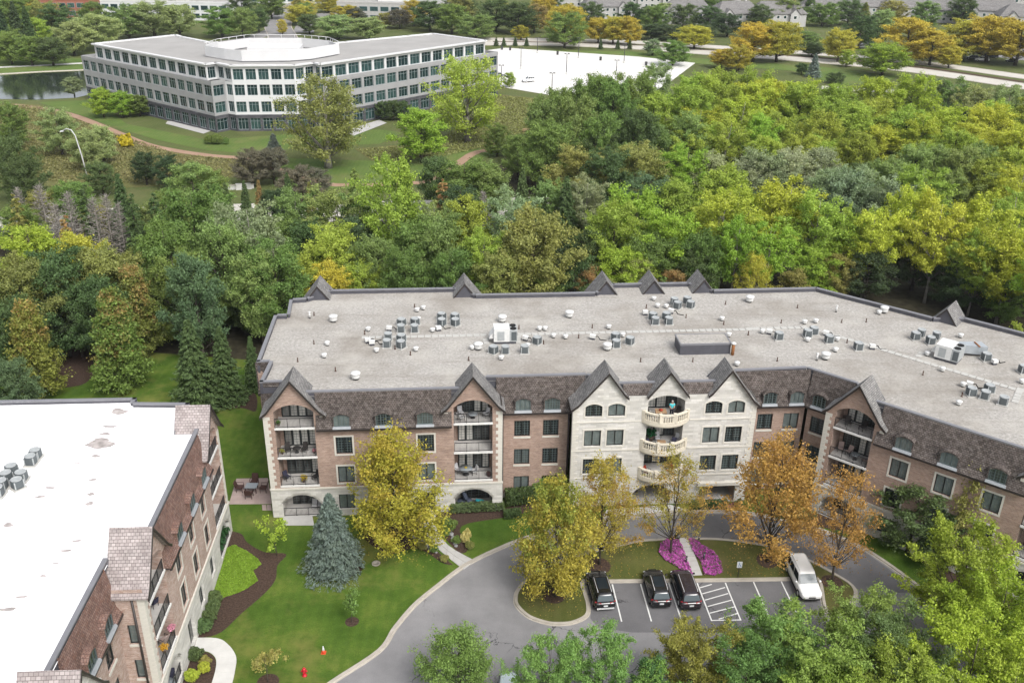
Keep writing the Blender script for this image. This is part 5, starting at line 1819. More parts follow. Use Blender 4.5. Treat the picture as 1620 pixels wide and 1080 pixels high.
# ---- woodland behind the apartment building (px of crown top, height, px width, colour)
R_, O_, Lz, SP, PN, BA = 'round', 'oval', 'loose', 'spruce', 'pine', 'bare'
WOOD = [
 # left part
 (R_, 40, 358, 14, 125, 'yg'), (R_, 118, 372, 13, 110, 'yellow'), (R_, 20, 408, 15, 120, 'olive'), (R_, 75, 398, 15, 130, 'dark'), (R_, 150, 392, 14, 120, 'olive'), (R_, 15, 470, 12, 90, 'dark'), (R_, 110, 455, 10, 90, 'deep'),
 (R_, 150, 440, 12, 100, 'dark'), (R_, 255, 352, 16, 120, 'green'), (R_, 300, 292, 17, 130, 'green'), (R_, 345, 350, 16, 110, 'mid'), (Lz, 395, 318, 17, 120, 'grey'), (R_, 330, 436, 8.5, 75, 'green'), (R_, 300, 405, 15, 100, 'teal'),
 (R_, 380, 455, 7, 70, 'dark'), (R_, 425, 432, 8.5, 75, 'teal'), (O_, 310, 450, 8, 50, 'teal'), (R_, 412, 470, 5.5, 50, 'green'), (R_, 430, 380, 15, 110, 'green'), (R_, 262, 450, 8, 70, 'dark'),
 (R_, 400, 395, 14, 90, 'mid'), (R_, 270, 395, 14, 90, 'green'), (R_, 195, 400, 13, 90, 'olive'), (R_, 268, 425, 10, 70, 'dark'),
 # dead and thin conifers on the left
 (BA, 60, 290, 12, 55, 'dark'), (BA, 105, 300, 12, 55, 'dark'), (BA, 165, 305, 12, 55, 'dark'), (PN, 240, 300, 12, 50, 'dark'), (R_, 265, 300, 10, 70, 'green'), (PN, 285, 305, 11, 48, 'olive'), (R_, 195, 325, 8, 60, 'dark'), (R_, 235, 325, 9, 70, 'mid'), (R_, 150, 325, 7, 60, 'olive'), (R_, 318, 315, 9, 60, 'mid'), (BA, 85, 320, 12, 48, 'dark'), (BA, 25, 295, 11, 45, 'dark'), (BA, 145, 310, 12, 50, 'dark'), (BA, 185, 318, 11, 42, 'dark'), (PN, 20, 300, 13, 55, 'olive'), (SP, 185, 272, 14, 55, 'dark'), (PN, 130, 285, 13, 50, 'dark'),
 (PN, 205, 300, 13, 55, 'dark'), (PN, 100, 335, 11, 50, 'rust'), (PN, 215, 335, 12, 50, 'dark'), (R_, 30, 245, 12, 70, 'dark'), (R_, 10, 210, 14, 70, 'dark'), (R_, 25, 325, 9, 70, 'green'), (R_, 110, 285, 9, 70, 'green'),
 (R_, 85, 170, 11, 65, 'pale'), (R_, 130, 205, 9, 60, 'pale'), (O_, 155, 195, 9, 50, 'pale'), (R_, 10, 160, 11, 60, 'green'), (R_, 60, 300, 8, 50, 'olive'), (R_, 155, 255, 7, 50, 'dark'),
 (R_, 300, 255, 12, 90, 'mid'), (R_, 335, 270, 10, 60, 'green'), (R_, 225, 240, 7, 50, 'deep'), (R_, 260, 245, 7, 45, 'deep'), (R_, 395, 235, 8, 60, 'purple'), (R_, 428, 232, 8, 55, 'purple'), (R_, 470, 262, 7, 70, 'purple'), (R_, 500, 265, 6, 50, 'purple'),
 (SP, 355, 285, 10, 32, 'dark'), (SP, 385, 282, 11, 34, 'dark'), (SP, 453, 270, 11, 34, 'dark'), (SP, 488, 285, 10, 28, 'olive'), (SP, 408, 282, 10, 30, 'rust'),
 # middle
 (Lz, 623, 248, 22, 120, 'yg2'), (Lz, 530, 295, 15, 110, 'mid'), (Lz, 570, 300, 14, 90, 'mid'), (Lz, 465, 300, 14, 90, 'mid'), (Lz, 690, 312, 15, 80, 'mid'), (O_, 740, 305, 16, 75, 'yg2'), (Lz, 810, 302, 16, 95, 'grey'), (R_, 845, 332, 17, 140, 'olive'),
 (R_, 520, 357, 13, 110, 'yg2'), (R_, 465, 402, 11, 90, 'yg2'), (R_, 570, 412, 9, 70, 'yg2'), (R_, 517, 415, 10, 80, 'yellow'), (R_, 605, 422, 8, 60, 'yg2'), (R_, 640, 392, 12, 90, 'green'), (R_, 690, 340, 15, 110, 'mid'), (R_, 655, 345, 14, 90, 'green'),
 (R_, 590, 372, 12, 80, 'mid'), (R_, 715, 395, 12, 90, 'green'), (Lz, 765, 365, 14, 90, 'yg2'), (R_, 790, 400, 12, 90, 'olive'), (R_, 735, 250, 12, 95, 'green'), (R_, 770, 258, 11, 80, 'mid'), (R_, 690, 245, 11, 65, 'dark'), (R_, 820, 212, 10, 55, 'green'),
 (PN, 640, 268, 12, 50, 'mid'), (PN, 700, 278, 11, 50, 'rust'), (BA, 765, 300, 11, 40, 'dark'), (SP, 827, 262, 14, 48, 'dark'), (SP, 897, 275, 14, 52, 'dark'), (SP, 855, 275, 12, 45, 'dark'), (PN, 560, 262, 9, 40, 'green'), (Lz, 930, 280, 13, 70, 'grey'),
 (Lz, 870, 282, 12, 75, 'mid'), (R_, 440, 345, 12, 80, 'green'), (R_, 480, 345, 12, 80, 'dark'), (R_, 555, 345, 12, 70, 'teal'), (R_, 625, 340, 11, 60, 'mid'),
 # right: big group
 (R_, 930, 120, 19, 150, 'green'), (R_, 985, 113, 19, 130, 'green'), (R_, 885, 143, 17, 100, 'mid'), (R_, 868, 190, 15, 90, 'green'), (R_, 920, 180, 17, 120, 'green'), (R_, 980, 175, 17, 130, 'dark'), (R_, 915, 228, 14, 100, 'olive'), (R_, 960, 235, 14, 90, 'dark'), (R_, 1010, 225, 14, 100, 'olive'),
 (Lz, 1037, 98, 17, 60, 'pale'), (R_, 1070, 135, 17, 120, 'yg2'), (R_, 1120, 113, 17, 125, 'yg2'), (Lz, 1140, 150, 16, 120, 'yg'), (R_, 1172, 106, 17, 110, 'yg2'), (R_, 1213, 118, 16, 120, 'yg'), (R_, 1067, 180, 15, 110, 'mid'), (R_, 1090, 232, 13, 90, 'lime'),
 (Lz, 1125, 190, 14, 110, 'yg2'), (R_, 1175, 180, 14, 110, 'lime'), (R_, 1165, 230, 13, 140, 'grey'), (R_, 1222, 232, 13, 120, 'silver'), (R_, 1030, 278, 12, 100, 'teal'), (R_, 1113, 263, 15, 140, 'yg2'), (R_, 1010, 297, 15, 120, 'lime'), (R_, 975, 318, 15, 100, 'yg2'),
 (Lz, 1153, 303, 16, 125, 'yg'), (Lz, 1213, 288, 16, 130, 'yg'), (R_, 1113, 365, 12, 80, 'green'), (R_, 1060, 330, 14, 100, 'lime'), (R_, 1030, 370, 11, 100, 'green'), (R_, 985, 390, 10, 90, 'lime'), (R_, 910, 400, 10, 80, 'dark'), (R_, 940, 360, 11, 80, 'dark'),
 (R_, 1240, 127, 16, 120, 'yg'), (R_, 1300, 130, 16, 110, 'yg2'), (R_, 1267, 170, 15, 120, 'yg2'), (R_, 1427, 117, 16, 115, 'yg'), (Lz, 1483, 130, 13, 90, 'grey'), (Lz, 1520, 124, 14, 60, 'green'), (Lz, 1577, 132, 15, 90, 'pale'), (R_, 1530, 160, 15, 130, 'yg'),
 (R_, 1607, 140, 15, 100, 'yg2'), (R_, 1400, 165, 15, 125, 'yg2'), (R_, 1350, 148, 15, 115, 'yg2'), (R_, 1440, 185, 14, 110, 'yg'), (R_, 1585, 190, 14, 130, 'yg'), (R_, 1490, 205, 14, 120, 'yg2'), (R_, 1490, 228, 13, 120, 'mid'), (R_, 1535, 232, 13, 120, 'mid'), (R_, 1590, 235, 13, 110, 'yg2'),
 (R_, 1417, 250, 13, 100, 'mid'), (R_, 1333, 258, 12, 110, 'grey'), (R_, 1383, 272, 13, 125, 'silver'), (R_, 1280, 235, 13, 110, 'silver'), (R_, 1330, 205, 13, 110, 'yg2'), (R_, 1240, 205, 13, 100, 'yg2'),
 (Lz, 1245, 290, 16, 120, 'yg'), (Lz, 1300, 305, 16, 105, 'yg2'), (Lz, 1417, 300, 17, 130, 'yg'), (Lz, 1497, 312, 17, 110, 'yg'), (Lz, 1567, 315, 17, 115, 'yg'), (Lz, 1612, 300, 16, 110, 'yg2'), (Lz, 1340, 330, 14, 95, 'lime'), (Lz, 1170, 345, 14, 90, 'lime'), (Lz, 1225, 350, 13, 90, 'lime'),
 (Lz, 1610, 370, 14, 110, 'yg'), (Lz, 1560, 370, 13, 80, 'yg2'), (R_, 1460, 365, 10, 90, 'deep'), (R_, 1380, 390, 9, 90, 'deep'), (R_, 1530, 400, 9, 90, 'deep'), (R_, 1290, 390, 9, 90, 'lime'), (R_, 1330, 400, 8, 70, 'olive'), (R_, 1600, 430, 8, 80, 'green'),  # 'deep' crowns: shade of the gaps below the tall trees put into leaf colour
 (Lz, 1465, 265, 15, 100, 'yg2'), (Lz, 1620, 255, 14, 90, 'yg'), (Lz, 1375, 330, 14, 80, 'yg2'),
 # small ones right behind the roof edge
 (O_, 930, 418, 8, 55, 'rust'), (O_, 1010, 402, 9, 70, 'olive'), (O_, 1067, 424, 7, 48, 'rust'), ('street', 1197, 398, 10, 62, 'yellow'), (O_, 700, 420, 8, 60, 'green'), (O_, 780, 425, 8, 70, 'olive'), (O_, 850, 415, 9, 80, 'green'), (O_, 1260, 425, 7, 60, 'olive'), (BA, 1190, 402, 9, 50, 'dark'),
]
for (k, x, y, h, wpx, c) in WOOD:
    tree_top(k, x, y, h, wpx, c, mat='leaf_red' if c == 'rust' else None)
# understorey filling the wood between the tall crowns
ri = random.Random(5)
cnt = 0
while cnt < 105:
    x, y = ri.uniform(-70, 150), ri.uniform(114, 268)
    lim = 178 + max(0, (x + 10)) * .9
    if y > min(lim, 268 - max(0, x - 60) * .1):
        continue
    if abs(y - (182 + x * .12)) < 10 and x < 10:
        continue
    if x > 34 and y < 150:
        continue
    h = ri.uniform(5.5, 9.5)
    c = ri.choice(['dark', 'dark', 'green', 'deep', 'teal', 'olive', 'mid'])
    tree('round' if ri.random() < .75 else 'oval', (x, y, .6), h, h * ri.uniform(.75, 1.0), c, where='in the understorey of the wood')
    cnt += 1
for k in range(26):
    x = 60 + k * 4.2 + ri.uniform(-2, 2)
    y = 98 - (x - 50) * .75 + ri.uniform(4, 22)
    if y < 40:
        continue
    tree('loose', (x, y, .6), ri.uniform(11, 15), ri.uniform(7, 10), ri.choice(['dark', 'lime', 'yg2', 'yg']), where='beside the angled wing')

for k in range(26):
    x, y = ri.uniform(74, 135), ri.uniform(70, 150)
    if W.un((x, y))[1] > -28.5:
        continue
    tree('loose' if k % 3 else 'round', (x, y, .6), ri.uniform(12, 17), ri.uniform(8, 11), ri.choice(['lime', 'yg2', 'yg', 'green']), where='in the woodland')

# ---- isolated trees around the office
tree_base('cotton', (520, 266), 124, 128, 'olive', label='large ragged cottonwood with yellowing crown before the white office centre', v=0)
tree_base('cotton', (740, 224), 86, 112, 'yg2', label='tall cottonwood with a pale leaning limb at the end of the office wing', v=1)
tree_base('round', (668, 258), 174, 88, 'lime', label='round bright green tree between the two large cottonwoods', v=1)
tree_base('oval', (786, 248), 194, 42, 'green', label='small green oval tree beside the clay path end')
tree_base('oval', (822, 262), 212, 52, 'mid', label='soft green oval tree next to the small path-side oval')
tree_base('spruce', (436, 258), 210, 38, 'blue', label='small blue-grey spruce on the office lawn')
for (x, y, t_, wp, c) in [(165, 186, 140, 42, 'lime'), (195, 186, 146, 46, 'lime'), (222, 184, 150, 44, 'green'), (178, 168, 138, 50, 'dark')]:
    tree_base('round', (x, y), t_, wp, c, where='against the office wing')
for (x, y, t_, wp) in [(606, 190, 160, 26), (622, 191, 158, 28), (638, 190, 160, 26)]:
    tree_base('round', (x, y), t_, wp, 'dark', where='clipped below the office windows')
tree_base('round', (118, 152), 122, 34, 'grey', label='grey-green tree at the pond end of the office')
for (x, y, t_, wp) in [(332, 228, 213, 18), (345, 228, 212, 22), (359, 229, 217, 9)]:
    tree_base('shrub', (x, y), t_, wp, 'green', cat='shrub', where='on the office lawn edge')
# ---- far band along the top
FAR = [('spruce', 12, 90, 5, 40, 'deep'), ('spruce', 35, 88, 0, 38, 'deep'), ('spruce', 52, 86, 8, 34, 'dark'), ('round', 78, 60, 2, 60, 'olive'), ('round', 20, 102, 48, 60, 'green'), ('round', 52, 104, 56, 50, 'green'), ('round', 85, 104, 58, 55, 'dark'), ('round', 62, 75, 28, 46, 'yg2'),
       ('round', 118, 88, 34, 60, 'pale'), ('round', 160, 80, 22, 80, 'pale'), ('round', 205, 62, 8, 60, 'mid'), ('round', 245, 60, 2, 80, 'pale'), ('round', 285, 60, 6, 60, 'pale'), ('round', 352, 60, 12, 60, 'green'), ('round', 385, 60, 14, 50, 'mid'), ('round', 410, 52, 12, 40, 'dark'), ('round', 100, 62, 8, 60, 'dark'),
       ('round', 475, 40, 8, 44, 'gold'), ('round', 490, 54, 22, 40, 'dark'), ('oval', 447, 55, 30, 16, 'gold'), ('round', 535, 62, 24, 70, 'pale'), ('round', 583, 64, 27, 60, 'pale'), ('round', 545, 36, 8, 40, 'gold'), ('round', 560, 36, 12, 36, 'purple'), ('round', 480, 30, 0, 44, 'gold'),
       ('round', 655, 42, 0, 44, 'gold'), ('round', 680, 50, 2, 60, 'dark'), ('round', 715, 54, 6, 60, 'green'), ('round', 752, 62, 22, 58, 'mid'), ('round', 785, 50, -2, 60, 'dark'), ('round', 820, 55, 2, 60, 'dark'), ('round', 845, 52, 6, 46, 'rust'), ('oval', 824, 64, 40, 26, 'gold'),
       ('round', 895, 66, 8, 68, 'gold'), ('round', 893, 76, 18, 62, 'green'), ('round', 946, 68, 28, 44, 'gold'), ('round', 970, 70, 25, 40, 'gold'), ('round', 993, 72, 26, 42, 'gold'), ('round', 1000, 45, 5, 50, 'dark'), ('round', 1030, 62, 38, 46, 'deep'), ('round', 1062, 64, 40, 50, 'deep'), ('round', 1035, 50, 8, 44, 'green'),
       ('round', 1098, 78, 40, 56, 'yellow'), ('round', 1064, 104, 64, 50, 'green'), ('round', 1032, 88, 62, 34, 'grey'), ('round', 1140, 108, 78, 42, 'gold'), ('round', 1168, 112, 72, 46, 'gold'), ('round', 1190, 98, 36, 70, 'gold'), ('round', 1228, 98, 32, 76, 'gold'), ('round', 1275, 78, 50, 48, 'mid'), ('round', 1284, 90, 68, 40, 'dark'),
       ('round', 1325, 98, 46, 60, 'gold'), ('round', 1358, 78, 24, 48, 'dark'), ('round', 1385, 74, 38, 36, 'dark'), ('round', 1394, 120, 68, 82, 'lime'), ('round', 1430, 98, 28, 90, 'gold'), ('round', 1470, 104, 48, 70, 'gold'), ('round', 1500, 108, 72, 44, 'gold'), ('round', 1520, 94, 30, 90, 'gold'), ('round', 1560, 98, 24, 90, 'gold'), ('round', 1605, 104, 30, 90, 'gold'),
       ('oval', 1338, 106, 78, 24, 'yg2'), ('spruce', 1286, 122, 84, 26, 'blue'), ('round', 1268, 118, 100, 22, 'dark'), ('round', 1320, 132, 114, 28, 'dark'), ('round', 1150, 58, 22, 50, 'deep'), ('round', 1110, 62, 38, 44, 'deep'), ('round', 1120, 45, 10, 50, 'dark'), ('round', 1200, 45, 8, 46, 'dark'), ('round', 1240, 40, -2, 50, 'green'),
       ('round', 1300, 42, 4, 50, 'green'), ('round', 1340, 40, 0, 50, 'dark'), ('round', 1410, 40, 0, 46, 'olive'), ('round', 1460, 45, 2, 46, 'mid'), ('round', 1520, 40, -4, 50, 'dark'), ('round', 1395, 50, 15, 40, 'pale'), ('round', 1080, 45, 6, 44, 'dark'), ('round', 860, 40, -6, 50, 'gold'), ('round', 730, 36, -8, 60, 'dark'), ('round', 935, 48, 4, 46, 'dark'),
       ('round', 150, 50, 4, 50, 'green'), ('round', 430, 30, -6, 50, 'green'), ('round', 520, 20, -8, 40, 'gold'), ('round', 610, 44, 20, 30, 'olive'), ('round', 633, 46, 14, 36, 'purple'), ('round', 385, 35, -10, 50, 'dark'), ('round', 30, 60, -6, 70, 'green'), ('oval', 806, 138, 114, 22, 'yg2')]
for (k, x, b, t_, wp, c) in FAR:
    tree_base(k, (x, b), t_, wp, c, where='in the far belt beyond the office')
for x in (785, 797, 815, 833, 950, 977, 996):
    tree_base('spruce', (x, 78 if x > 900 else 73), 60 if x > 900 else 58, 9, 'dark', where='in the boulevard verge')
rf = random.Random(11)
for k in range(62):
    x = rf.uniform(-300, 340)
    y = rf.uniform(470, 640)
    tree('round' if rf.random() < .8 else 'spruce', (x, y, .6), rf.uniform(9, 15), rf.uniform(9, 15), rf.choice(['dark', 'green', 'mid', 'olive', 'gold', 'pale', 'dark']), where='among the distant houses')
# ---- trees near the buildings
tree_base('maple', (626, 868), 679, 152, (.185, .17, .024), label='big yellow-green maple with an orange top before the brick wall', mat='leaf_amber', v=0)
tree_base('maple', (878, 944), 757, 138, (.215, .16, .028), label='golden maple at the rounded end of the parking island', mat='leaf_green_patch', v=1)
tree_base('street', (948, 893), 722, 112, (.21, .16, .03), label='golden green tree on the island behind the golden maple', mat='leaf_orange', v=0)
tree_base('thin', (1061, 877), 714, 118, (.15, .14, .03), label='sparse olive tree standing in the pink flower bed', mat='leaf_orange', v=1)
tree_base('street', (1213, 889), 690, 158, (.215, .135, .036), label='large orange maple on the island beside the disabled parking sign', mat='leaf_orange', v=1)
tree_base('thin', (1316, 922), 742, 116, (.23, .135, .04), label='thin orange tree with bare top beside the white car', mat='leaf_orange', v=1)
tree_base('oval', (1436, 872), 764, 108, 'dark', label='dark leafy tree against the angled wing', v=0)
tree_base('cone', (1508, 895), 722, 104, 'olive', label='olive cone-shaped tree touching the angled wing', v=0, mat='leaf')
tree_base('oval', (1482, 895), 810, 70, 'dark', label='low dark tree between the two trees at the angled wing', v=1)
SP2 = spruce_mesh('crown', 8, 3.3, 34, 22, 34000, .14, 401, 0.0)
PROTO['bluespruce'] = [(SP2, trunk_mesh('trunk', 8, .16, [], 'bark', 402, top=.9), 7.8, 5.7)]
KW['bluespruce'] = ('spruce_tree', 'blue spruce')
tree_base('bluespruce', (529, 900), 782, 86, (.088, .104, .094), label='big blue-grey spruce on the lawn beside the brown mulch', v=0)
tree_base('cone', (70, 628), 474, 105, (.12, .13, .028), label='pyramidal maple turning orange behind the white roof, apart from the pair', mat='leaf_red', v=0)
tree_base('cone', (200, 612), 458, 118, (.085, .125, .028), label='nearer green pyramidal maple of the pair behind the white roof', mat='leaf_red', v=1)
tree_base('cone', (228, 560), 424, 104, (.10, .12, .03), label='farther pyramidal maple of the pair behind the white roof', mat='leaf_red', v=2)
tree_base('spruce', (316, 644), 503, 84, 'dark', label='broader dark spruce of two behind the white roof')
tree_base('spruce', (361, 634), 514, 62, 'dark', label='slimmer dark spruce of two behind the white roof')
tree_base('spruce', (404, 615), 530, 36, 'dark', label='dark spruce half hidden by the brick building corner')
tree_top('round', 12, 568, 8, 75, 'teal', label='blue-green tree crown rising beside the white roof edge')
tree_base('sapling', (438, 878), 822, 36, 'lime', label='slim bright green sapling in the mulch bed tip', cat='sapling')
tree_base('sapling', (557, 984), 932, 32, 'green', label='thin sapling in a bare mulch ring on the open lawn', cat='sapling')
tree_base('sapling', (424, 1078), 1028, 40, 'olive', label='sparse olive sapling near the red hydrant', cat='sapling')
# parking court trees at the lower right, only crowns in view
NEAR = [('locust', 1548, 822, 11, 165, (.135, .17, .024), 'bright locust against the angled wing end'),
        ('locust', 1600, 905, 10, 170, (.15, .18, .022), 'bright yellow-green locust below the wing end'), ('locust', 1560, 985, 10, 210, (.165, .19, .022), 'brightest yellow-green locust of the parking court corner'),
        ('locust', 1378, 932, 8, 140, (.095, .135, .035), 'green locust beside the white car'), ('locust', 1310, 985, 9, 190, (.10, .15, .035), 'fresh green locust before the white car'), ('locust', 1230, 950, 8.5, 150, (.085, .125, .035), 'green locust spreading over the disabled stall'),
        ('locust', 1440, 965, 9, 150, (.07, .105, .04), 'dull green tree between the locusts'), ('locust', 1440, 1030, 9, 170, (.12, .165, .03), 'fresh green locust next to the dull green tree'), ('locust', 1110, 978, 8, 135, (.135, .13, .03), 'olive brown locust before the hatched bay'),
        ('oval', 1035, 1028, 6, 62, (.045, .085, .03), 'small dark tree between green and olive court trees'), ('locust', 955, 990, 8, 112, (.10, .155, .045), 'airy green tree before the black cars'), ('locust', 870, 1003, 7.5, 112, (.085, .14, .04), 'airy green tree before the golden maple'),
        ('maple', 724, 988, 7, 128, (.085, .13, .035), 'round green tree standing alone in the parking court'), ('locust', 1190, 1010, 8, 140, (.075, .12, .035), 'green locust before the olive brown one'), ('locust', 1620, 1050, 9, 180, (.15, .18, .024), 'yellow-green locust at the court edge'),
        ('locust', 1330, 1060, 8, 170, (.12, .17, .03), 'low fresh green locust in the court'), ('locust', 1040, 1065, 6, 120, (.09, .15, .035), 'low green crown between court trees')]
for (k, x, y, h, wpx, c, lb_) in NEAR:
    tree_top(k, x, y, h, wpx, c, label=lb_, where='')
# hedges, shrubs
def leaf_box(name, L_, D, Hh, n, size, seed):
    r = np.random.default_rng(seed)
    lobes = []
    nx = max(2, int(L_ / .35))
    for k in range(nx):
        for j in range(max(1, int(D / .4))):
            for q in range(2):
                lobes.append(((-L_ / 2 + L_ * (k + .5) / nx, -D / 2 + D * (j + .5) / max(1, int(D / .4)), Hh * (.3 + .45 * q)), (.27, .27, Hh * .27)))
    return leaf_mesh(name, lobes, n, size, seed)
HB = leaf_box('foliage', 4.0, .9, 1.0, 6500, .075, 500)
def hedge(a, b, label, dn=.9, h_=1.0, col='dark'):
    a, b = G(*a), G(*b)
    c = (a + b) / 2
    d = b - a
    r = thing('hedge', label, 'hedge', (c.x, c.y, hgt(c.y)), math.atan2(d.y, d.x))
    r.scale = (d.length / 4.0, dn / .9, h_)
    o = inst('foliage', HB, r)
    o.color = (*[x * random.uniform(.9, 1.1) for x in COLR[col]], 1)
hedge((713, 810), (796, 806), 'clipped low hedge in front of the arched ground floor loggia')
hedge((797, 818), (824, 816), 'short clipped hedge block at the hedge end', 1.0, .8)
hedge((800, 797), (846, 793), 'taller dark hedge under the recessed brick windows', 1.6, 1.6)
hedge((1095, 803), (1150, 801), 'low dark hedge behind the pink flowers at the entry', .8, .8)
hedge((1225, 815), (1290, 826), 'dark hedge along the drive before the orange maple', 1.2, .9)
SH = [(712, 838, 1.7, 'green', 'larger round shrub beside the front walk'), (702, 832, 1.3, 'dark', 'darker round shrub touching the front walk'), (858, 790, 2.8, 'green', 'tall rounded green shrub at the recessed brick wall'),
      (706, 846, .9, 'green', 'small low shrub by the walk bend'), (722, 858, 1.0, 'green', 'small shrub beside the dry stream rocks'), (744, 867, 1.0, 'olive', 'tuft of olive shrub near the kerb'), (687, 872, 1.0, 'green', 'small green mound left of the walk'), (703, 887, .9, 'olive', 'olive mound at the kerb end of the walk'),
      (341, 953, 1.5, 'dark', 'dark shrub at the groundcover edge'), (337, 968, 1.5, 'dark', 'dark shrub second in the row by the side door'), (331, 984, 1.5, 'dark', 'dark shrub third in the row by the side door'), (324, 998, 1.6, 'dark', 'dark shrub nearest the side door'),
      (311, 1042, 1.5, 'dark', 'dark shrub inside the curved walk bed'), (325, 1050, 1.0, 'olive', 'tan ornamental grass tuft in the curved walk bed'), (324, 1062, 1.1, 'yg', 'lime hosta inside the curved walk bed'), (306, 1075, 1.3, 'yg', 'larger lime hosta at the curved walk bed edge'),
      (668, 868, 1.0, 'olive', 'olive mound under the big maple'), (1168, 803, 1.2, 'dark', 'round dark shrub beside the entry flowers'), (620, 820, 1.4, 'dark', 'dark shrub at the stone wall behind the big maple'), (648, 815, 1.2, 'green', 'green shrub at the stone wall behind the big maple')]
for (x, y, wd, c, lb_) in SH:
    p = G(x, y)
    tree('shrub', p, wd * .8, wd, c, label=lb_, cat='shrub')
tree('shrub', G(737, 858), 1.6, 1.1, (.34, .28, .13), label='straw coloured ornamental grass clump by the kerb', cat='grass clump')
# flower beds on the island
def bed(pxs, n, size, mat, name, seed, z=.12, hmax=.35, col=None):
    P_ = [G(*p) for p in pxs]
    xs, ys = [p.x for p in P_], [p.y for p in P_]
    r = np.random.default_rng(seed)
    pts = []
    poly = [(p.x, p.y) for p in P_]
    def inside(x, y):
        c = False
        for k in range(len(poly)):
            x0, y0 = poly[k]
            x1, y1 = poly[k - 1]
            if (y0 > y) != (y1 > y) and x < (x1 - x0) * (y - y0) / (y1 - y0) + x0:
                c = not c
        return c
    while len(pts) < n:
        x, y = r.uniform(min(xs), max(xs)), r.uniform(min(ys), max(ys))
        if inside(x, y):
            pts.append((x, y, hgt(y) + z + hmax * (.35 + .65 * r.random()) * (.7 + .3 * math.sin(x * 3) * math.cos(y * 2.6))))
    pos = np.array(pts)
    nr = r.normal(size=(n, 3)) * .7 + np.array([0, 0, 1.])
    nr /= np.linalg.norm(nr, axis=1)[:, None]
    a = np.cross(nr, r.normal(size=(n, 3)))
    a /= np.linalg.norm(a, axis=1)[:, None]
    b = np.cross(nr, a)
    s_ = size * r.uniform(.6, 1.3, n)
    V = np.empty((n, 4, 3), np.float32)
    a *= s_[:, None]
    b *= s_[:, None]
    V[:, 0], V[:, 1], V[:, 2], V[:, 3] = pos - a, pos - b, pos + a, pos + b
    tone = np.ones((n, 4, 4), np.float32)
    tone[:, :, 0] = r.random(n)[:, None]
    tone[:, :, 1] = r.random(n)[:, None] * .5
    me = quads_to_mesh(name, V, tone, mat)
    o = bpy.data.objects.new(name, me)
    COL.objects.link(o)
    o['kind'] = 'stuff'
    if col:
        o.color = (*col, 1)
    return o
bedL = [(1053, 855), (1073, 854), (1082, 875), (1088, 893), (1096, 911), (1090, 912), (1072, 899), (1050, 886), (1042, 875), (1045, 862)]
bedR = [(1089, 855), (1098, 855), (1112, 866), (1130, 877), (1140, 892), (1143, 908), (1130, 912), (1114, 911), (1110, 893), (1096, 874)]
tag(bed(bedL, 3600, .075, 'petal', 'petunia_bed', 1), 'pink petunia bed with a tree trunk in it on the island', 'flowers')
tag(bed(bedR, 3600, .075, 'petal', 'petunia_bed', 2), 'pink petunia bed beside the disabled parking sign', 'flowers')
tag(bed([(1105, 806), (1168, 803), (1170, 798), (1110, 800)], 1100, .08, 'petal', 'petunia_bed', 3, .02), 'pink flower strip at the building entry', 'flowers')
gc_ = [(358, 868), (371, 862), (390, 872), (408, 884), (413, 893), (400, 903), (408, 918), (392, 930), (375, 938), (350, 946), (336, 940), (346, 905)]
tag(bed(gc_, 15000, .075, 'leaf', 'ground_cover', 4, .02, .10, (.20, .32, .035)), 'lime green groundcover in the mulch bed beside the brick building', 'ground cover')
# tall prairie tufts
pr1 = [(0, 166), (60, 168), (190, 214), (280, 244), (390, 254), (420, 266), (330, 285), (150, 292), (0, 282)]
tag(bed(pr1, 16000, .22, 'leaf', 'prairie_grass', 5, .0, .35, (.21, .20, .085)), 'brown and green prairie grass between path and wood', 'grass')
pr2 = [(790, 152), (878, 160), (850, 213), (770, 233), (700, 248), (600, 260), (565, 237), (690, 227), (740, 192)]
tag(bed(pr2, 13000, .22, 'leaf', 'prairie_grass', 6, .0, .35, (.22, .235, .085)), 'straw and green meadow grass right of the cottonwoods', 'grass')
tag(bed([(186, 222), (205, 216), (212, 234), (192, 236)], 500, .3, 'leaf', 'goldenrod', 7, .3, .9, (.40, .33, .02)), 'yellow goldenrod drift beside the clay path', 'flowers')
# rocks of the dry stream
rk = random.Random(3)
for k in range(46):
    t_ = k / 46
    a = Vector((655 + 55 * t_ + rk.uniform(-4, 4), 850 + 36 * t_ + rk.uniform(-4, 4), 0)) if k < 30 else Vector((712 + 10 * (t_ - .65) * 3 + rk.uniform(-2, 2), 838 + 26 * (t_ - .65) * 3, 0))
    p = G(a.x, a.y)
    mb = MB()
    s_ = rk.uniform(.12, .28)
    mb.lathe(p + ZUP * .0, [(s_ * .7, -.05), (s_, s_ * .25), (s_ * .75, s_ * .55), (s_ * .2, s_ * .72)], 7)
    for q in mb.v:
        q += Vector((rk.uniform(-1, 1), rk.uniform(-1, 1), rk.uniform(-.5, .5))) * s_ * .18
    o = mb.build('rock', 'river_rock')
    tag(o, 'grey river stone in the dry stream bed by the front walk', 'stone', 'river stones of the dry stream')

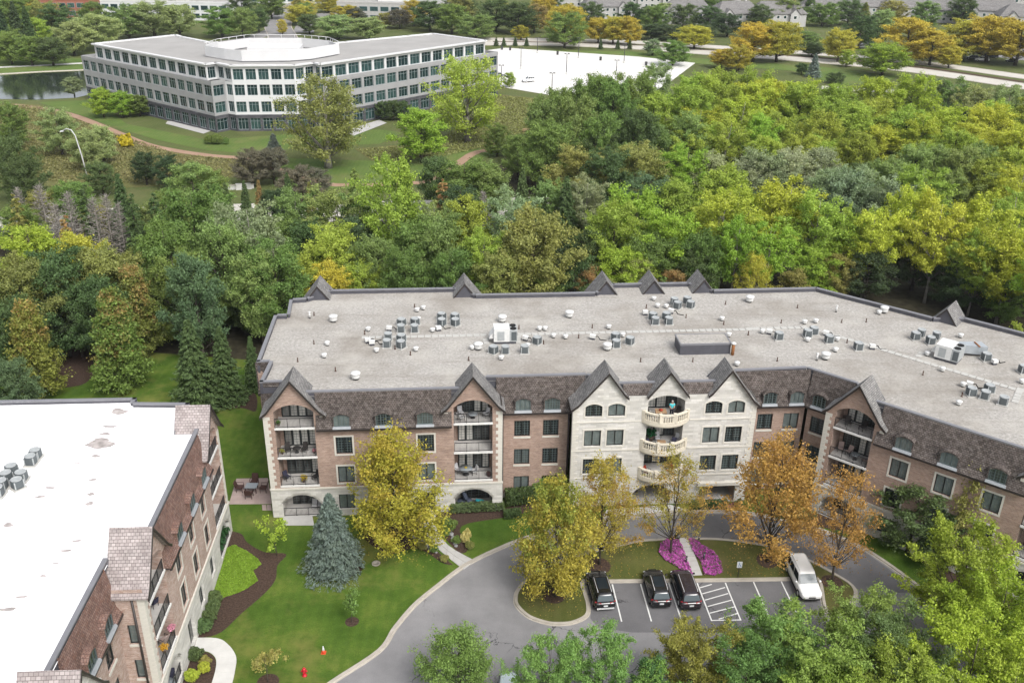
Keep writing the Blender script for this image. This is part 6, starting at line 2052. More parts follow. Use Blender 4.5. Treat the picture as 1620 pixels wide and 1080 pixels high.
# fallen leaves scattered under the autumn trees
for k, (px_, n_, c_) in enumerate([([(840, 920), (920, 918), (928, 970), (860, 982), (822, 950)], 120, (.26, .18, .05)), ([(930, 905), (990, 866), (1040, 860), (1045, 890), (1080, 912), (950, 915)], 150, (.27, .18, .05)), ([(1140, 860), (1230, 872), (1330, 925), (1300, 950), (1290, 912), (1150, 912)], 330, (.28, .17, .05)),
                                   ([(560, 850), (700, 850), (690, 900), (560, 890)], 160, (.28, .24, .05)), ([(1180, 820), (1300, 845), (1430, 915), (1330, 905), (1200, 855)], 260, (.28, .16, .05))]):
    tag(bed(px_, n_, .06, 'leaf', 'fallen_leaves', 40 + k, .105 if k in (0, 1, 2) else .025, .03, c_), ['fallen leaves at the rounded island end', 'fallen leaves on the island behind the black cars', 'fallen leaves round the orange trees', 'fallen leaves under the big yellow-green maple', 'fallen leaves on the rear drive'][k], 'leaves')

# ================================================================== ROOF EQUIPMENT
def make_condenser():
    r = thing('condenser_unit', 'grey air conditioning condenser', 'air conditioner', (0, 0, 0))
    mb = MB()
    rows = []
    for z, k in ((.12, .40), (.16, .42), (.78, .42), (.84, .39)):
        pts = []
        for q in range(16):
            t_ = 2 * math.pi * q / 16
            c_, s_ = math.cos(t_), math.sin(t_)
            f = (abs(c_) ** 5 + abs(s_) ** 5) ** (-1 / 5)
            pts.append((k * f * c_, k * f * s_, z))
        rows.append(pts)
    i = mb.mesh_grid(rows, smooth=False)
    mb.f.append([i + k for k in reversed(range(16))])
    mb.sm.append(False)
    b = mb.data('casing')
    b.materials.append(MAT['hvac_dark'])
    inst('casing', b, r)
    mb = MB()
    mb.lathe((0, 0, 0), [(.30, .83), (.43, .83), (.44, .88), (.41, .90), (.31, .90), (.30, .86)], 18)
    m_ = mb.data('top_grille')
    m_.materials.append(MAT['hvac_grey'])
    inst('top_grille', m_, r)
    mb = MB()
    mb.lathe((0, 0, 0), [(.31, .80), (.30, .845), (.05, .845)], 16)
    m_ = mb.data('fan')
    m_.materials.append(MAT['black_rubber'])
    inst('fan', m_, r)
    mb = MB()
    mb.bx(-.04, .04, -.04, .04, .05, .80)
    m_ = mb.data('corner_post')
    m_.materials.append(MAT['hvac_grey'])
    for sx in (-1, 1):
        for sy in (-1, 1):
            inst('corner_post', m_, r, (sx * .36, sy * .36, 0))
    mb = MB()
    mb.bx(-.52, .52, -.52, .52, 0, .1)
    m_ = mb.data('pad')
    m_.materials.append(MAT['paver'])
    inst('pad', m_, r)
    return r
cond = make_condenser()
usedc = [False]
def put_cond(x, y, zr=ZD, label=None, group=None, sc=1.0):
    p = G(x, y, zr)
    a = random.choice((.08, -.6)) + random.uniform(-.05, .05)
    if usedc[0]:
        clone(cond, p, a, label, group, sc)
    else:
        usedc[0] = True
        cond.location = p
        cond.rotation_euler = (0, 0, a)
        cond.scale = (sc, sc, sc)
        cond['label'] = label
        cond['group'] = group
CONDS = [(z4, [(953, 385), (950, 425), (1040, 382), (1037, 425), (868, 478), (860, 522), (952, 488), (950, 528), (1210, 348), (1210, 385), (1295, 352), (1297, 385)], 'on the gravel roof near the corner gables'),
         (z5, [(268, 478), (192, 532), (75, 535), (2, 535), (750, 498), (745, 455), (833, 480), (973, 330), (988, 358), (1055, 328), (1070, 358), (1105, 238), (1123, 262), (1182, 232), (1203, 258)], 'on the gravel roof between rooftop unit and penthouse'),
         (z6, [(190, 430), (357, 415), (393, 400), (482, 448), (652, 490), (985, 430), (1017, 412), (1072, 456), (1105, 428), (1395, 552), (1308, 755), (1388, 775), (1413, 738), (1495, 808), (1612, 625)], 'on the gravel roof of the angled wing')]
for f, pts, ph_ in CONDS:
    for p in pts:
        put_cond(*f(*p), ZD, 'grey condenser with round fan ' + ph_, 'condensers ' + ph_)
for p in [(135, 245), (118, 268), (48, 303), (28, 330), (83, 328), (68, 356), (10, 360), (-4, 385)]:
    put_cond(*z7(*p), 14.25, 'pale condenser standing on the white membrane roof', 'condensers on the white roof', 1.0)
def make_vent(kind):
    nm, lab = {'big': ('roof_ventilator', 'large white ventilator'), 'small': ('roof_vent', 'small vent'), 'slim': ('vent_pipe', 'slim pipe')}[kind]
    r = thing(nm, lab, 'roof vent')
    if kind == 'big':
        parts = [('base', [(.26, 0), (.26, .14)], 'black_rubber'), ('drum', [(.30, .14), (.42, .2), (.44, .42), (.42, .62), (.46, .66)], 'hvac_white'), ('cap', [(.5, .66), (.5, .74), (.3, .82), (.05, .84)], 'hvac_white')]
    elif kind == 'small':
        parts = [('base', [(.17, 0), (.17, .1)], 'black_rubber'), ('drum', [(.17, .1), (.24, .14), (.24, .38)], 'hvac_white'), ('cap', [(.30, .38), (.30, .46), (.1, .52), (.02, .53)], 'hvac_white')]
    else:
        parts = [('base', [(.11, 0), (.11, .1)], 'black_rubber'), ('pipe', [(.10, .1), (.10, .75)], 'hvac_white'), ('cap', [(.15, .75), (.15, .82), (.03, .86)], 'hvac_white')]
    for n_, pr, mt in parts:
        mb = MB()
        mb.lathe((0, 0, 0), pr, 14)
        m_ = mb.data(n_)
        m_.materials.append(MAT[mt])
        inst(n_, m_, r)
    return r
VENTS = {'big': [(z4, [(517, 360), (660, 728), (1445, 538), (1598, 360)]), (z5, [(57, 345), (465, 316), (697, 515), (1565, 222)]), (z6, [(462, 546), (20, 213), (803, 275)])],
         'small': [(z4, [(740, 420), (478, 512), (458, 590), (1093, 283), (1053, 296), (1060, 355), (1152, 426), (793, 555), (1045, 548), (1405, 538)]),
                   (z5, [(283, 396), (317, 396), (705, 386), (980, 213), (1003, 256), (1055, 260), (1395, 336), (790, 436), (1437, 434), (1487, 612), (442, 446), (368, 440), (210, 500), (50, 575)]),
                   (z6, [(340, 340), (405, 334), (520, 502), (358, 443), (95, 395), (1055, 525), (1262, 705), (1237, 812), (1248, 420), (1143, 616), (1605, 686), (775, 284), (530, 440)])],
         'slim': [(z4, [(365, 338)]), (z6, [(525, 270), (412, 552)])]}
for kind, LL in VENTS.items():
    v0 = make_vent(kind)
    first = True
    for f, pts in LL:
        ph_ = {z4: 'near the corner gables', z5: 'along the straight walkway', z6: 'on the angled wing'}[f]
        lab = {'big': 'large white domed ventilator on the gravel roof ', 'small': 'small white capped vent on the gravel roof ', 'slim': 'slim white capped pipe on the gravel roof '}[kind] + ph_
        for p in pts:
            loc = G(*f(*p), ZD)
            if first:
                first = False
                v0.location = loc
                v0['label'] = lab
                v0['group'] = lab + ' group'
            else:
                clone(v0, loc, 0, lab, lab + ' group')
PIPES = [(z4, [(393, 320), (717, 440), (392, 502), (288, 615), (530, 676), (1037, 268), (1010, 573), (912, 535), (1383, 608)]), (z5, [(158, 385), (605, 380), (522, 442), (308, 478), (900, 586), (1218, 586), (935, 258), (1177, 318), (1418, 237), (1407, 360), (1557, 422)]),
         (z6, [(300, 247), (205, 335), (557, 332), (700, 329), (588, 450), (182, 556), (1030, 636), (1257, 762), (13, 404)])]
pm_ = MB()
pm_.lathe((0, 0, 0), [(.12, 0), (.06, .05), (.055, .42), (.065, .45)], 8)
pmesh = pm_.data('stack_pipe')
pmesh.materials.append(MAT['rust_dark'])
for f, pts in PIPES:
    ph_ = {z4: 'near the corner gables', z5: 'along the straight walkway', z6: 'on the angled wing'}[f]
    for p in pts:
        o = inst('stack_pipe', pmesh, None, G(*f(*p), ZD))
        tag(o, 'short rusty stack pipe in the gravel roof ' + ph_, 'pipe', 'rusty stack pipes ' + ph_)
# small white control boxes with pipe goosenecks
def make_box():
    r = thing('pipe_housing', 'white pipe housing', 'pipe housing')
    mb = MB()
    mb.hull([(-.3, -.22, .25), (.3, -.22, .25), (.3, .22, .25), (-.3, .22, .25)], [(-.3, -.22, .6), (.3, -.22, .55), (.3, .22, .55), (-.3, .22, .6)])
    m_ = mb.data('hood')
    m_.materials.append(MAT['hvac_white'])
    inst('hood', m_, r)
    mb = MB()
    mb.bx(-.24, .24, -.17, .17, 0, .25)
    m_ = mb.data('curb')
    m_.materials.append(MAT['upstand'])
    inst('curb', m_, r)
    mb = MB()
    mb.path([(.3, 0, .4), (.55, .05, .42), (.7, .1, .2), (.8, .1, .05), (1.5, .15, .05)], [.05] * 5, 6)
    m_ = mb.data('pipe')
    m_.materials.append(MAT['black_rubber'])
    inst('pipe', m_, r)
    return r
bx0 = make_box()
first = True
for f, pts in [(z4, [(875, 418), (765, 510), (737, 495), (1190, 418)]), (z5, [(198, 458), (608, 450), (928, 302), (1085, 292)]), (z6, [(465, 408), (735, 487), (1445, 576), (1300, 706), (135, 400)])]:
    ph_ = {z4: 'near the corner gables', z5: 'along the straight walkway', z6: 'on the angled wing'}[f]
    for p in pts:
        loc = G(*f(*p), ZD)
        lab = 'white pipe housing feeding condensers ' + ph_
        if first:
            first = False
            bx0.location = loc
            bx0['label'] = lab
            bx0['group'] = 'pipe housings ' + ph_
        else:
            clone(bx0, loc, random.uniform(-.5, .5), lab, 'pipe housings ' + ph_)
def rtu(fr, uc, nc, L_, D, Hh, label, duct=False):
    r = thing('rooftop_unit', label, 'rooftop unit', fr.P(uc, nc, ZD))
    part(r, 'casing', 'hvac_white', lambda m: m.box(fr, uc - L_ / 2, uc + L_ / 2 * .35, nc - D / 2, nc + D / 2, ZD + .3, ZD + Hh))
    part(r, 'fan_section', 'hvac_grey', lambda m: m.box(fr, uc + L_ / 2 * .355, uc + L_ / 2, nc - D / 2, nc + D / 2, ZD + .3, ZD + Hh - .12))
    part(r, 'coil', 'hvac_dark', lambda m: m.box(fr, uc + L_ / 2 * .5, uc + L_ / 2 * .95, nc + D / 2, nc + D / 2 + .02, ZD + .45, ZD + Hh - .3))
    part(r, 'curb', 'upstand', lambda m: m.box(fr, uc - L_ / 2 + .1, uc + L_ / 2 - .1, nc - D / 2 + .1, nc + D / 2 - .1, ZD, ZD + .3))
    for k in (-1, 1):
        part(r, 'fan', 'black_rubber', lambda m: m.lathe(fr.P(uc + L_ * .34, nc + k * D * .24, ZD + Hh - .12), [(.34, 0), (.34, .08), (.28, .08), (.28, .02), (.06, .03)], 14))
    part(r, 'access_panel', 'hvac_grey', lambda m: m.box(fr, uc - L_ * .35, uc - L_ * .05, nc + D / 2, nc + D / 2 + .03, ZD + .45, ZD + Hh - .25))
    part(r, 'intake_hood', 'hvac_white', lambda m: m.hull([fr.P(uc - L_ / 2 - .5, nc + q, ZD + .6) for q in (.6, -.6)] + [fr.P(uc - L_ / 2, nc - .6, ZD + .6), fr.P(uc - L_ / 2, nc + .6, ZD + .6)],
                                                            [fr.P(uc - L_ / 2 - .4, nc + q, ZD + .9) for q in (.6, -.6)] + [fr.P(uc - L_ / 2, nc - .6, ZD + 1.4), fr.P(uc - L_ / 2, nc + .6, ZD + 1.4)]))
    if duct:
        part(r, 'duct', 'galvanised', lambda m: m.hull([fr.P(uc - .8, nc - D / 2, ZD + .5), fr.P(uc + .4, nc - D / 2, ZD + .5), fr.P(uc + 2.9, nc - D / 2 - 2.2, ZD + .15), fr.P(uc + 1.9, nc - D / 2 - 3.2, ZD + .15)],
                                                         [fr.P(uc - .8, nc - D / 2, ZD + 1.4), fr.P(uc + .4, nc - D / 2, ZD + 1.4), fr.P(uc + 2.9, nc - D / 2 - 2.2, ZD + 1.1), fr.P(uc + 1.9, nc - D / 2 - 3.2, ZD + 1.1)]))
        part(r, 'rust_strap', 'rust', lambda m: m.hull([fr.P(uc + 1.5, nc - D / 2 - 2.4, ZD + 1.16), fr.P(uc + 2.3, nc - D / 2 - 1.5, ZD + 1.16), fr.P(uc + 2.15, nc - D / 2 - 1.4, ZD + 1.17), fr.P(uc + 1.4, nc - D / 2 - 2.3, ZD + 1.17)],
                                                         [fr.P(uc + 1.5, nc - D / 2 - 2.4, ZD + 1.25), fr.P(uc + 2.3, nc - D / 2 - 1.5, ZD + 1.25), fr.P(uc + 2.15, nc - D / 2 - 1.4, ZD + 1.26), fr.P(uc + 1.4, nc - D / 2 - 2.3, ZD + 1.26)]))
rtu(M, 23.1, -12.0, 2.5, 1.7, 1.75, 'white boxy rooftop unit in the middle of the straight gravel roof')
rtu(W, 9.2, -13.7, 2.4, 2.1, 1.75, 'white rooftop unit with silver slanting duct on the angled wing', True)
r = thing('rusty_flue', 'orange rusty flue pipe standing against the dark roof penthouse', 'flue', M.P(46.9, -7.35, ZD))
part(r, 'pipe', 'rust', lambda m: m.tube(M.P(46.9, -7.35, ZD), M.P(46.9, -7.35, ZD + 1.3), .17, .17, 12))
part(r, 'cap', 'hvac_white', lambda m: m.lathe(M.P(46.9, -7.35, ZD + 1.3), [(.27, 0), (.27, .1), (.08, .2)], 12))
o = MB()
o.box(M, 22.2 + 30, 23.4 + 30, -9.5, -8.8, ZD + .02, ZD + .3)

# ================================================================== CARS
def superring(x0, x1, hw, z, e=5, n=28):
    pts = []
    for q in range(n):
        t_ = 2 * math.pi * q / n
        c_, s_ = math.cos(t_), math.sin(t_)
        pts.append(((x0 + x1) / 2 + (x1 - x0) / 2 * math.copysign(abs(c_) ** (2 / e), c_), hw * math.copysign(abs(s_) ** (2 / e), s_), z))
    return pts
def car(name, label, cat, loc, heading, paint, L_=4.8, Wd=1.92, Hh=1.72, hood=1.15, kind='suv', rails=True, plate=True, sunroof=False, silver_bumper=False, zofs=.02):
    r = thing(name, label, cat, (loc[0], loc[1], loc[2] + zofs), heading)
    def P_(nm, mat, fn, par=None):
        mb = MB()
        fn(mb)
        m_ = mb.data(nm)
        m_.materials.append(MAT[mat])
        return inst(nm, m_, par or r)
    h2, w2 = L_ / 2, Wd / 2
    belt = Hh * .60
    hoodz = belt - .04
    # lower body
    def body(m):
        st = [(-h2, .50, belt * .78, w2 * .78), (-h2 + .07, .36, belt * .93, w2 * .92), (-h2 + .35, .28, belt, w2 * .98), (-h2 + 1.0, .24, belt + .01, w2), (0, .22, belt, w2), (h2 - hood - .1, .23, belt - .01, w2), (h2 - hood + .25, .25, hoodz - .02, w2 * .995),
              (h2 - .5, .28, hoodz - .09, w2 * .97), (h2 - .15, .34, hoodz - .17, w2 * .90), (h2 - .02, .42, hoodz - .30, w2 * .80), (h2, .5, hoodz - .40, w2 * .70)]
        rows = []
        for x, zb, zt, hw in st:
            row = []
            for q in range(24):
                t_ = 2 * math.pi * q / 24
                c_, s_ = math.cos(t_), math.sin(t_)
                yy = hw * math.copysign(abs(c_) ** .38, c_)
                zz = (zb + zt) / 2 + (zt - zb) / 2 * math.copysign(abs(s_) ** .42, s_)
                row.append((x, yy, zz))
            rows.append(row)
        i = m.mesh_grid(rows)
        m.f.append([i + k for k in reversed(range(24))])
        m.f.append([i + 10 * 24 + k for k in range(24)])
        m.sm += [True, True]
    P_('body', paint, body)
    xr0, xr1 = -h2 + .12, -h2 + (.42 if kind != 'van' else .3)
    xf0, xf1 = h2 - hood + .12, h2 - hood - .72
    lev = [(0, belt - .1), (.08, belt), (.55, belt + (Hh - belt) * .55), (.86, Hh - .10), (.96, Hh - .03), (1.0, Hh)]
    hwf = lambda t_: w2 * (.95 - .21 * t_)
    def gh(m):
        rows = []
        for t_, z in lev:
            k = 1 if t_ < .9 else (.93 if t_ < .98 else .72)
            rows.append(superring(xr0 + (xr1 - xr0) * t_ + (0 if t_ < .9 else .12 * (1 if t_ < .98 else 3)), xf0 + (xf1 - xf0) * t_ - (0 if t_ < .9 else .06 * (1 if t_ < .98 else 3)), hwf(t_) * k, z, 7))
        i = m.mesh_grid(rows)
        m.f.append([i + 5 * 28 + k for k in range(28)])
        m.sm.append(True)
    P_('cabin', paint, gh)
    zt = lambda t_: belt + (Hh - belt) * t_ * 1.0
    def sidewin(sgn, a, b):
        def fn(m):
            pts = []
            for f_, t_ in ((a, .10), (b, .10), (b, .80), (a, .80)):
                x0 = xr0 + (xr1 - xr0) * t_ + .16
                x1 = xf0 + (xf1 - xf0) * t_ - .10
                pts.append((x0 + (x1 - x0) * f_, sgn * (hwf(t_) + .006), belt + (Hh - .10 - belt) * t_ / .86))
            m.face(pts if sgn < 0 else pts[::-1])
        return fn
    for sgn in (-1, 1):
        for a, b in ((0.02, .27), (.30, .60), (.63, .985)):
            P_('side_window', 'car_glass', sidewin(sgn, a, b))
    def wind(m):
        q = []
        for s_, t_ in ((-1, .08), (1, .08), (1, .84), (-1, .84)):
            q.append((xf0 + (xf1 - xf0) * t_ + .015, s_ * hwf(t_) * .86, belt + (Hh - .10 - belt) * t_ / .86 + .012))
        m.face(q)
    P_('windscreen', 'car_glass_rear', wind)
    def rearw(m):
        q = []
        for s_, t_ in ((1, .12), (-1, .12), (-1, .82), (1, .82)):
            q.append((xr0 + (xr1 - xr0) * t_ - .012, s_ * hwf(t_) * .84, belt + (Hh - .10 - belt) * t_ / .86))
        m.face(q)
    P_('rear_window', 'car_glass_rear', rearw)
    if sunroof:
        P_('sunroof', 'car_glass', lambda m: m.bx(xr1 + .75, xf1 - .28, -w2 * .48, w2 * .48, Hh - .01, Hh + .012))
    if rails:
        for s_ in (-1, 1):
            P_('roof_rail', 'chrome', lambda m: m.path([(xr1 + .3, s_ * w2 * .63, Hh - .03), (xr1 + .42, s_ * w2 * .63, Hh + .05), (xf1 - .25, s_ * w2 * .63, Hh + .05), (xf1 - .12, s_ * w2 * .63, Hh - .04)], [.025] * 4, 6))
    for s_ in (-1, 1):
        P_('mirror', paint, lambda m: m.lathe((xf0 - .28, s_ * (w2 + .10), belt + .03), [(.05, 0), (.11, .05), (.11, .13), (.05, .17)], 8))
        P_('tail_light', 'tail_red', lambda m: m.hull([(-h2 + .02, s_ * w2 * .42, belt - .14), (-h2 + .30, s_ * w2 * .97, belt - .14), (-h2 + .30, s_ * (w2 * .90), belt - .14), (-h2 + .12, s_ * w2 * .42, belt - .14)], [(-h2 + .04, s_ * w2 * .42, belt - .04), (-h2 + .32, s_ * w2 * .975, belt + .0), (-h2 + .32, s_ * w2 * .9, belt + .0), (-h2 + .14, s_ * w2 * .42, belt - .04)]))
        P_('headlight', 'lamp_clear', lambda m: m.hull([(h2 - .06, s_ * w2 * .45, hoodz - .30), (h2 - .30, s_ * w2 * .95, hoodz - .30), (h2 - .4, s_ * w2 * .9, hoodz - .30), (h2 - .16, s_ * w2 * .45, hoodz - .30)], [(h2 - .10, s_ * w2 * .45, hoodz - .19), (h2 - .34, s_ * w2 * .95, hoodz - .16), (h2 - .44, s_ * w2 * .88, hoodz - .16), (h2 - .2, s_ * w2 * .45, hoodz - .19)]))
        P_('sill', 'black_rubber', lambda m: m.bx(-h2 + 1.2, h2 - 1.25, s_ * w2 - .06 if s_ > 0 else -w2 - .012, s_ * w2 + .012 if s_ > 0 else -w2 + .06, .24, .38))
    P_('grille', 'black_rubber', lambda m: m.hull([(h2 - .03, -w2 * .42, .52), (h2 + .012, -w2 * .3, .52), (h2 + .012, w2 * .3, .52), (h2 - .03, w2 * .42, .52)], [(h2 - .05, -w2 * .42, .76), (h2 - .01, -w2 * .3, .76), (h2 - .01, w2 * .3, .76), (h2 - .05, w2 * .42, .76)]))
    P_('front_bumper', 'black_rubber', lambda m: m.bx(h2 - .16, h2 + .02, -w2 * .70, w2 * .70, .30, .44))
    P_('rear_bumper', 'chrome' if silver_bumper else 'black_rubber', lambda m: m.bx(-h2 - .03, -h2 + .14, -w2 * .80, w2 * .80, .34, .46))
    if plate:
        P_('number_plate', 'sign_white', lambda m: m.bx(-h2 - .02, -h2 + .05, -.19, .19, belt - .40, belt - .24))
    key = 'wheel'
    if key not in QM:
        mb = MB()
        prof = [(.22, -.11), (.33, -.12), (.365, -.08), (.365, .08), (.33, .12), (.22, .11)]
        rows = [[(rr_ * math.cos(t_), y_, rr_ * math.sin(t_)) for t_ in [2 * math.pi * k / 18 for k in range(18)]] for rr_, y_ in prof]
        mb.mesh_grid(rows)
        QM['wheel'] = mb.data('wheel')
        QM['wheel'].materials.append(MAT['tyre'])
        mb = MB()
        for sg in (-1, 1):
            mb.face([(.22 * math.cos(t_), sg * .10, .22 * math.sin(t_)) for t_ in [2 * math.pi * k / 16 for k in range(16)]])
        QM['rim'] = mb.data('rim')
        QM['rim'].materials.append(MAT['chrome'])
    for x in (-h2 + .92, h2 - .95):
        for s_ in (-1, 1):
            w_ = inst('wheel', QM['wheel'], r, (x, s_ * (w2 - .09), .365))
            inst('rim', QM['rim'], w_)
    return r
UP = math.pi / 2
def gx_(x, y):
    return G(x, y)
def mid(a, b):
    return (a + b) / 2
hd = math.radians(94)
car('parked_car', 'black crossover car with silver bumper beside the rounded kerb', 'car', Vector((8.35, 68.75, 0)), hd + .05, 'car_black', 4.85, 1.95, 1.68, silver_bumper=True, sunroof=True)
car('parked_car', 'black crossover car with glass roof next to an empty stall', 'car', Vector((13.55, 69.1, 0)), hd - .01, 'car_black', 4.75, 1.9, 1.66, sunroof=True)
car('parked_car', 'dark maroon minivan parked beside the hatched bay', 'car', Vector((16.15, 68.95, 0)), hd + .0, 'car_maroon', 5.0, 1.95, 1.74, hood=.95)
car('parked_car', 'large white sport utility vehicle parked nose to the camera side', 'car', Vector((27.35, 70.5, .03)), -hd + .12, 'car_white', 5.3, 2.03, 1.9, hood=1.3, plate=False)
p = G(803, 1112)
car('parked_car', 'pale blue-white car roof among the court trees', 'car', p, -hd, 'car_pale', 4.6, 1.82, 1.5, rails=False, plate=False)
p = G(836, 130)
car('parked_car', 'white off-road car alone on the bright car park', 'car', p, math.radians(200), 'car_white', 4.3, 1.85, 1.85, hood=1.4)
p = G(789, 122)
car('parked_car', 'dark car parked at the office wing end', 'car', p, math.radians(10), 'car_grey', 4.6, 1.85, 1.6)
p = G(1553, 97)
car('parked_car', 'white pickup car under the far golden trees', 'car', p, math.radians(160), 'car_white', 5.2, 1.9, 1.8)
for k, (x, y) in enumerate([(1538, 94), (1560, 90), (1570, 92), (1600, 99)]):
    car('parked_car', 'dark car in the far car park under golden trees', 'car', G(x, y), math.radians(150), 'car_black' if k % 2 else 'car_grey', 4.6, 1.85, 1.6)['group'] = 'dark cars in the far car park'
p = G(176, 367)
car('parked_car', 'dark car glimpsed on the concrete road through the wood', 'car', p, math.radians(5), 'car_black', 4.6, 1.85, 1.6)

# ================================================================== STREET FURNITURE
# disabled parking sign
p = G(1167, 914)
p.z += .1
r = thing('parking_sign', 'small blue and white disabled parking sign on a thin post', 'sign', p)
mb = MB()
mb.tube(p, p + ZUP * 1.55, .035, .035, 6)
mb.build('post', 'pole_dark', r)
mb = MB()
mb.bx(p.x - .24, p.x + .24, p.y - .05, p.y - .03, p.z + 1.15, p.z + 1.85)
pl = mb.build('plate', 'sign_white', r)
mb = MB()
sy = p.y - .055
def sq(pts, rad):
    for a, b in zip(pts[:-1], pts[1:]):
        a, b = Vector((a[0], 0, a[1])), Vector((b[0], 0, b[1]))
        d = (b - a).normalized()
        s_ = Vector((-d.z, 0, d.x)) * rad
        mb.face([Vector((p.x, sy, p.z + 1.45)) + q for q in (a - s_, b - s_, b + s_, a + s_)])
sq([(-.02 + .11 * math.cos(t_), -.08 + .11 * math.sin(t_)) for t_ in np.linspace(2.0, 6.0, 9)], .02)
sq([(-.05, .22), (-.03, .03), (.08, .03), (.13, -.13), (.18, -.12)], .028)
mb.face([Vector((p.x - .05 + .045 * math.cos(t_), sy, p.z + 1.45 + .28 + .045 * math.sin(t_))) for t_ in np.linspace(0, 6.28, 9)[:-1]])
mb.build('wheelchair_symbol', 'sign_blue', pl)
# bollard lights on the island
for (x, y) in [(1085, 893), (1113, 888), (1105, 860)]:
    p = G(x, y)
    r = thing('bollard_light', 'short dark bollard light between petunias and island walk', 'bollard', p, 0, 'bollard lights by the island walk')
    part(r, 'post', 'pole_dark', lambda m: m.tube(p, p + ZUP * .85, .09, .09, 10))
    part(r, 'lens', 'lamp_clear', lambda m: m.tube(p + ZUP * .85, p + ZUP * .95, .08, .08, 10))
    part(r, 'cap', 'pole_dark', lambda m: m.lathe(p + ZUP * .95, [(.11, 0), (.11, .06), (.03, .12)], 10))
# hydrant
p = G(482, 1068)
r = thing('fire_hydrant', 'red fire hydrant standing on the lawn', 'hydrant', p)
part(r, 'barrel', 'hydrant_red', lambda m: m.lathe(p, [(.2, 0), (.2, .06), (.14, .08), (.14, .55), (.18, .57), (.18, .63)], 14))
part(r, 'bonnet', 'hydrant_red', lambda m: m.lathe(p, [(.17, .63), (.16, .70), (.10, .79), (.04, .82), (.04, .88)], 14))
for d_ in ((1, 0), (-1, 0), (0, -1)):
    part(r, 'outlet', 'hydrant_red', lambda m: m.tube(p + Vector((d_[0] * .1, d_[1] * .1, .48)), p + Vector((d_[0] * .25, d_[1] * .25, .48)), .075, .075, 10))
# traffic cone
p = G(512, 1032)
r = thing('traffic_cone', 'orange traffic cone with white band on the lawn', 'cone', p)
part(r, 'base', 'cone_orange', lambda m: m.bx(p.x - .2, p.x + .2, p.y - .2, p.y + .2, p.z, p.z + .05))
part(r, 'cone', 'cone_orange', lambda m: m.lathe(p, [(.16, .05), (.115, .32)], 14))
part(r, 'band', 'sign_white', lambda m: m.lathe(p, [(.117, .32), (.07, .56)], 14))
part(r, 'tip', 'sign_white', lambda m: m.lathe(p, [(.07, .56), (.04, .72), (.02, .73)], 14))
# tall grey street lamp by the concrete road
p = G(139, 283)
r = thing('street_lamp', 'tall pale curved-arm street lamp rising beside prairie and wood', 'street lamp', p)
part(r, 'pole', 'light_pole', lambda m: m.path([p, p + Vector((-.4, 0, 5)), p + Vector((-1.0, 0, 9.4)), p + Vector((-1.6, 0, 10.6)), p + Vector((-2.6, 0, 10.9)), p + Vector((-3.4, 0, 10.5))], [.17, .14, .12, .11, .1, .08], 8))
part(r, 'lamp_head', 'light_pole', lambda m: m.hull([p + Vector((-4.1, -.2, 10.25)), p + Vector((-3.3, -.2, 10.3)), p + Vector((-3.3, .2, 10.3)), p + Vector((-4.1, .2, 10.25))], [p + Vector((-4.0, -.12, 10.45)), p + Vector((-3.3, -.12, 10.6)), p + Vector((-3.3, .12, 10.6)), p + Vector((-4.0, .12, 10.45))]))
# dark poles of the bright car park
for (x, y, t_) in [(824, 109, 79), (850, 84, 62), (896, 118, 88), (915, 92, 63), (987, 100, 72), (975, 116, 97), (873, 148, 118), (793, 138, 106), (1002, 175, 160)][:8]:
    p = G(x, y)
    k = PJ(p)[2]
    hh = (y - t_) * k / FPX * 1.05
    r = thing('car_park_lamp', 'dark twin-head lamp post on the bright car park', 'lamp post', p, 0, 'lamp posts of the bright car park')
    part(r, 'footing', 'lot_concrete', lambda m: m.tube(p, p + ZUP * .7, .3, .3, 8))
    part(r, 'pole', 'pole_dark', lambda m: m.tube(p + ZUP * .7, p + ZUP * hh, .14, .09, 8))
    for s_ in (-1, 1):
        part(r, 'lamp_head', 'pole_dark', lambda m: m.bx(p.x + s_ * .2 - (.7 if s_ < 0 else 0), p.x + s_ * .2 + (.7 if s_ > 0 else 0), p.y - .25, p.y + .25, p.z + hh - .1, p.z + hh + .12))
for (x, y) in [(794, 79), (807, 80), (882, 87), (950, 96), (1022, 104)]:
    p = G(x, y)
    o = MB()
    o.hull([p + Vector((-.4, -.4, 0)), p + Vector((.4, -.4, 0)), p + Vector((.4, .4, 0)), p + Vector((-.4, .4, 0))], [p + Vector((-.45, -.45, 1.3)), p + Vector((.45, -.45, 1.3)), p + Vector((.45, .45, 1.3)), p + Vector((-.45, .45, 1.3))])
    o.lathe(p + ZUP * 1.3, [(.5, 0), (.42, .12), (.1, .18)], 8)
    tag(o.build('litter_bin', 'pole_dark'), 'dark litter bin along the car park edge', 'bin', 'litter bins along the car park')
# low concrete wall by the wood
a, b = G(338, 302), G(402, 298)
fr = Fr((a.x, a.y), math.degrees(math.atan2(b.y - a.y, b.x - a.x)))
Ln = (b - a).length
r = thing('concrete_wall', 'low pale concrete retaining wall among small spruces', 'wall', a)
part(r, 'wall', 'walk_bright', lambda m: m.box(fr, 0, Ln, -.3, 0, .5, 1.5))
part(r, 'coping', 'kerb_concrete', lambda m: m.box(fr, -.05, Ln + .05, -.35, .05, 1.5, 1.62))
part(r, 'end_post', 'walk_bright', lambda m: m.box(fr, Ln * .55, Ln * .55 + 3.2, .02, .5, .5, 1.9))
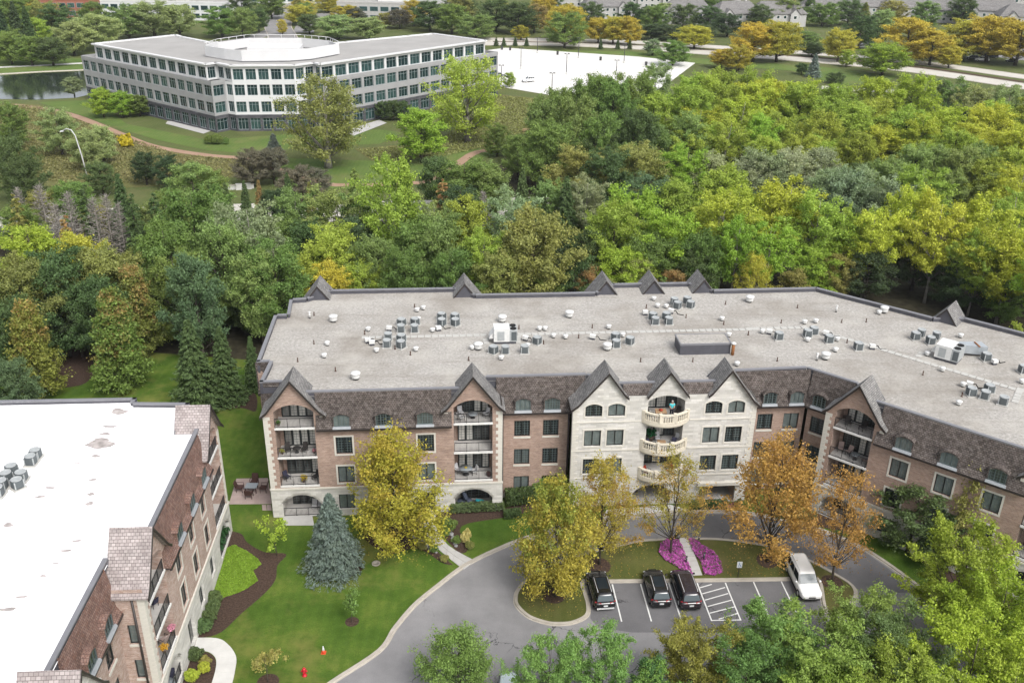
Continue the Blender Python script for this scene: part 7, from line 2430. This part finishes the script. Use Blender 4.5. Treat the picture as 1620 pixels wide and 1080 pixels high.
# picnic table
p = G(832, 209)
r = thing('picnic_table', 'small wooden picnic table at the meadow edge', 'table', p)
part(r, 'top', 'tan_wood', lambda m: m.bx(p.x - .9, p.x + .9, p.y - .4, p.y + .4, p.z + .72, p.z + .78))
for s_ in (-1, 1):
    part(r, 'bench', 'tan_wood', lambda m: m.bx(p.x - .9, p.x + .9, p.y + s_ * .75 - .14, p.y + s_ * .75 + .14, p.z + .42, p.z + .47))
    part(r, 'leg', 'tan_wood', lambda m: m.hull([p + Vector((s_ * .7 - .05, -.8, 0)), p + Vector((s_ * .7 + .05, -.8, 0)), p + Vector((s_ * .7 + .05, .8, 0)), p + Vector((s_ * .7 - .05, .8, 0))], [p + Vector((s_ * .7 - .05, -.3, .72)), p + Vector((s_ * .7 + .05, -.3, .72)), p + Vector((s_ * .7 + .05, .3, .72)), p + Vector((s_ * .7 - .05, .3, .72))]))
# manhole lid on lawn
p = G(595, 891)
mb = MB()
mb.lathe(p + ZUP * .02, [(.42, 0), (.42, .05), (.3, .05), (.3, .03), (.02, .035)], 16)
tag(mb.build('drain_cover', 'kerb_concrete'), 'round drain cover ring in the lawn near the blue spruce', 'drain')

# ================================================================== BALCONY AND PATIO FURNITURE
def chair_proto(seat, frame, name, high=.5, arms=True):
    r = thing(name, 'chair', 'chair')
    def P_(nm, mat, fn):
        mb = MB()
        fn(mb)
        m_ = mb.data(nm)
        m_.materials.append(MAT[mat])
        return inst(nm, m_, r)
    P_('seat', seat, lambda m: m.hull([(-.26, -.26, .38), (.26, -.26, .38), (.26, .26, .36), (-.26, .26, .36)], [(-.26, -.26, .46), (.26, -.26, .46), (.26, .26, .43), (-.26, .26, .43)]))
    P_('backrest', seat, lambda m: m.hull([(-.26, .22, .43), (.26, .22, .43), (.26, .29, .43), (-.26, .29, .43)], [(-.24, .36, .43 + high), (.24, .36, .43 + high), (.24, .42, .43 + high), (-.24, .42, .43 + high)]))
    for sx in (-1, 1):
        for sy_ in (-1, 1):
            P_('leg', frame, lambda m: m.tube((sx * .25, sy_ * .23, 0), (sx * .25, sy_ * .23, .4), .025, .025, 5))
        if arms:
            P_('arm', frame, lambda m: m.path([(sx * .28, -.24, .4), (sx * .3, -.24, .64), (sx * .3, .28, .66)], [.025, .025, .025], 5))
    return r
CH = {}
def place_chair(kind, pos, rz, label, group=None):
    mats = {'wicker': ('wicker', 'wicker', 'wicker_chair'), 'white': ('cushion_white', 'rail_metal', 'patio_chair'), 'dark': ('furniture_dark', 'furniture_dark', 'patio_chair'), 'navy': ('cushion_navy', 'rail_metal', 'patio_chair'), 'red': ('cushion_red', 'furniture_dark', 'patio_chair'), 'tan': ('patio_tile', 'furniture_dark', 'patio_chair')}[kind]
    if kind not in CH:
        CH[kind] = chair_proto(*mats)
        o = CH[kind]
        o.location = pos
        o.rotation_euler = (0, 0, rz)
        o['label'] = label
        if group:
            o['group'] = group
        return o
    return clone(CH[kind], pos, rz, label, group)
def table(pos, rad, h_, mat, label, leg='rail_metal', square=False):
    pos = Vector(pos)
    r = thing('patio_table', label, 'table', pos)
    if square:
        part(r, 'top', mat, lambda m: m.bx(pos.x - rad, pos.x + rad, pos.y - rad * .8, pos.y + rad * .8, pos.z + h_ - .06, pos.z + h_))
        for sx in (-1, 1):
            for s_ in (-1, 1):
                part(r, 'leg', leg, lambda m: m.tube(pos + Vector((sx * rad * .85, s_ * rad * .65, 0)), pos + Vector((sx * rad * .85, s_ * rad * .65, h_ - .06)), .04, .04, 6))
    else:
        part(r, 'top', mat, lambda m: m.lathe(pos, [(rad, h_ - .05), (rad, h_), (rad * .1, h_ + .003)], 20))
        part(r, 'pedestal', leg, lambda m: m.lathe(pos, [(rad * .5, 0), (rad * .45, .04), (.05, .1), (.05, h_ - .05)], 10))
    return r
mp = lambda u, n, z: M.P(u, n, z)
A45 = M.a
# wicker set on the tiled patio
pc = G(399, 777)
pz = hgt(pc.y) + .045
table((pc.x, pc.y, pz), .62, .72, 'glass_top', 'glass topped square table on the pink tiled patio', 'wicker', True)
for (dx, dy, rz, lb_) in [(0, 1.15, 0, 'wicker chair on the lawn side of the patio table'), (0, -1.15, math.pi, 'wicker chair on the near side of the patio table'), (1.25, 0, -UP, 'wicker chair between patio table and brick building'), (-1.25, 0, UP, 'wicker chair on the outer end of the patio table')]:
    place_chair('wicker', (pc.x + dx, pc.y + dy, pz), rz, lb_).scale = (1.35, 1.35, 1.25)
# corner bay loggias
zf = [.64, 4.38, 7.68, 10.98]
place_chair('dark', mp(.9, -.9, zf[2]), A45 + .3, 'black chair on the middle corner loggia near the yellow plant')
place_chair('dark', mp(2.5, -.9, zf[2]), A45 - .2, 'black chair on the middle corner loggia near pink flowers')
table(mp(1.75, -.8, zf[2]), .4, .55, 'furniture_dark', 'small black table between two black loggia chairs')
place_chair('navy', mp(.5, -1.0, zf[1]), A45 + .8, 'dark padded chair beside the yellow mums')
place_chair('dark', mp(3.3, -.9, zf[1]), A45 - .8, 'dark chair across from the yellow mums')
place_chair('white', mp(2.9, -1.3, zf[0]), A45, 'white cushioned chair in the arched corner loggia', 'white cushioned pair')
place_chair('white', mp(3.5, -1.3, zf[0]), A45, 'white cushioned chair in the arched corner loggia', 'white cushioned pair')
def pot(pos, bloom, label, sc=1.0, bm='leaf'):
    pos = Vector(pos)
    r = thing('flower_pot', label, 'potted plant', pos)
    part(r, 'pot', 'pot', lambda m: m.lathe(pos, [(.12 * sc, 0), (.18 * sc, .28 * sc), (.2 * sc, .3 * sc)], 10))
    lb = lob_crown(900 + int(pos.x * 7), 1, .3 * sc, .45 * sc, .25 * sc, 14, .4)
    me = leaf_mesh('plant', lb, 420, .05 * sc, 901 + int(pos.x * 5))
    o = inst('plant', me, r)
    o.color = (*bloom, 1)
pot(mp(2.2, -.5, zf[1]), (.55, .42, .02), 'round yellow mums in a pot on the corner loggia', 1.1)
pot(mp(.35, -.6, zf[2]), (.35, .36, .05), 'yellow green potted plant on the middle corner loggia', .8)
pot(mp(3.5, -.6, zf[2]), (.6, .25, .33), 'pink potted flowers on the middle corner loggia', .7)
pot(mp(.3, -.5, zf[3]), (.1, .2, .03), 'small green plant behind the top corner railing', .8)
# second bay
place_chair('white', mp(18.0, -1.5, zf[3]), A45 + .3, 'white lounge chair on the top loggia by the grey rug')
place_chair('white', mp(20.5, -1.1, zf[3]), A45 - .9, 'white lounge chair on the top loggia near the right pier')
place_chair('white', mp(18.0, -.5, zf[3]), A45 + 2.2, 'white lounge chair close to the top loggia railing')
table(mp(19.2, -1.0, zf[3]), .5, .5, 'glass_top', 'low glass table on the top loggia')
table(mp(18.45, -1.0, zf[1]), .68, .74, 'glass_top', 'round grey table with a yellow bowl on the loggia')
o = MB()
o.lathe(mp(18.45, -1.0, zf[1] + .745), [(.05, 0), (.13, .06), (.15, .1), (.1, .09)], 10)
tag(o.build('yellow_bowl', 'bloom_yellow'), 'yellow bowl on the round grey loggia table', 'bowl')
place_chair('white', mp(17.65, -1.35, zf[1]), A45 + .7, 'pale chair at the round table by the left pier')
place_chair('white', mp(19.25, -1.0, zf[1]), A45 - 1.2, 'pale chair at the round table by the middle')
o = MB()
o.lathe(mp(20.75, -.55, zf[1]), [(.16, 0), (.22, .2), (.24, .45), (.2, .46), (.18, .2)], 12)
tag(o.build('wicker_basket', 'wicker'), 'round wicker basket behind the loggia railing', 'basket')
# covered blue furniture under closed parasol in the arched ground loggia
pp = mp(18.2, -.95, zf[0])
r = thing('closed_parasol', 'grey closed parasol leaning in the arched ground loggia', 'parasol', pp)
part(r, 'canopy', 'cloth_blue', lambda m: m.path([pp + Vector((.3, 0, .7)), pp + Vector((0, 0, 1.5)), pp + Vector((-.3, .1, 2.3))], [.28, .2, .04], 10))
part(r, 'pole', 'rail_metal', lambda m: m.tube(pp, pp + Vector((-.33, .1, 2.45)), .03, .03, 6))
table(mp(18.3, -.9, zf[0]), .8, .55, 'cloth_blue', 'blue-grey covered round table in the arched ground loggia')
pt_ = mp(19.5, -.9, zf[0])
r = thing('deck_lounger', 'dark lounger with turquoise towel in the arched ground loggia', 'lounger', pt_)
part(r, 'bed', 'furniture_dark', lambda m: m.box(Fr(pt_, 4.5), -.7, .6, -.3, .3, pt_.z + .3, pt_.z + .42))
part(r, 'towel', 'teal_cloth', lambda m: m.hull([pt_ + Vector((-.1, -.28, .43)), pt_ + Vector((.75, -.28, .43)), pt_ + Vector((.75, .28, .43)), pt_ + Vector((-.1, .28, .43))], [pt_ + Vector((-.05, -.2, .62)), pt_ + Vector((.6, -.24, .5)), pt_ + Vector((.6, .24, .52)), pt_ + Vector((-.05, .2, .66))]))
for sx in (-.6, .5):
    part(r, 'leg', 'furniture_dark', lambda m: m.box(Fr(pt_, 4.5), sx - .04, sx + .04, -.28, .28, pt_.z, pt_.z + .3))
# curved stone balconies
zb = [4.28, 7.58, 10.88]
tt_ = mp(37.9, -.3, zb[2])
table(tt_, .55, .72, 'tan_wood', 'brown wooden table on the top curved balcony', 'tan_wood', True)
o = MB()
o.lathe(tt_ + ZUP * .72, [(.16, 0), (.2, .12), (.12, .2), (.03, .24)], 12)
tag(o.build('red_cushion', 'cushion_red'), 'red flowers on the wooden balcony table', 'flowers')
place_chair('dark', mp(36.9, -.4, zb[2]), A45 + 1.0, 'dark chair beside the wooden table on the top curved balcony')
place_chair('dark', mp(39.6, -.6, zb[2]), A45 - .9, 'dark chair behind the person on the top curved balcony')
place_chair('navy', mp(37.0, .2, zb[1]), A45 + .9, 'navy chair with white cushion by the left balcony pier')
place_chair('navy', mp(39.3, .1, zb[1]), A45 - .6, 'navy chair on the middle curved balcony')
place_chair('white', mp(39.85, -.8, zb[1]), A45 - .8, 'white cushioned chair at the rear of the middle balcony')
place_chair('white', mp(38.0, -1.1, zb[1]), A45, 'white cushioned chair facing the middle balcony rail')
table(mp(38.2, -.1, zb[1]), .42, .55, 'tan_wood', 'tan low table on the middle curved balcony', 'tan_wood', True)
pot(mp(37.3, -1.2, zb[1]), (.02, .12, .05), 'dark green plant on the middle curved balcony', 2.0)
place_chair('red', mp(36.95, .0, zb[0]), A45 + .8, 'red chair by the left side of the lowest curved balcony')
place_chair('red', mp(39.3, .0, zb[0]), A45 - .8, 'red chair half hidden behind the olive tree')
pot(mp(39.2, .25, zb[2]), (.25, .2, .05), 'potted plant at the top curved balcony rail', .8)
# angled wing loggia
wp = lambda u, n, z: W.P(u, n, z)
for (u, n, k, rz, lb_) in [(4.5, .9, 'tan', .3, 'tan reclining chair on the angled wing loggia, left of two'), (5.4, 1.0, 'tan', -.2, 'tan reclining chair on the angled wing loggia, right of two'), (7.2, 1.5, 'tan', -1.4, 'tan chair beside the angled wing right pier')]:
    place_chair(k, wp(u, n, zf[2]), W.a + rz, lb_)
table(wp(6.2, 1.4, zf[2]), .45, .6, 'glass_top', 'dark glass table on the angled wing loggia')
for (u, n, rz, lb_) in [(4.9, 1.3, .5, 'dark chair behind the top angled wing railing'), (6.3, 1.2, -.4, 'dark chair on the top angled wing loggia')]:
    place_chair('dark', wp(u, n, zf[3]), W.a + rz, lb_)
# left building loggias
lp = lambda u, n, z: L.P(u, n, z)
place_chair('tan', lp(-1.6, -.2, zf[1]), L.a + 2.6, 'grey lounge chair on the brick building loggia').scale = (1.2, 1.2, 1.1)
place_chair('navy', lp(-1.0, -.7, zf[2]), L.a + 2.6, 'dark chair on the brick building upper loggia')
place_chair('tan', lp(16.0, -.4, zf[2]), L.a + 2.6, 'tan armchair on the far brick building loggia')
place_chair('red', lp(16.6, -.6, zf[3]), L.a + 2.2, 'deep red chair under the far brick arch')
for (u, c, lb_) in [(-1.1, (.62, .30, .42), 'pink flowers hanging on the loggia railing'), (-3.3, (.6, .36, .04), 'orange and pink flower box on the loggia railing')]:
    pot(lp(u, .35, zf[1] + .75), c, lb_, 1.1)
table(lp(-2.6, -.2, .64), .6, .7, 'glass_top', 'round grey table in the brick building ground loggia')
for u in (-3.6, -1.6):
    place_chair('navy', lp(u, -.2, .64), L.a + (1.6 if u < -3 else -1.6), 'dark chair at the round table in the ground loggia', 'dark chairs at the ground loggia table')
for u in (14.4, 15.4, 16.4):
    pot(lp(u, -.1, .64), (.03, .09, .03), {14.4: 'dark potted plant by the near jamb of the far ground arch', 15.4: 'dark potted plant in the middle of the far ground arch', 16.4: 'dark potted plant by the far jamb of the far ground arch'}[u], 2.4)

# person on the top curved balcony, standing behind the table
pb_ = mp(39.0, -.35, zb[2] + .03)
r = thing('person', 'person in turquoise shirt and dark trousers standing on the top balcony', 'person', pb_, A45)
def skin(name, mat, pts, edges, radii, parent):
    me = bpy.data.meshes.new(name)
    me.from_pydata(pts, edges, [])
    me.materials.append(MAT[mat])
    o = bpy.data.objects.new(name, me)
    COL.objects.link(o)
    o.parent = parent
    md = o.modifiers.new('skin', 'SKIN')
    for k, v in enumerate(me.skin_vertices[0].data):
        v.radius = (radii[k], radii[k] * (.8 if radii[k] > .1 else 1))
        v.use_root = k == 0
    md.use_smooth_shade = True
    sb_ = o.modifiers.new('sub', 'SUBSURF')
    sb_.levels = 1
    sb_.render_levels = 2
    return o
hp, sh_ = .90, 1.42
pts = [(0, 0, hp), (.09, 0, hp - .05), (.11, -.03, .48), (.11, .02, .08), (.12, -.13, .04), (-.09, 0, hp - .05), (-.11, .02, .48), (-.11, .04, .08), (-.12, -.11, .04), (0, .01, 1.15), (0, 0, sh_), (.19, 0, sh_ - .03), (.25, -.05, 1.16), (.16, -.24, 1.05), (.10, -.30, 1.06), (-.19, 0, sh_ - .03), (-.25, -.03, 1.16), (-.18, -.22, 1.04), (-.11, -.29, 1.05), (0, -.01, 1.53), (0, -.02, 1.60), (0, -.03, 1.72)]
ed = [(0, 1), (1, 2), (2, 3), (3, 4), (0, 5), (5, 6), (6, 7), (7, 8), (0, 9), (9, 10), (10, 11), (11, 12), (12, 13), (13, 14), (10, 15), (15, 16), (16, 17), (17, 18), (10, 19), (19, 20), (20, 21)]
rad = [.15, .10, .07, .05, .045, .10, .07, .05, .045, .14, .16, .08, .055, .04, .035, .08, .055, .04, .035, .055, .09, .085]
skin('body', 'skin', pts, ed, rad, r)
skin('shirt', 'shirt_teal', [(0, 0, .88), (0, .01, 1.15), (0, 0, 1.42), (.19, 0, 1.40), (.245, -.04, 1.2), (-.19, 0, 1.40), (-.245, -.02, 1.2)], [(0, 1), (1, 2), (2, 3), (3, 4), (2, 5), (5, 6)], [.17, .165, .175, .10, .085, .10, .085], r)
skin('trousers', 'trousers', [(0, 0, .88), (.09, 0, .82), (.11, -.03, .48), (.11, .02, .1), (-.09, 0, .82), (-.11, .02, .48), (-.11, .04, .1)], [(0, 1), (1, 2), (2, 3), (0, 4), (4, 5), (5, 6)], [.165, .12, .09, .075, .12, .09, .075], r)
mb = MB()
mb.lathe((0, -.015, 1.66), [(.10, 0), (.108, .05), (.095, .11), (.05, .145), (.01, .15)], 12)
m_ = mb.data('hair')
m_.materials.append(MAT['hair_grey'])
inst('hair', m_, r)

# ================================================================== FAR HOUSES AND OFFICES
def house(px, wd, dp, h_, rz, label, group=None, wall='siding', wings=True, ridge=None):
    p = G(*px)
    r = thing('house', label, 'house', p, rz, group)
    def P_(nm, mat, fn, par=None):
        mb = MB()
        fn(mb)
        m_ = mb.data(nm)
        m_.materials.append(MAT[mat])
        return inst(nm, m_, par or r)
    P_('wall', wall, lambda m: m.bx(-wd / 2, wd / 2, -dp / 2, dp / 2, -.5, h_))
    rh = ridge or dp * .38
    e = .6
    def roof(m):
        A = [(-wd / 2 - e, -dp / 2 - e, h_), (wd / 2 + e, -dp / 2 - e, h_), (wd / 2 + e, dp / 2 + e, h_), (-wd / 2 - e, dp / 2 + e, h_)]
        R1, R2 = (-wd / 2 + dp * .35, 0, h_ + rh), (wd / 2 - dp * .35, 0, h_ + rh)
        for f_ in ([A[0], A[1], R2, R1], [A[1], A[2], R2], [A[2], A[3], R1, R2], [A[3], A[0], R1], [A[3], A[2], A[1], A[0]]):
            m.face(f_)
    ro_ = P_('roof', 'roof_tile', roof)
    P_('chimney', 'red_brick_far' if wall != 'siding' else 'siding', lambda m: m.bx(wd * .2, wd * .2 + .9, -.4, .5, h_ + rh * .4, h_ + rh + .9), ro_)
    for gxx in ((-wd * .28, wd * .26) if wings else ()):
        def gab(m):
            y0 = -dp / 2 - 1.6
            m.face([(gxx - 2.2, y0, -.5), (gxx + 2.2, y0, -.5), (gxx + 2.2, y0, h_), (gxx, y0, h_ + 2.2), (gxx - 2.2, y0, h_)])
            m.face([(gxx - 2.2, y0, -.5), (gxx - 2.2, -dp / 2, -.5), (gxx - 2.2, -dp / 2, h_), (gxx - 2.2, y0, h_)])
            m.face([(gxx + 2.2, y0, -.5), (gxx + 2.2, -dp / 2, -.5), (gxx + 2.2, -dp / 2, h_), (gxx + 2.2, y0, h_)])
        P_('gable_wall', wall, gab)
        def groof(m):
            y0, y1 = -dp / 2 - 1.9, 0
            for s_ in (-1, 1):
                m.hull([(gxx, y0, h_ + 2.3), (gxx + s_ * 2.6, y0, h_ - .3), (gxx + s_ * 2.6, y1, h_ - .3), (gxx, y1, h_ + 2.3)], [(gxx, y0, h_ + 2.5), (gxx + s_ * 2.6, y0, h_ - .1), (gxx + s_ * 2.6, y1, h_ - .1), (gxx, y1, h_ + 2.5)])
        P_('gable_roof', 'roof_tile', groof)
        w_ = P_('window', 'white_trim', lambda m: m.bx(gxx - .9, gxx + .9, -dp / 2 - 1.68, -dp / 2 - 1.6, h_ - 2.4, h_ - .7))
        P_('pane', 'pane_office', lambda m: m.bx(gxx - .7, gxx + .7, -dp / 2 - 1.70, -dp / 2 - 1.682, h_ - 2.2, h_ - .9), w_)
    for k in range(int(wd / 3.4)):
        x = -wd / 2 + 1.7 + k * 3.4
        for z in ((1.0, 3.7) if h_ > 5 else (1.0,)):
            w_ = P_('window', 'white_trim', lambda m: m.bx(x - .8, x + .8, -dp / 2 - .08, -dp / 2, z, z + 1.6))
            P_('pane', 'pane_office', lambda m: m.bx(x - .62, x + .62, -dp / 2 - .1, -dp / 2 - .082, z + .18, z + 1.42), w_)
    return r
HS = [(960, 28, 26, 13, 6, .1), (1085, 36, 24, 14, 6, -.1), (1160, 40, 24, 14, 6, .25), (1225, 40, 26, 14, 6, .1), (1300, 30, 24, 13, 6, -.15), (1365, 28, 26, 13, 6, .1), (1430, 30, 28, 14, 6, .0), (1490, 34, 24, 14, 6, -.3), (1560, 36, 30, 15, 6.5, -.25), (1615, 45, 24, 14, 6, -.2), (1030, 12, 26, 13, 6, .1), (1130, 8, 28, 13, 6, -.1), (1330, 5, 26, 13, 6, 0), (1580, 12, 26, 13, 6, -.2), (1455, 8, 26, 13, 6, .1), (905, 10, 24, 13, 6, 0)]
for k, (x, y, wd, dp, h_, rz) in enumerate(HS):
    house((x, y), wd, dp, h_, rz, 'grey roofed pale house with twin gables beyond the boulevard trees', 'grey roofed houses beyond the boulevard')
def slab_block(px, wd, dp, h_, rz, label, wall, nwin, rows, roofmat='office_roof', drum=False):
    p = G(*px)
    r = thing('office_block', label, 'building', p, rz)
    def P_(nm, mat, fn, par=None):
        mb = MB()
        fn(mb)
        m_ = mb.data(nm)
        m_.materials.append(MAT[mat])
        return inst(nm, m_, par or r)
    P_('wall', wall, lambda m: m.bx(-wd / 2, wd / 2, -dp / 2, dp / 2, -.5, h_))
    P_('roof', roofmat, lambda m: m.bx(-wd / 2 + .4, wd / 2 - .4, -dp / 2 + .4, dp / 2 - .4, h_, h_ + .15))
    mbp = [(-wd / 2 - .1, wd / 2 + .1, -dp / 2 - .1, -dp / 2 + .35), (-wd / 2 - .1, wd / 2 + .1, dp / 2 - .35, dp / 2 + .1), (-wd / 2 - .1, -wd / 2 + .35, -dp / 2 + .352, dp / 2 - .352), (wd / 2 - .35, wd / 2 + .1, -dp / 2 + .352, dp / 2 - .352)]
    for q in mbp:
        P_('parapet', wall, lambda m: m.bx(*q, h_ + .002, h_ + .7))
    P_('plant_room', 'office_white', lambda m: m.bx(-wd * .15, wd * .15, -dp * .2, dp * .2, h_ + .15, h_ + 3))
    for k in range(nwin):
        for q in range(rows):
            x = -wd / 2 + wd * (k + .5) / nwin
            z = 1.0 + q * (h_ - .6) / rows
            w_ = P_('window', 'mullion', lambda m: m.bx(x - wd / nwin * .4, x + wd / nwin * .4, -dp / 2 - .06, -dp / 2, z, z + 2.2))
            P_('pane', 'pane_office', lambda m: m.bx(x - wd / nwin * .36, x + wd / nwin * .36, -dp / 2 - .09, -dp / 2 - .062, z + .15, z + 2.05), w_)
    return r
slab_block((280, 26), 62, 30, 8, -.05, 'white flat-roofed office block behind the tree belt', 'office_white', 14, 2)
slab_block((135, 24), 34, 24, 8, .1, 'red brick office block at the far corner of the tree belt', 'red_brick_far', 8, 2)
slab_block((628, 30), 52, 30, 8.5, -.1, 'pale office block with curved window bay behind the white office', 'walk_concrete', 10, 2)
slab_block((430, 2), 60, 26, 7, .1, 'low pale office block at the end of the approach road', 'office_white', 12, 2)

# ================================================================== HAZE
hz = MB()
hz.bx(-1720, 1720, -170, 2320, -1.2, 62)
MAT['haze'] = bpy.data.materials.new('haze')
MAT['haze'].use_nodes = True
ht = MAT['haze'].node_tree
ht.nodes.remove(ht.nodes['Principled BSDF'])
pv_ = ht.nodes.new('ShaderNodeVolumePrincipled')
pv_.inputs['Color'].default_value = (.86, .91, 1, 1)
pv_.inputs['Density'].default_value = .00008
pv_.inputs['Anisotropy'].default_value = .2
ht.links.new(pv_.outputs[0], ht.nodes['Material Output'].inputs['Volume'])
ho = hz.build('haze', 'haze')
ho['kind'] = 'stuff'
